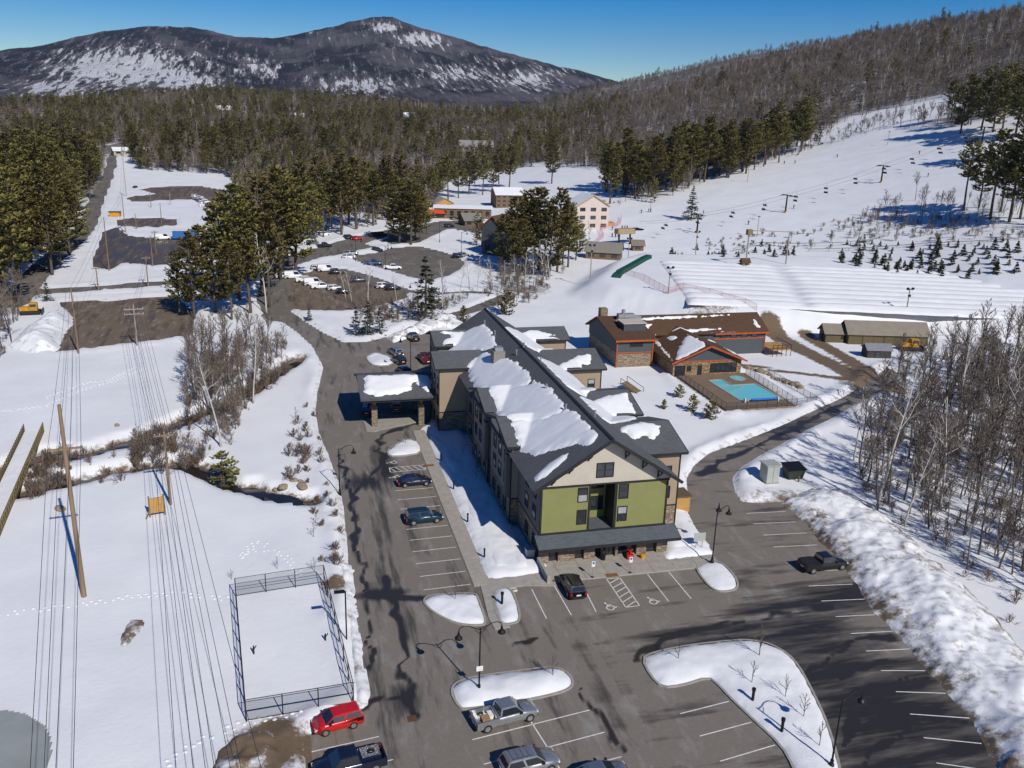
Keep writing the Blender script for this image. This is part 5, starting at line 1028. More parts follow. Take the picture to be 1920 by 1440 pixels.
def car_meshes(k):
    if k in CAR_MESH: return CAR_MESH[k]
    L_, W_, hz, bz, rz_, c0, c1, r0, r1, wr = CK[k]; h = W_/2; F_, R_ = L_/2, -L_/2; out = []
    # lower body loft
    st = [(R_, .42, bz-.12, h*.86), (R_+.12, .3, bz-.02, h*.96), (R_+.6, .24, bz, h), (c0 if k != 'pickup' else -.8, .22, bz, h), (0, .22, bz, h), (c1, .22, bz-.02, h), (c1+.5, .24, hz-.02, h*.99), (F_-.45, .26, hz-.1, h*.95), (F_-.1, .32, hz-.24, h*.86), (F_, .42, hz-.36, h*.76)]
    if k == 'pickup': st = [s for s in st if s[0] > -.9]; st = [(-.95, .3, bz, h)]+st
    mb = MB(); n = 10
    for x, zl, zt, hw in st:
        zm = zl+(zt-zl)*.55
        for y, z in ((-hw*.85, zl), (-hw*.97, zl+.1), (-hw, zm), (-hw*.97, zt-.1), (-hw*.86, zt), (hw*.86, zt), (hw*.97, zt-.1), (hw, zm), (hw*.97, zl+.1), (hw*.85, zl)): mb.v.append((x, y, z))
    for i in range(len(st)-1):
        for j in range(n): a = i*n+j; b = i*n+(j+1) % n; mb.f.append((a, b, b+n, a+n)); mb.m.append(0)
    mb.f.append(tuple(range(n))); mb.f.append(tuple(range((len(st)-1)*n, len(st)*n))[::-1]); mb.m += [0, 0]
    out.append(('body', mb.mesh('body', PLAST, True), 'paint'))
    # cabin
    hb, ht = h*.93, h*.74; mb = MB()
    base = [(c0, -hb, bz-.03), (c1, -hb, bz-.03), (c1, hb, bz-.03), (c0, hb, bz-.03)]; top = [(r0, -ht, rz_-.05), (r1, -ht, rz_-.05), (r1, ht, rz_-.05), (r0, ht, rz_-.05)]; cap = [(r0+.12, -ht*.88, rz_), (r1-.15, -ht*.88, rz_), (r1-.15, ht*.88, rz_), (r0+.12, ht*.88, rz_)]
    mb.add(base+top+cap, [(0, 1, 5, 4), (1, 2, 6, 5), (2, 3, 7, 6), (3, 0, 4, 7), (4, 5, 9, 8), (5, 6, 10, 9), (6, 7, 11, 10), (7, 4, 8, 11), (8, 9, 10, 11)]); out.append(('roof', mb.mesh('roof', PLAST), 'paint'))
    def quad(a, b, c, d, ins, off):                     # inset panel on a quad, moved out along its normal
        q = [np.array(v, float) for v in (a, b, c, d)]; cc = sum(q)/4; nn = np.cross(q[1]-q[0], q[3]-q[0]); nn /= np.linalg.norm(nn)
        if nn@(cc-np.array((0, 0, bz))) < 0: nn = -nn
        p = [cc+(v-cc)*np.array(ins)+nn*off for v in q]; m_ = MB(); m_.add(p+[v-nn*.03 for v in p], [(0, 1, 2, 3), (7, 6, 5, 4), (0, 4, 5, 1), (1, 5, 6, 2), (2, 6, 7, 3), (3, 7, 4, 0)]); return m_
    out.append(('windshield', quad(base[1], base[2], top[2], top[1], (.9, .9, .86), .012).mesh('windshield', CGLASS), None)); out.append(('rear_window', quad(base[3], base[0], top[0], top[3], (.85, .85, .72), .012).mesh('rear_window', CGLASS), None))
    for s in (0, 1):
        a, b, c, d = ((base[0], base[1], top[1], top[0]), (base[3], base[2], top[2], top[3]))[s]; a, b, c, d = map(np.array, (a, b, c, d))
        n_ = 1 if k == 'pickup' else 2
        for i in range(n_ if k != 'van' else 1):
            t0, t1 = ((0, .5), (.5, 1))[i] if n_ == 2 and k != 'van' else ((.62, 1) if k == 'van' else (0, 1))
            out.append(('side_window', quad(a+(b-a)*t0, a+(b-a)*t1, d+(c-d)*t1, d+(c-d)*t0, (.88, .9, .78), .012).mesh('side_window', CGLASS), None))
    wx = (F_-.88, R_+.92)
    tm = MB(); tm.tube([(0, -.115, 0), (0, .115, 0)], wr, 16); tm = tm.mesh('wheel', RUBBER); rm = MB(); rm.tube([(0, -.122, 0), (0, .122, 0)], wr*.62, 10); rm = rm.mesh('rim', RIM)
    wheels = [(x, s*(h-.1), wr) for x in wx for s in (-1, 1)]
    hl = MB(); hl.box(F_-.3, -h*.86, hz-.42, F_-.06, -h*.5, hz-.25); hl2 = MB(); hl2.box(F_-.3, h*.5, hz-.42, F_-.06, h*.86, hz-.25); rl = []
    for s in (-1, 1): q = MB(); y0, y1 = sorted((s*h*.97, s*h*.72)); q.box(R_-.015, y0, bz-.42, R_+.2, y1, bz-.1); rl.append(q.mesh('tail_light', LAMP_R))
    out += [('headlight', hl.mesh('headlight', LAMP_W), None), ('headlight', hl2.mesh('headlight', LAMP_W), None), ('tail_light', rl[0], None), ('tail_light', rl[1], None)]
    q = MB(); q.box(F_-.12, -h*.72, .3, F_+.04, h*.72, .5); out.append(('bumper', q.mesh('bumper', PLAST), None)); q = MB(); q.box(R_-.05, -h*.8, .36, R_+.1, h*.8, .56); out.append(('bumper', q.mesh('bumper', PLAST), None))
    q = MB(); q.box(R_-.056, -.26, .66, R_-.01, .26, .8); out.append(('licence_plate', q.mesh('licence_plate', PAINT), None))
    for s in (-1, 1): q = MB(); y0, y1 = sorted((s*h*.98, s*(h+.17))); q.box(c1-.45, y0, bz, c1-.25, y1, bz+.16); out.append(('mirror', q.mesh('mirror', PLAST), None))
    if k == 'pickup':
        q = MB()
        for s in (-1, 1): y0, y1 = sorted((s*h, s*(h-.1))); q.box(R_, y0, .45, -.94, y1, bz)
        q.box(R_, -h+.1, .45, R_+.1, h-.1, bz-.02); q.box(R_+.1, -h+.1, .5, -.94, h-.1, .62); q.box(-1.0, -h+.1, .62, -.94, h-.1, bz); out.append(('bed', q.mesh('bed', PLAST), 'paint'))
    if k == 'suv':
        q = MB()
        for s in (-1, 1): q.tube([(r0+.3, s*ht*.8, rz_+.02), (r0+.4, s*ht*.8, rz_+.07), (r1-.5, s*ht*.8, rz_+.07), (r1-.4, s*ht*.8, rz_+.02)], .025, 5)
        out.append(('roof_rail', q.mesh('roof_rail', PLAST), None))
    CAR_MESH[k] = (out, tm, rm, wheels); return CAR_MESH[k]
def car(kind, colour, front, rear, label, group=None, cat=None, z=0.0, extra=None, simple=False):
    f, r = np.array(front[:2], float), np.array(rear[:2], float); c = (f+r)/2; d = f-r; rz = math.atan2(d[1], d[0])
    root = thing({'hatch': 'hatchback', 'pickup': 'pickup_truck'}.get(kind, kind if kind != 'suv' else 'suv_car'), label, cat or {'pickup': 'pickup', 'van': 'van'}.get(kind, 'car'), (c[0], c[1], z+.012), rz, group)
    out, tm, rm, wheels = car_meshes(kind); pm = paint(colour, *COL[colour])
    for n_, me, p in out:
        if simple and n_ in ('mirror', 'licence_plate', 'bumper', 'roof_rail'): continue
        o = bpy.data.objects.new(n_, me); C.objects.link(o); o.parent = root
        if p: o.material_slots[0].link = 'OBJECT'; o.material_slots[0].material = pm
    for w_ in wheels:
        o = bpy.data.objects.new('wheel', tm); C.objects.link(o); o.parent = root; o.location = w_
        if not simple: r_ = bpy.data.objects.new('rim', rm); C.objects.link(r_); r_.parent = o
    if extra == 'cover':
        L_, W_, *_x = CK['pickup']; part(MB().box(-L_/2+.02, -W_/2+.04, 1.15, -.95, W_/2-.04, 1.2), 'bed_cover', PLAST, root)
    if extra == 'load':
        part(MB().box(-2.2, -.5, .62, -1.5, .2, 1.0), 'carton', M('cardboard', (.32, .2, .1), .8), root); part(MB().box(-1.45, -.1, .62, -1.05, .6, .95), 'carton', PAINT, root)
    if extra == 'rack':
        for i in range(4): part(MB().box(-1.6+i*.45, -.55, 1.74, -1.55+i*.45, .55, 1.78), 'rack_bar', RIM, root)
    return root
def at2(c, ang, L_=4.6): d = np.array((math.cos(ang), math.sin(ang)))*L_/2; c = np.array(c[:2]); return c+d, c-d
car('hatch', 'red', P(588, 1374), P(676, 1350), 'bright red boxy hatchback parked by the court corner')
car('pickup', 'navy', P(585, 1462), P(722, 1428), 'dark navy pickup cut off at the bottom edge')
car('pickup', 'silver', P(1000, 1337), P(890, 1366), 'silver pickup with cartons in its open bed', extra='load')
car('suv', 'silver', P(1046, 1428), P(936, 1456), 'silver estate car with roof rack at the bottom edge', extra='rack')
car('sedan', 'greyblue', P(1175, 1452), P(1075, 1476), 'grey blue car roof at the bottom edge right of the silver one')
car('suv', 'black', P(1058, 1084), P(1086, 1130), 'black car parked nose in at the plaza')
car('pickup', 'black', (61.6, 79.7), (55.6, 79.4), 'black pickup with covered bed against the snow bank', extra='cover')
car('sedan', 'navy', (17.7, 111.6), (13.0, 111.3), 'dark blue low coupe in the row beside the sidewalk')
car('suv', 'teal', (17.4, 100.1), (12.5, 99.8), 'dark teal people carrier in the row beside the sidewalk')
car('hatch', 'maroon', *at2((11.6, 142.0), 1.4), 'dark red car under the left side of the entrance canopy'); car('suv', 'tan', *at2((16.6, 143.5), 1.5), 'brown car under the entrance canopy')
for k_, c_, p_, a_, lb in (('suv', 'black', (555, 200), 1.75, 'black car at the top of the back lot'), ('hatch', 'silver', (470, 272), 1.9, 'silver car left in the back lot pair'), ('hatch', 'black', (487, 312), 1.9, 'black car right in the back lot pair'), ('pickup', 'maroon', (612, 305), 1.7, 'maroon pickup beside the lamp in the back lot'), ('sedan', 'blue', (512, 362), 1.8, 'dark blue car just behind the canopy')):
    car(k_, c_, *at2(P(*Z1(*p_)), a_), lb, 'cars in the back lot')
far = [('suv', 'white', (125, 965)), ('van', 'white', (200, 968)), ('pickup', 'white', (292, 995)), ('van', 'white', (350, 1020)), ('pickup', 'white', (410, 1045)), ('hatch', 'white', (510, 1055)), ('hatch', 'black', (580, 1082)), ('suv', 'white', (388, 905)), ('van', 'white', (445, 915)), ('suv', 'black', (525, 935)), ('suv', 'grey', (690, 995)), ('suv', 'white', (878, 1040)), ('suv', 'black', (945, 1055)),
    ('suv', 'white', (618, 820)), ('suv', 'silver', (637, 793)), ('hatch', 'black', (830, 768)), ('pickup', 'blue', (800, 868)), ('pickup', 'white', (945, 900)), ('suv', 'black', (1440, 815)), ('hatch', 'grey', (1478, 808)), ('suv', 'white', (432, 648)), ('suv', 'black', (620, 672)), ('hatch', 'red', (678, 680)), ('pickup', 'black', (432, 735)), ('suv', 'grey', (345, 715)), ('suv', 'black', (825, 652)), ('suv', 'black', (865, 650)), ('suv', 'black', (1370, 585)), ('hatch', 'grey', (1405, 530))]
NAMES_FAR = {}
for i, (k_, c_, p_) in enumerate(far):
    lot_n = 'brown gravel car park' if i < 13 else ('grey far car park' if i < 20 else 'access road by the pines'); key = (k_, c_, lot_n); NAMES_FAR[key] = NAMES_FAR.get(key, 0)+1
    w_ = {'suv': 'car', 'hatch': 'small car', 'van': 'van', 'pickup': 'pickup'}[k_]; order = ('', 'second ', 'third ', 'fourth ')[NAMES_FAR[key]-1]
    car(k_, c_, *at2(P(*Y1(*p_)), .15 if i < 13 else (-.1 if i < 20 else .3)), 'parked %s %s, %sfrom the left, in the %s' % ({'grey': 'dark grey'}.get(c_, c_), w_, order or 'first ', lot_n), 'cars in the far car parks', simple=True)
for i in range(15):
    t = i/14; q = P(*Z8(1068+t*92+(i % 2)*16, 262+t*88)); car(('suv', 'hatch', 'pickup')[i % 3], ('white', 'white', 'silver', 'white', 'grey')[i % 5], *at2(q, .3), 'snow pale car in the double row on the farthest lot', 'cars in the double row on the farthest lot', simple=True)
for k_, c_, p_, lb in (('van', 'white', (890, 492), 'white camper beside the blue trailer'), ('hatch', 'black', (215, 660), 'dark car on the lane in the left wood'), ('suv', 'grey', (740, 215), 'car at the far end of the snowy verge'), ('suv', 'black', (630, 125), 'dark car driving on the long road')):
    car(k_, c_, *at2(P(*Z8(*p_)), .2 if k_ != 'suv' else 1.4), lb, simple=True)
t = thing('trailer', 'bright blue box trailer in the wet gravel lot', 'trailer', tuple(P(*Z8(1015, 492)))); q = P(*Z8(1015, 492)); MB().box(q[0]-4.5, q[1]-1.3, .7, q[0]+4.5, q[1]+1.3, 3.4).build('box', paint('trailer', (.03, .14, .42)), t); MB().box(q[0]-4.6, q[1]-1.4, 3.4, q[0]+4.6, q[1]+1.4, 3.6).build('roof', PAINT, t)
for s in (-1, 1): MB().tube([(q[0]+s*2, q[1]-1.35, .45), (q[0]+s*2, q[1]+1.35, .45)], .45, 12).build('wheel', RUBBER, t)
YEL = M('machine_yellow', (.55, .27, .02), .5)
def groomer(c, rz, label):
    t = thing('snow_groomer', label, 'snow groomer', c, rz)
    for s in (-1, 1): part(MB().box(-2.2, s*1.0-.4, .1, 2.2, s*1.0+.4, .95), 'track', RUBBER, t, bevel=.25)
    part(MB().box(-2.0, -.8, .6, 1.6, .8, 1.3), 'chassis', YEL, t); part(MB().box(-.2, -.9, 1.3, 1.6, .9, 2.7), 'cab', YEL, t, bevel=.15); part(MB().box(0, -.92, 1.8, 1.4, .92, 2.5), 'cab_window', GLASS, t); part(MB().box(-2.2, -.7, 1.3, -.3, .7, 1.8), 'engine_cover', YEL, t); part(MB().box(2.4, -1.8, .1, 2.65, 1.8, 1.1), 'blade', BLACKM, t); mb = MB(); mb.bar((1.6, 0, .8), (2.5, 0, .6), .3); part(mb, 'blade_arm', BLACKM, t)
q = P(*Z2(1715, 270)); groomer((q[0], q[1], .25), -.24, 'yellow snow groomer parked before the long shed')
q = P(*Z8(170, 905)); groomer((q[0], q[1], .3), .1, 'yellow loader at the left edge behind the snow pile')
t = thing('dumpster', 'orange waste skip on the verge of the long road', 'skip', tuple(P(*Z8(628, 370)))); q = P(*Z8(628, 370)); MB().prism([(q[0]-2, q[1]-1.5), (q[0]+2, q[1]-1.5), (q[0]+2.4, q[1]+1.5), (q[0]-2.4, q[1]+1.5)], 0, 2.2).build('body', YEL, t); MB().box(q[0]-2.5, q[1]-1.6, 2.2, q[0]+2.5, q[1]+1.6, 2.35).build('rim', BLACKM, t)
# ------------------------------------------------------------------ street lamps
def lamp(px, label, arms=(0, math.pi), H=6.7, group='black street lamps', pos=None, sign=False, rz=0):
    p = P(*px) if pos is None else pos; t = thing('street_lamp', label, 'street lamp', (p[0], p[1], 0), rz, group)
    part(MB().lathe((0, 0, 0), [(.22, 0), (.22, .5), (.14, .6), (.14, .9)], 10), 'base', BLACKM, t); part(MB().tube([(0, 0, .5), (0, 0, H)], [.085, .06], 8), 'pole', BLACKM, t)
    for a in arms:
        u = np.array((math.cos(a), math.sin(a), 0)); z = np.array((0, 0, 1.)); ar = MB()
        ar.tube([z*(H-.15), u*.5+z*(H+.05), u*1.0+z*(H+.35), u*1.5+z*(H+.42), u*1.85+z*(H+.25), u*1.95+z*(H-.02)], .045, 6); ar.tube([z*(H-.6), u*.5+z*(H-.1)], .03, 5); o = part(ar, 'arm', BLACKM, t)
        c = u*1.95; lh = MB(); lh.lathe((c[0], c[1], H-.75), [(.36, 0), (.34, .12), (.16, .3), (.1, .55), (.05, .75)], 12); o2 = part(lh, 'lamp_head', BLACKM, t)
    if sign: part(MB().box(-.3, -.12, 2.4, .3, -.09, 2.9), 'small_sign', PAINT, t)
    return t
lamp((898, 1300), 'tall double armed black lamp on the snow island by the silver pickup', (.05, math.pi+.05), sign=True)
lamp(Z3(1420, 1000), 'double armed black lamp at the right end of the plaza', (.35, 1.0), pos=P(*Z3(1420, 1000)))
lamp(None, 'single armed black lamp at the bottom right on the snow island', (.1,), pos=(40.5, 50.1)); lamp(None, 'single armed black lamp on the left verge of the drive', (.0,), pos=P(*Z1(200, 958)))
lamp(Z1(545, 360), 'black lamp in the back lot behind the canopy', (math.pi,), 7.0)
for i, (b_, lb) in enumerate((((890, 905), 'lamp post beside the blue pickup in the far car park'), ((668, 850), 'lamp post by the white car in the far car park'), ((1297, 700), 'lamp post behind the far car park exit'), ((1460, 780), 'lamp post at the right end of the far car park'), ((910, 750), 'lamp post on the snowy strip of the far car park'), ((1135, 1235), 'twin lamp post among the birches behind the hotel'))): lamp(Y1(*b_), lb, (0,) if i < 5 else (0, math.pi), 7.5)
p = P(*Z4(1672, 843)); t = thing('area_light', 'slim black pole with a flat head by the court fence', 'street lamp', (p[0], p[1], .2)); part(MB().tube([(0, 0, 0), (0, 0, 5.6)], .07, 8), 'pole', BLACKM, t); part(MB().obox((-.55, 0, 5.6), (.5, 0, 0), (0, .22, 0), (0, 0, .06)), 'lamp_head', BLACKM, t)
# bollards, signs, small things by the hotel
for i, (x, y) in enumerate([(20.35, 88.9), (20.25, 98.3), (20.3, 108.4), (20.3, 118.6)]): t = thing('bollard_light', 'short black bollard light by the sidewalk, %s from the plaza' % ('first', 'second', 'third', 'fourth')[i], 'bollard', (x, y, .3), group='bollard lights along the sidewalk'); part(MB().lathe((0, 0, 0), [(.1, 0), (.1, 1.0), (.13, 1.0), (.13, 1.12), (.02, 1.2)], 10), 'post', BLACKM, t)
for q, lb in ((P(*Z5(1076, 272)), 'dark bollard on the island right of the footpath'), (P(*Z6(632, 1010)), 'black post light on the hooked island, upper'), (P(*Z6(770, 1155)), 'black post light on the hooked island, lower')): t = thing('bollard_light', lb, 'bollard', (q[0], q[1], .3)); part(MB().lathe((0, 0, 0), [(.13, 0), (.13, 1.1), (.18, 1.1), (.18, 1.35), (.05, 1.4)], 10), 'post', BLACKM, t)
BLUES = M('sign_blue', (.02, .12, .45), .5); GALV = M('galvanised_post', (.4, .4, .4), .5, metal=.5)
for q, lb in ((P(*Z3(615, 1095)), 'white accessible parking sign left of the mat'), (P(*Z3(868, 1065)), 'white accessible parking sign right of the mat')):
    t = thing('parking_sign', lb, 'sign', (q[0], q[1], .1)); part(MB().tube([(0, 0, 0), (0, 0, 2.1)], .035, 6), 'post', GALV, t); part(MB().box(-.2, -.05, 1.35, .2, -.035, 2.05), 'plate', PAINT, t); part(MB().box(-.12, -.058, 1.7, .12, -.051, 1.96), 'blue_panel', BLUES, t); part(MB().lathe((0, 0, 0), [(.16, 0), (.16, .1)], 8), 'foot', BLACKM, t)
q = P(*Z3(1330, 905)); t = thing('information_board', 'grey double post sign standing in the snow bed right of the hotel', 'sign', (q[0], q[1], .3)); part(MB().tube([(-.4, 0, 0), (-.4, 0, 1.6)], .05, 6), 'post', GALV, t); part(MB().tube([(.4, 0, 0), (.4, 0, 1.6)], .05, 6), 'post', GALV, t); part(MB().box(-.75, -.06, .9, .75, -.0, 2.0), 'board', GREYB, t)
q = (37.1, 86.0); t = thing('snow_blower', 'red snow blower standing at the hotel door', 'snow blower', (q[0], q[1], .12)); RED = paint('red', *COL['red'])
part(MB().box(-.4, -.55, .1, .4, -.1, .6), 'auger_housing', RED, t, bevel=.06); part(MB().box(-.25, -.1, .3, .25, .5, .75), 'engine', RED, t, bevel=.06); part(MB().tube([(0, -.3, .6), (0, -.3, 1.2), (.1, -.5, 1.35)], .1, 8), 'chute', RED, t)
for s in (-1, 1): part(MB().tube([(s*.25, .4, .6), (s*.28, 1.0, 1.05)], .03, 6), 'handle', BLACKM, t); part(MB().tube([(s*.36-.06, .2, .22), (s*.36+.06, .2, .22)], .22, 12), 'wheel', RUBBER, t)
t = thing('salt_bucket', 'yellow salt bucket beside the red snow blower', 'bucket', (38.6, 85.6, .12)); part(MB().lathe((0, 0, 0), [(.22, 0), (.28, .45), (.3, .45), (.3, .5)], 12), 'tub', M('bucket_yellow', (.7, .32, .01), .5), t); mb = MB(); mb.tube([(-.28, 0, .48), (-.2, 0, .68), (.2, 0, .68), (.28, 0, .48)], .02, 5); part(mb, 'handle', BLACKM, t)
t = thing('trash_can', 'black litter bin in the porch of the hotel', 'bin', (33.9, 86.2, .12)); part(MB().lathe((0, 0, 0), [(.3, 0), (.34, .9)], 12), 'body', BLACKM, t); part(MB().lathe((0, 0, .9), [(.36, 0), (.36, .12), (.1, .25)], 12), 'lid', PLAST, t)
q = P(*Z3(190, 965)); t = thing('transformer_box', 'small grey box at the left front corner of the hotel', 'box', (q[0], q[1], .3)); part(MB().box(-.5, -.4, 0, .5, .4, 1.0), 'body', GREYB, t, bevel=.05); part(MB().box(-.54, -.44, 1.0, .54, .44, 1.08), 'cap', GREYB, t)
# ------------------------------------------------------------------ utility poles and wires
POLEW = M('weathered_pole', (.23, .16, .1), .9, .35, 1.5, stretch=(1, 1, .15)); POLEG = M('grey_pole', (.3, .27, .24), .9, .3, 1.5, stretch=(1, 1, .15)); WIRE = M('wire', (.03, .03, .03), .6)
POLES = {}
def upole(key, base, top_y, label, arms=(), r=.17, mat=None, steel=False):
    b = P(*base); h = min(24, height_for((b[0], b[1], .1), top_y)); t = thing('utility_pole', label, 'utility pole', (b[0], b[1], 0), .15, 'utility poles in the valley')
    part(MB().tube([(0, 0, -.3), (0, 0, h)], [r*1.15, r*.72], 9), 'pole', mat or POLEW, t)
    for z, w_ in arms:
        o = part(MB().box(-w_, -.08, h-z-.1, w_, .08, h-z+.1), 'crossarm', mat or POLEW, t)
        for x in (-w_+.15, -w_*.4, w_*.4, w_-.15): part(MB().lathe((x, 0, h-z+.1), [(.05, 0), (.08, .1), (.03, .22)], 6), 'insulator', GALV, o)
    POLES[key] = (b[0], b[1], h); return t
upole('A', (158, 1122), 757, 'tall brown utility pole in the snow field left of the court', ((4.6, 1.6),), .24)
upole('B', Z7(932, 1190), Z7(905, 780)[1], 'brown utility pole beside the wooden board', ((.5, 1.3),)); upole('C', Z7(430, 365), Z7(388, 0)[1], 'tall bare utility pole at the gravel lot edge'); upole('D', Z7(750, 325), Z7(725, 90)[1], 'pale utility pole with double crossarm at the gravel lot', ((.9, 1.9), (1.9, 1.9)), mat=POLEG)
for k_, b_, ty, lb in (('E', (597, 670), 370, 'leaning utility pole at the wet gravel lot'), ('F', (685, 455), 240, 'utility pole left of the snowy strip between lots'), ('Gp', (810, 755), 580, 'utility pole by the side road with a crossarm'), ('Hp', (835, 645), 470, 'utility pole on the white verge of the wet lot'), ('I', (537, 770), 635, 'short pole on the verge of the side road'), ('J', (690, 260), 25, 'very tall pale steel pole beyond the lots'), ('K', (745, 440), 350, 'short pole on the snowy strip'), ('Lp', (882, 405), 290, 'dark pole on the second snowy strip'), ('Mp', (825, 320), 225, 'dark pole at the far gravel lot'), ('Np', (930, 305), 232, 'pale pole at the far gravel lot'), ('O', (852, 570), 440, 'pole beside the camper')):
    upole(k_, Z8(*b_), Z8(0, ty)[1], lb, ((.6, 1.1),) if k_ in ('Gp', 'Hp', 'I', 'O') else (), .15, POLEG if k_ in ('J', 'Np') else None)
def wire(a, b, sag=.6, r=.022):
    a, b = np.array(a), np.array(b); pts = [a+(b-a)*t-np.array((0, 0, sag*4*t*(1-t))) for t in np.linspace(0, 1, 9)]
    o = MB().tube(pts, r, 4, False).build('overhead_wire', WIRE); return tag(o, 'thin dark overhead wire running down the valley past the poles', 'wire', 'overhead wires')
def through(a, px, z, k): q = P(px[0], px[1], z); a = np.array(a); return a+(q-a)*k
A, Bp, Cp, Dp = (POLES[k] for k in 'ABCD')
for i, (dx, bx_) in enumerate(((-1.5, 56), (-.5, 82), (.5, 104), (1.5, 137))):
    s = (A[0]+dx, A[1], A[2]-4.3); wire(s, through(s, (bx_, 1440), 9.0, 1.25), .2); wire(s, (Cp[0]+dx*.6, Cp[1], Cp[2]-.3-.5*i), .9)
for i, bx_ in enumerate((330, 362, 385, 402, 432, 452, 490)):
    s = (Bp[0]-1.2+.4*i, Bp[1], Bp[2]-.3-(.9 if i % 2 else 0)); wire(s, through(s, (bx_, 1440), 7.0, 1.3), .1); wire(s, (Dp[0]-1.8+.6*i, Dp[1], Dp[2]-.8-(1.0 if i % 2 else 0)), .5)
for a_, b_ in (('C', 'E'), ('E', 'F'), ('D', 'Gp'), ('Gp', 'Hp'), ('Hp', 'O'), ('F', 'J')):
    for dx in (-.5, .5): p0, p1 = POLES[a_], POLES[b_]; wire((p0[0]+dx, p0[1], p0[2]-.4), (p1[0]+dx, p1[1], p1[2]-.4), .9)
# ------------------------------------------------------------------ footbridge, board, rocks, pond
BRW = M('bridge_wood', (.2, .15, .07), .85, .3, 1.5); b0, b1 = P(*Z7(188, 795)), P(*Z7(-20, 1262)); b0, b1 = b0[:2], b1[:2]; d = (b1-b0)/np.linalg.norm(b1-b0); n_ = np.array((-d[1], d[0])); br = thing('footbridge', 'wooden footbridge with snowy deck over the creek', 'footbridge', (*b0, .6)); ln = np.linalg.norm(b1-b0)+6; wd = np.linalg.norm(P(*Z7(140, 800))-P(*Z7(240, 795)))/2
k = 0
while k*.6 < ln:
    c = b0+d*(k*.6+.3); MB().obox((*c, .62), (*(d*.28), 0), (*(n_*wd), 0), (0, 0, .05)).build('plank', BRW, br); k += 1
for s in (-1, 1):
    e = n_*wd*s; MB().obox((*(b0+d*ln/2+e), .35), (*(d*ln/2), 0), (*(n_*.12), 0), (0, 0, .25)).build('beam', BRW, br)
    for z in (.95, 1.25, 1.6): MB().obox((*(b0+d*ln/2+e), z), (*(d*ln/2), 0), (*(n_*.04), 0), (0, 0, .07)).build('rail', BRW, br)
    for i in range(int(ln/1.2)+1): c = b0+d*i*1.2+e*1.03; MB().obox((*c, .95), (*(d*.07), 0), (*(n_*.07), 0), (0, 0, .78)).build('post', BRW, br)
X, Y = np.meshgrid(np.linspace(0, ln-.2, 60), np.linspace(-wd+.12, wd-.12, 12)); WX = b0[0]+d[0]*X+n_[0]*Y; WY = b0[1]+d[1]*X+n_[1]*Y
o = grid_mesh('bridge_snow', WX, WY, .72+.16*fbm(WX/.5, WY/.5, 3, 5)*np.minimum(1, (wd-.1-np.abs(Y))*4), SNOW); o.parent = br; o.matrix_parent_inverse = br.matrix_basis.inverted()
q = P(*Z4(760, 232)); t = thing('notice_board', 'brown wooden board on posts in the snow field', 'board', (q[0], q[1], .2), .25); part(MB().box(-.8, -.08, .5, .8, .08, 2.5), 'panel', WOODN, t)
for x in (-.85, .85): part(MB().box(x-.08, -.1, 0, x+.08, .1, 2.8), 'post', BRW, t)
mb = MB(); mb.bar((-1.4, -.4, 0), (-.7, 0, 1.2), .12); part(mb, 'brace', BRW, t)
ROCK = M('tan_rock', (.3, .235, .16), .9, .35, 1.2, .5, 3); 
def boulder(c, r, label, group):
    rs = np.random.default_rng(int(abs(c[0]*97+c[1]*31))); bm = bmesh.new(); bmesh.ops.create_icosphere(bm, subdivisions=2, radius=1.0)
    for v in bm.verts: v.co *= 1+.35*(fbm(np.array([v.co.x*1.3+c[0]]), np.array([v.co.y*1.3+v.co.z*1.7]), 2, 3)[0]-.4); 
    me = bpy.data.meshes.new('boulder'); bm.to_mesh(me); bm.free(); me.materials.append(ROCK); o = bpy.data.objects.new('boulder', me); C.objects.link(o); o.location = (c[0], c[1], ground_z(c[0], c[1])+r*.2); o.scale = (r*rs.uniform(.9, 1.4), r*rs.uniform(.8, 1.1), r*rs.uniform(.5, .75)); o.rotation_euler = (0, 0, rs.uniform(0, 3)); tag(o, label, 'boulder', group)
for x, y, r_ in ((1545, 1085, .7), (1590, 1110, .5), (1650, 1095, .75), (1605, 1060, .5), (1520, 1105, .45), (1570, 1135, .45), (1620, 1125, .45), (1500, 1080, .4), (1580, 1040, .4), (1540, 1120, .4), (1640, 1065, .4)): q = P(*Z7(x, y)); boulder(q, r_, 'tan boulder on the bank by the creek outfall', 'boulders at the creek outfall')
for i in range(13): q = P(*Z2(880+i*23+random.uniform(-6, 6), 372+i*7.5+random.uniform(-5, 5))); boulder(q, random.uniform(.6, 1.0), 'brown boulder in the retaining row beside the pool fence', 'boulders beside the pool fence')
for x, y, r_ in ((332, 1220, .7), (640, 760, .5)): q = P(*Z7(x, y)); boulder(q, r_, 'dark boulder in the snow near the footbridge' if x < 400 else 'dark boulder by the creek bend', None)
m, N, L, B = nodes('pond_ice'); tc = N.new('ShaderNodeTexCoord').outputs['Object']; n1 = noise_node(N, L, .3, 4, .6, tc); L.new(mix(N, L, n1.outputs[0], (.2, .22, .2), (.42, .44, .42)), B.inputs['Base Color']); B.inputs['Roughness'].default_value = .35; ICE = m
q = smooth_poly(pp(Z4, [(-200, 1180), (0, 1185), (120, 1200), (210, 1260), (245, 1340), (230, 1500), (100, 1600), (-200, 1600)]), 2); pq = np.array(q); X, Y = np.meshgrid(np.arange(pq[:, 0].min(), pq[:, 0].max(), .25), np.arange(pq[:, 1].min(), pq[:, 1].max(), .25)); hz = terrain(X, Y); hz, *_ = site(X, Y, hz); structure(grid_mesh('pond_ice', X, Y, hz+.05, ICE, keep=sdf(X, Y, q) > 0))
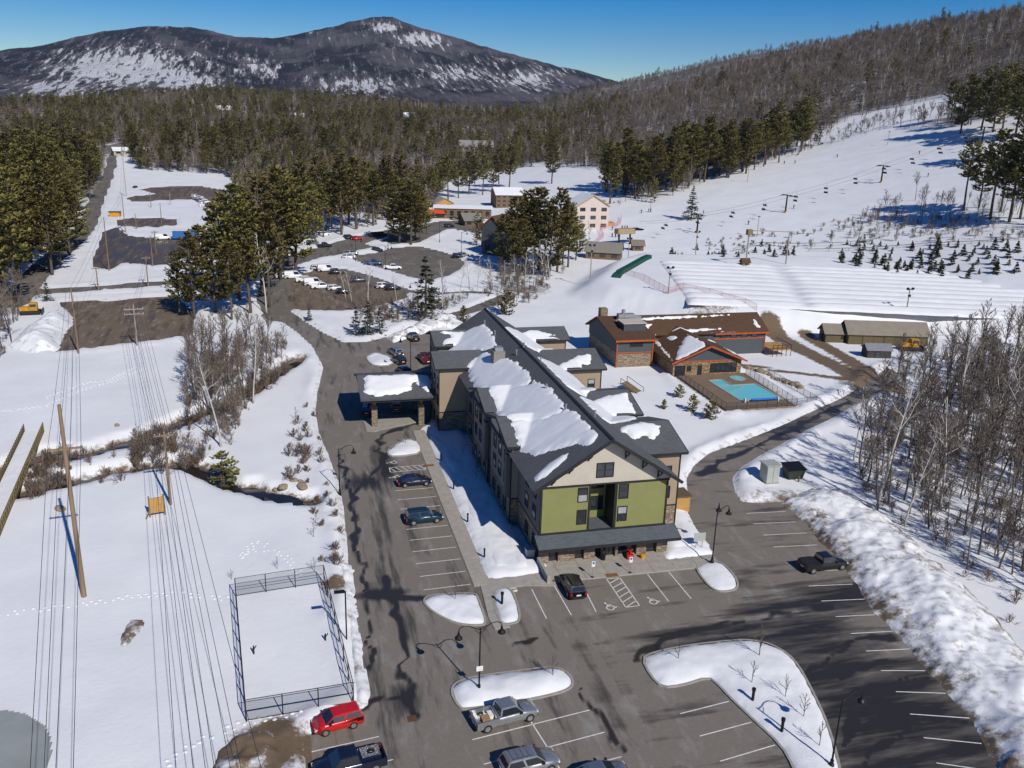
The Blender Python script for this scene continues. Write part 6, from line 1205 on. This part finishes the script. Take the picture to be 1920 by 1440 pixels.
# footprints in the snow field
mb = MB(); tracks = [pp(Z4, [(0, 708), (200, 683), (420, 655), (640, 620), (860, 605), (1000, 625), (1130, 630)]), pp(Z4, [(1160, 430), (1200, 400), (1300, 395), (1370, 420), (1430, 490), (1450, 540)]), pp(Z4, [(1160, 435), (1190, 390), (1250, 350), (1300, 385)]), pp(Z4, [(800, 1440), (880, 1370), (960, 1320), (1080, 1270), (1180, 1230), (1480, 1190)]), pp(Z7, [(0, 680), (250, 650), (420, 570), (600, 520), (800, 440)]), pp(Z7, [(250, 605), (480, 520), (580, 515), (760, 430)])]
for tr in tracks:
    tr = np.array(tr)
    for i in range(len(tr)-1):
        a, b = tr[i], tr[i+1]; l = np.linalg.norm(b-a); dn = (b-a)/l; nn = np.array((-dn[1], dn[0]))
        for j in range(int(l/.42)):
            rr = .26; c = a+dn*j*.42+nn*(.16 if j % 2 else -.16)+rng.normal(0, .06, 2); z = ground_z(c[0], c[1]); rr = random.uniform(.2, .34)
            for s in ((1,) if j % 2 else (-1,)):
                if random.random() < .15: continue
                mb.lathe((c[0]+nn[0]*.12*s, c[1]+nn[1]*.12*s, z-.03), [(rr*.9, 0), (rr*.5, .07), (.03, .1)], 6)
tag(mb.build('snow_tracks', SNOW, smooth=True), 'trodden footprint trails across the snow field', 'tracks', kind='stuff')
# ------------------------------------------------------------------ tubing hill
c4 = [P(1232, 490, 5), P(1950, 519, 5), P(1950, 600, 5), P(1290, 570, 5)]
U, V = np.meshgrid(np.linspace(0, 1, 140), np.linspace(0, 1, 110)); X = sum(w_*c[0] for w_, c in zip(((1-U)*(1-V), U*(1-V), U*V, (1-U)*V), c4)); Y = sum(w_*c[1] for w_, c in zip(((1-U)*(1-V), U*(1-V), U*V, (1-U)*V), c4))
rid = np.abs(np.sin(V*math.pi*10))**.6; gap_ = np.exp(-((U-.31-.03*V)/.025)**2)
structure(grid_mesh('tubing_lanes', X, Y, 5.3+.75*rid*(1-.8*gap_)*np.minimum(1, np.minimum(U, 1-U)*40)*np.minimum(1, np.minimum(V, 1-V)*25)+(fbm(X/3, Y/3, 3, 8)-.5)*.25-.45*(np.minimum(np.minimum(U, 1-U), np.minimum(V, 1-V)) < .004), SNOW))
GREENC = M('green_carpet', (.006, .07, .045), .7, .3, 2); mb = MB(); cp = [P(*Y2(*p), 5) for p in ((1185, 1050), (1205, 1020), (1260, 990), (1330, 950), (1390, 915), (1425, 900))]
t = thing('carpet_lift', 'green covered carpet lift on the tubing mound', 'carpet lift', tuple(cp[0]))
for i in range(5):
    a, b = cp[i], cp[i+1]; d = (b-a)/np.linalg.norm(b-a); n_ = np.array((-d[1], d[0], 0)); MB().add([tuple(a-n_*1.1+(0, 0, .2)), tuple(a+n_*1.1+(0, 0, .2)), tuple(a+n_*.9+(0, 0, 1.3)), tuple(a-n_*.9+(0, 0, 1.3)), tuple(b-n_*1.1+(0, 0, .2)), tuple(b+n_*1.1+(0, 0, .2)), tuple(b+n_*.9+(0, 0, 1.3)), tuple(b-n_*.9+(0, 0, 1.3))], [(0, 1, 2, 3), (7, 6, 5, 4), (0, 4, 5, 1), (3, 2, 6, 7), (1, 5, 6, 2), (0, 3, 7, 4)]).build('cover', GREENC, t)
PINK = M('pink_net', (.6, .12, .16), .8); m, N, L, B = nodes('pink_netting'); tr_ = N.new('ShaderNodeBsdfTransparent'); mx = N.new('ShaderNodeMixShader'); mx.inputs[0].default_value = .22; L.new(tr_.outputs[0], mx.inputs[1]); B.inputs['Base Color'].default_value = (.5, .2, .22, 1); L.new(B.outputs[0], mx.inputs[2]); L.new(mx.outputs[0], N['Material Output'].inputs[0]); PNET = m
_mm = MESHM
def net(label, pts, h=1.6, gap=4, zt=ground_z):
    global MESHM
    MESHM = PNET; fence('safety_net', label, pts, h, gap, .05, 0, (1.0,), True, False, PINK, 'net', zt); MESHM = _mm
net('pink safety net along the foot of the tubing mound', [P(*Y2(*p), 4)[:2] for p in ((1240, 1050), (1390, 1095), (1500, 1160), (1570, 1200))]+[P(*Y3(*p), 3)[:2] for p in ((110, 1010), (250, 1040), (380, 1080), (500, 1110))])
net('pink safety net curving below the pink house', [G(*Y2(*p))[:2] for p in ((1220, 600), (1215, 640), (1180, 670), (1120, 680), (1060, 700), (1085, 750), (1030, 790))], 2.0)
def flood(px, top, label, z=0.0):
    b = P(*px, z); h = height_for((b[0], b[1], z), top); t = thing('floodlight_pole', label, 'floodlight', (b[0], b[1], z)); part(MB().tube([(0, 0, -.3), (0, 0, h)], [.17, .12], 8), 'pole', POLEG, t); part(MB().box(-.9, -.06, h-.25, .9, .06, h-.1), 'crossarm', BLACKM, t)
    for x in (-.7, .7): part(MB().box(x-.3, -.4, h-.1, x+.3, .1, h+.4), 'lamp_head', BLACKM, t, bevel=.08)
    part(MB().box(-.2, -.3, h-1.9, .35, .1, h-1.4), 'junction_box', BLACKM, t)
flood((1252, 562), 502, 'floodlight pole at the edge of the tubing mound', 3.5); flood((1697, 598), 542, 'floodlight pole behind the long shed', 3.0)
flood(Y2(983, 1115), Y2(0, 800)[1], 'thin pole on the bank left of the tubing mound', .5); flood(Y2(1270, 915), Y2(0, 750)[1], 'pole beside the small brown hut'); flood(Y2(1770, 930), Y2(0, 700)[1], 'lamp pole among the young firs', 2)
def stand_pole(px, top, label, z=None):
    b = G(*px); h = height_for(b, top); t = thing('lamp_pole', label, 'pole', tuple(b)); part(MB().tube([(0, 0, -.5), (0, 0, h)], [.16, .11], 7), 'pole', POLEG, t); part(MB().box(-.5, -.2, h-.3, .5, .2, h), 'lamp_head', BLACKM, t)
for px, ty, lb in ((Y3(505, 695), Y3(0, 580)[1], 'thin lamp pole on the slope above the frame'), (Y3(1030, 808), Y3(0, 650)[1], 'dark pole standing among the young firs'), (Y3(455, 400), Y3(0, 310)[1], 'lamp pole at the edge of the piste'), (Y3(1197, 205), Y3(0, 130)[1], 'thin pole on the upper piste'), (Y2(1437, 555), Y2(0, 455)[1], 'snow gun pole on the lower slope')): stand_pole(px, ty, lb)
t = thing('tubing_gate', 'tall timber goal frame at the top of the tubing lanes', 'frame', tuple(P(*Y3(445, 850), 5))); a, b = P(*Y3(445, 850), 5), P(*Y3(658, 838), 5); ha, hb = height_for(a, Y3(0, 650)[1]), height_for(b, Y3(0, 658)[1])
for q, h in ((a, ha), (b, hb)): MB().tube([tuple(q), (q[0], q[1], q[2]+h)], .22, 8).build('post', POLEG, t)
mb = MB(); mb.bar((a[0], a[1], a[2]+ha-.3), (b[0], b[1], b[2]+hb-.3), .3); mb.build('beam', POLEG, t); MB().box(a[0]-.8, a[1]-.8, a[2]+ha-1.6, a[0]+.8, a[1]+.6, a[2]+ha).build('motor_housing', BRW, t)
hut = gable_building('lift_hut', 'tiny timber hut at the foot of the goal frame', 'hut', P(*Y3(440, 850), 5), (1, 0), 1.2, 1.0, 1.8, 2.8, BRW, BROWN_ROOF, .3, 5.0); lwin(hut, '-y', -.4, .4, .2, 1.6, 1.0, 'door')
def track(label, pts, h=1.0):
    p = [np.array(G(*Y3(*q))) for q in pts]; t = thing('coaster_track', label, 'coaster track', tuple(p[0])); dense = []
    for i in range(len(p)-1):
        n = max(2, int(np.linalg.norm(p[i+1]-p[i])/3)); dense += [p[i]+(p[i+1]-p[i])*k/n for k in range(n)]
    dense.append(p[-1]); d = np.gradient(np.array(dense), axis=0); nn = np.stack([-d[:, 1], d[:, 0]], 1); nn /= np.linalg.norm(nn, axis=1)[:, None]
    for s in (-.45, .45): MB().tube([(q[0]+n_[0]*s, q[1]+n_[1]*s, q[2]+h) for q, n_ in zip(dense, nn)], .09, 5).build('rail', GALV, t)
    for q in dense[::2]: MB().tube([(q[0], q[1], q[2]-.4), (q[0], q[1], q[2]+h)], .1, 5).build('support', POLEG, t)
track('mountain coaster track winding above the tubing lanes', [(380, 775), (520, 745), (720, 748), (950, 745), (1100, 725), (1210, 688)], 1.3); track('long straight coaster track along the snowy bank', [(780, 775), (1100, 765), (1400, 745), (1700, 728), (1950, 708)], .9)
# ------------------------------------------------------------------ chair lift
S0 = G(1202, 452)+(0, 0, 7.5); S1 = G(2060, 185)+(0, 0, 8.0); ld_ = (S1-S0)/np.linalg.norm(S1-S0); ln_ = np.array((-ld_[1], ld_[0], 0)); ln_ /= np.linalg.norm(ln_); LL = np.linalg.norm(S1-S0)
def lift_at(s): p = S0+(S1-S0)*s; g_ = ground_z(p[0], p[1]); return p, g_
# follow the slope: cable height 7.5 m over the ground at towers
tw = [0.0, .1, .27, .47, .7, 1.0]; twp = []
for s in tw: p, g_ = lift_at(s); twp.append(np.array((p[0], p[1], g_+7.2)))
def cable(s):
    for i in range(len(tw)-1):
        if s <= tw[i+1]: f = (s-tw[i])/(tw[i+1]-tw[i]); q = twp[i]+(twp[i+1]-twp[i])*f; return q-np.array((0, 0, 3*f*(1-f)))
    return twp[-1]
for i, s in enumerate(tw[1:-1]):
    q = twp[i+1]; t = thing('lift_tower', 'dark chair lift tower, %s up from the valley station' % ('first', 'second', 'third', 'fourth')[i], 'lift tower', (q[0], q[1], q[2]-7.2), math.atan2(ld_[1], ld_[0]), 'chair lift towers')
    part(MB().tube([(0, 0, -.5), (0, 0, 7.4)], [.38, .28], 10), 'tower', BLACKM, t); part(MB().box(-.2, -3.0, 7.2, .2, 3.0, 7.55), 'crossarm', BLACKM, t); part(MB().box(-.5, -.5, 0, .5, .5, .6), 'footing', YEL, t)
    for y in (-2.8, 2.8): part(MB().box(-1.4, y-.12, 7.0, 1.4, y+.12, 7.25), 'sheave_train', BLACKM, t)
for sd_ in (-2.8, 2.8):
    o = MB().tube([tuple(cable(s)+ln_*sd_) for s in np.linspace(0, 1, 60)], .035, 4, False).build('haul_cable', WIRE); tag(o, 'haul cable of the chair lift, %s strand' % ('downhill' if sd_ < 0 else 'uphill'), 'cable')
chair0 = None
for i in range(15):
    for sd_ in (-2.8, 2.8):
        q = cable(min(.995, .03+.062*i+(.02 if sd_ > 0 else 0)))+ln_*sd_; lab = 'empty lift chair hanging from the cable over the piste'
        if chair0 is None:
            chair0 = thing('lift_chair', lab, 'lift chair', tuple(q), math.atan2(ld_[1], ld_[0]), 'chairs on the lift'); part(MB().tube([(0, 0, 0), (.25, 0, -.8), (0, 0, -2.0)], .05, 6), 'hanger', GALV, chair0); part(MB().box(-.1, -1.1, -2.6, .45, 1.1, -2.5), 'seat', BLACKM, chair0); part(MB().box(-.16, -1.1, -2.5, -.08, 1.1, -1.9), 'backrest', BLACKM, chair0); mb = MB(); mb.tube([(-.1, -1.15, -2.5), (-.1, -1.15, -1.85), (0, 0, -1.75), (-.1, 1.15, -1.85), (-.1, 1.15, -2.5)], .05, 5); part(mb, 'frame', GALV, chair0)
        else: dup(chair0, tuple(q), math.atan2(ld_[1], ld_[0]), lab)
# skiers
JK = [M('jacket_%d' % i, c, .8) for i, c in enumerate(((.02, .03, .08), (.02, .02, .025), (.2, .03, .03), (.03, .06, .15)))]; SKIN = M('face_skin', (.45, .3, .22), .7)
def skier(px, i):
    q = G(*px); root = thing('person', 'skier in dark clothing standing on the lower slope' if i < 6 else 'distant skier on the open piste', 'person', tuple(q), random.uniform(0, 6), 'skiers on the slope'); mb = MB()
    for s in (-1, 1): mb.tube([(0, s*.12, .05), (.05, s*.12, .45), (0, s*.1, .88)], [.08, .1, .13], 7); mb.tube([(0, s*.22, 1.42), (.05, s*.32, 1.15), (.25, s*.28, .98)], [.08, .07, .055], 6)
    mb.lathe((0, 0, .82), [(.17, 0), (.2, .15), (.22, .5), (.19, .64), (.08, .7), (.07, .76)], 10); mb.lathe((0, 0, 1.55), [(.06, 0), (.11, .07), (.12, .16), (.09, .25), (.02, .29)], 9); part(mb, 'body', JK[i % 4], root, True)
    part(MB().lathe((0, 0, 1.66), [(.125, 0), (.135, .08), (.1, .17), (.02, .2)], 9), 'helmet', JK[(i+1) % 4], root, True)
    for s in (-1, 1): part(MB().box(-.8, s*.12-.05, 0, .85, s*.12+.05, .04), 'ski', BLACKM, root)
for i, p_ in enumerate(((1150, 695), (1225, 690), (1245, 690), (1262, 688), (1150, 742), (1175, 742), (1195, 738), (1370, 562), (1425, 555), (1440, 555))): skier(Y2(*p_), i)
for i, p_ in enumerate(((700, 540), (460, 628), (222, 575), (1410, 378), (1365, 255), (930, 270), (650, 305), (707, 303))): skier(Y3(*p_), i+10)
# ------------------------------------------------------------------ base area buildings
def house(name, label, cat, px, w_px, h_px, depth, wall, roof, ang=0.0, ridge_k=.35, trim=None, floors=2, cols=3, z=None, ridge_x=True, snow=False, gableface=False):
    b = G(*px); r = math.hypot(b[0], b[1], b[2]-CAM_H); s = r/FPX; hw = w_px*s/2; H_ = h_px*s; wl_ = H_*(1-ridge_k)
    az = -math.atan2(b[0], b[1])+ang
    axd = (math.cos(az), math.sin(az)) if not gableface else (math.cos(az+math.pi/2), math.sin(az+math.pi/2))
    dv = np.array((-math.sin(az), math.cos(az))); c = b[:2]+dv*depth/2
    L2, W2 = (hw, depth/2) if not gableface else (depth/2, hw)
    o = gable_building(name, label, cat, c, axd, L2, W2, wl_, H_, wall, roof, .6, b[2], trim)
    side = '-y' if not gableface else '-x'; hwid = W2 if not gableface else L2; span = L2 if not gableface else W2
    for f in range(floors):
        for k in range(cols):
            x = -span+2*span*(k+.5)/cols; zz = wl_*(f+.3)/floors; lwin(o, side, x-span*.55/cols, x+span*.45/cols, zz, zz+wl_*.45/floors, hwid)
    return o
PINKW = siding('pink_board', (.58, .48, .43)); ORW = siding('orange_board', (.32, .15, .05)); BRN = siding('brown_board', (.17, .11, .065)); SNOWR = SNOW; YTRIM = M('yellow_trim', (.5, .28, .04), .7); WHT = siding('white_board', (.62, .6, .57)); CRM = siding('cream_house', (.42, .38, .3))
o = house('pink_house', 'pink three storey house with yellow eaves at the foot of the slope', 'house', Y2(1000, 690), 62, 62, 14, PINKW, SNOWR, .35, .3, YTRIM, 3, 3, gableface=True); 
q = G(*Y2(1075, 660)); t = thing('timber_deck', 'orange timber deck beside the pink house', 'deck', tuple(q)); part(MB().box(-5, -2.5, 0, 5, 2.5, 1.6), 'platform', WOODN, t); mb = MB()
for x in np.arange(-5, 5.1, 1.25): mb.bar((x, -2.5, 1.6), (x, -2.5, 2.6), .1)
mb.bar((-5, -2.5, 2.6), (5, -2.5, 2.6), .12); part(mb, 'railing', YTRIM, t)
house('brown_inn', 'brown inn with snowy gables behind the central pines', 'building', Y2(385, 520), 52, 34, 16, BRN, SNOWR, .2, .32, ORANGE, 3, 5)
house('slate_hall', 'slate grey hall with orange trim left of the central pines', 'building', Y2(250, 880), 44, 72, 18, SLATE, BROWN_ROOF, -.5, .28, ORANGE, 2, 2, gableface=True)
house('ticket_hall', 'long low brown hall with a flat snowy roof', 'building', Y1(1470, 525), 105, 22, 12, BRN, SNOWR, .0, .15, None, 1, 8)
house('grey_cabin', 'small grey roofed cabin before the long low hall', 'cabin', Y1(1555, 575), 36, 22, 8, BRN, M('grey_roof', (.2, .19, .17), .8), .4, .5, None, 1, 2)
house('a_frame', 'small timber gabled house behind the low hall', 'house', Y1(1335, 445), 34, 18, 8, WOODN, M('pale_roof', (.33, .3, .27), .8), .3, .5, None, 1, 2, gableface=True)
house('white_house', 'white gabled house among the pines behind the car park', 'house', Y1(890, 455), 24, 25, 9, WHT, SNOWR, .4, .35, None, 2, 2, gableface=True)
house('brown_barn', 'brown barn with grey roof at the foot of the slope', 'barn', Y2(1080, 912), 64, 29, 8, BRN, M('barn_roof', (.22, .2, .17), .8), -.1, .5, None, 1, 3)
house('brown_hut', 'small brown hut beside the lift station', 'hut', Y2(1345, 845), 20, 19, 4, BRN, M('hut_roof', (.2, .17, .13), .8), .2, .4, None, 1, 1)
q = G(*Y2(1240, 800)); t = thing('lift_station', 'chair lift valley station with tan drive housing', 'lift station', tuple(q), math.atan2(ld_[1], ld_[0])); part(MB().box(-4, -1.6, 4.2, 4, 1.6, 6.2), 'drive_housing', M('tan_housing', (.35, .26, .14), .6), t, bevel=.3)
for x in (-2.5, 2.5): part(MB().tube([(x, 0, -.5), (x, 0, 4.3)], .35, 8), 'column', BLACKM, t)
part(MB().lathe((5.5, 0, 5.6), [(2.6, 0), (2.8, .15), (2.6, .3)], 18), 'bullwheel', BLACKM, t); part(MB().box(3.5, -.3, 5.9, 6, .3, 6.4), 'bullwheel_arm', BLACKM, t)
house('cream_mansion', 'large cream mansion in the far forest', 'house', (893, 292), 62, 26, 14, CRM, M('mansion_roof', (.25, .24, .23), .8), .1, .4, None, 2, 7)
for px, w_, h_, lb in (((425, 214), 30, 13, 'cream house on the wooded hill, left of three'), ((560, 228), 22, 14, 'cream house on the wooded hill, middle of three'), ((768, 230), 20, 17, 'cream house on the wooded hill, right of three'), ((250, 292), 60, 12, 'low snowy roofed house at the end of the long road')): house('far_house', lb, 'house', px, w_, h_, 10, CRM, SNOWR, .2, .45, None, 1, 4)
t = thing('red_tent', 'red awning tent left of the long low hall', 'tent', tuple(G(*Y1(1240, 520)))); part(MB().add([(-6, -3, 2.4), (6, -3, 2.4), (6, 3, 2.4), (-6, 3, 2.4), (-5, 0, 4), (5, 0, 4)], [(0, 1, 5, 4), (2, 3, 4, 5), (1, 2, 5), (3, 0, 4)]), 'canopy', M('red_cloth', (.55, .07, .03), .8), t)
for x in (-5.8, 5.8):
    for y in (-2.8, 2.8): part(MB().tube([(x, y, -.5), (x, y, 2.5)], .08, 6), 'pole', GALV, t)
# wooden steps between hotel and pool
t = thing('wooden_steps', 'wooden steps climbing the snow bank left of the pool', 'steps', tuple(P(*Z2(330, 490))), .6)
for i in range(9): part(MB().box(-1.0, i*.42, i*.16, 1.0, i*.42+.4, i*.16+.16), 'tread', BRW, t)
for s in (-1, 1): mb = MB(); mb.bar((s*1.05, 0, 1.0), (s*1.05, 3.8, 2.4), .09); mb.bar((s*1.05, 0, 0), (s*1.05, 0, 1.0), .09); mb.bar((s*1.05, 3.8, 1.3), (s*1.05, 3.8, 2.4), .09); part(mb, 'handrail', BRW, t)
# ------------------------------------------------------------------ brush: one mass of fine leafless undergrowth
def brush():
    col = bpy.data.collections.new('brush_kinds')
    for i, (tw_, mt, h_, nn) in enumerate(((.02, TWIGR, 2.2, 18), (.02, TWIG, 3.2, 14), (.022, TWIG, 5.5, 12), (.016, TWIGR, 1.4, 20), (.026, TWIG, 11, 16))):
        tm, cm = bare_meshes(91+i, h_, tw_, mt, mt, .04 if h_ < 9 else .3, .8 if h_ < 4 else (.45 if h_ < 9 else .32), n1=nn, n2=7, n3=6, r0=.006 if h_ < 9 else .0075)
        bm = bmesh.new(); bm.from_mesh(tm); bm.from_mesh(cm); me = bpy.data.meshes.new('brush'); bm.to_mesh(me); bm.free(); me.materials.append(mt); col.objects.link(bpy.data.objects.new('k%d' % i, me))
    rs = np.random.default_rng(17); pts = []
    def scat(poly, n, kinds, clump=0.0):
        p = np.array(poly); k = 0; tries = 0
        while k < n and tries < n*30:
            tries += 1; x = rs.uniform(p[:, 0].min(), p[:, 0].max()); y = rs.uniform(p[:, 1].min(), p[:, 1].max())
            if sdf(np.array([x]), np.array([y]), poly)[0] < 0 or paved(x, y): continue
            if clump and fbm(np.array([x/7.]), np.array([y/7.]), 2, 7)[0] < clump: continue
            pts.append((x, y, ground_z(x, y)-.05, kinds[rs.integers(0, len(kinds))], rs.uniform(.6, 1.25))); k += 1
    scat(pp(FULL, [(1640, 900), (1660, 820), (1720, 745), (1800, 705), (1960, 690), (2080, 900), (2050, 1150), (1900, 1120), (1800, 1040), (1700, 960)]), 130, (4,))
    scat(pp(FULL, [(1600, 880), (1640, 800), (1710, 735), (1800, 695), (1960, 670), (2080, 900), (2050, 1180), (1900, 1150), (1800, 1070), (1690, 985), (1590, 940)]), 270, (1, 2, 2, 0))
    scat(pp(Z7, [(990, 700), (1040, 430), (1300, 320), (1540, 300), (1600, 420), (1450, 580), (1300, 700), (1290, 900), (1130, 880), (1120, 720)]), 190, (0, 1, 2, 2))
    scat(pp(Z7, [(80, 1130), (250, 880), (500, 890), (700, 840), (900, 780), (1050, 720), (1150, 800), (1100, 960), (900, 960), (640, 1010), (400, 1090), (200, 1180)]), 130, (0, 3, 1), .45)
    scat(pp(Y1, [(600, 1200), (900, 1170), (1180, 1150), (1500, 1120), (1600, 1200), (1300, 1290), (1000, 1320), (700, 1340)]), 90, (0, 1, 2))
    scat(gpoly(FULL, [(930, 590), (1000, 570), (1060, 520), (1040, 495), (940, 510), (900, 560)]), 90, (0, 1, 2))
    scat(gpoly(FULL, [(-60, 720), (20, 660), (50, 590), (100, 540), (0, 540), (-80, 600)]), 80, (0, 1, 2))
    scat(gpoly(FULL, [(1560, 440), (1640, 400), (1800, 415), (1930, 440), (1930, 460), (1600, 455)]), 110, (0, 1, 2, 2)); scat(gpoly(FULL, [(1250, 482), (1290, 455), (1420, 440), (1560, 440), (1560, 470), (1420, 470)]), 60, (0, 1, 3))
    scat(pp(FULL, [(535, 830), (560, 760), (600, 760), (610, 860), (640, 1000), (640, 1070), (590, 1080), (575, 960), (540, 900)]), 40, (3, 0))
    scat(gpoly(FULL, [(1500, 290), (1640, 245), (1790, 212), (1790, 195), (1640, 222), (1500, 262)]), 90, (1, 2, 0)); scat(gpoly(FULL, [(1150, 390), (1300, 340), (1500, 292), (1500, 280), (1300, 320), (1150, 370)]), 90, (0, 1, 2))
    p = np.array(pts); me = bpy.data.meshes.new('brush'); me.vertices.add(len(p)); me.vertices.foreach_set('co', p[:, :3].astype(np.float32).ravel())
    for nm, tp_, vals in (('idx', 'INT', p[:, 3].astype(np.int32)), ('scl', 'FLOAT', p[:, 4].astype(np.float32)), ('rot', 'FLOAT', rs.uniform(0, 6.28, len(p)).astype(np.float32))):
        a = me.attributes.new(nm, tp_, 'POINT'); a.data.foreach_set('value', vals)
    o = bpy.data.objects.new('undergrowth', me); C.objects.link(o); tag(o, 'fine leafless brown undergrowth in the woods and along the creek', 'undergrowth', kind='stuff')
    ng = bpy.data.node_groups['forest'].copy(); md = o.modifiers.new('brush', 'NODES'); md.node_group = ng
    for n in ng.nodes:
        if n.bl_idname == 'GeometryNodeCollectionInfo': n.inputs['Collection'].default_value = col
brush()
# ------------------------------------------------------------------ haze: one box of thin air round everything
hb = MB().box(-9500, -400, -8, 11000, 9500, 900).build('haze', None) if False else None
mb = MB().box(-9500, -400, -8, 11000, 9500, 900); me = bpy.data.meshes.new('haze'); me.from_pydata(mb.v, [], mb.f); hz_ = bpy.data.objects.new('haze', me); C.objects.link(hz_); hz_['kind'] = 'stuff'
m = bpy.data.materials.new('haze_air'); m.use_nodes = True; N = m.node_tree.nodes; L = m.node_tree.links; N.remove(N['Principled BSDF']); pv = N.new('ShaderNodeVolumePrincipled'); pv.inputs['Color'].default_value = (.55, .68, .95, 1); pv.inputs['Density'].default_value = HAZE; pv.inputs['Anisotropy'].default_value = .1
L.new(pv.outputs[0], N['Material Output'].inputs['Volume']); me.materials.append(m)
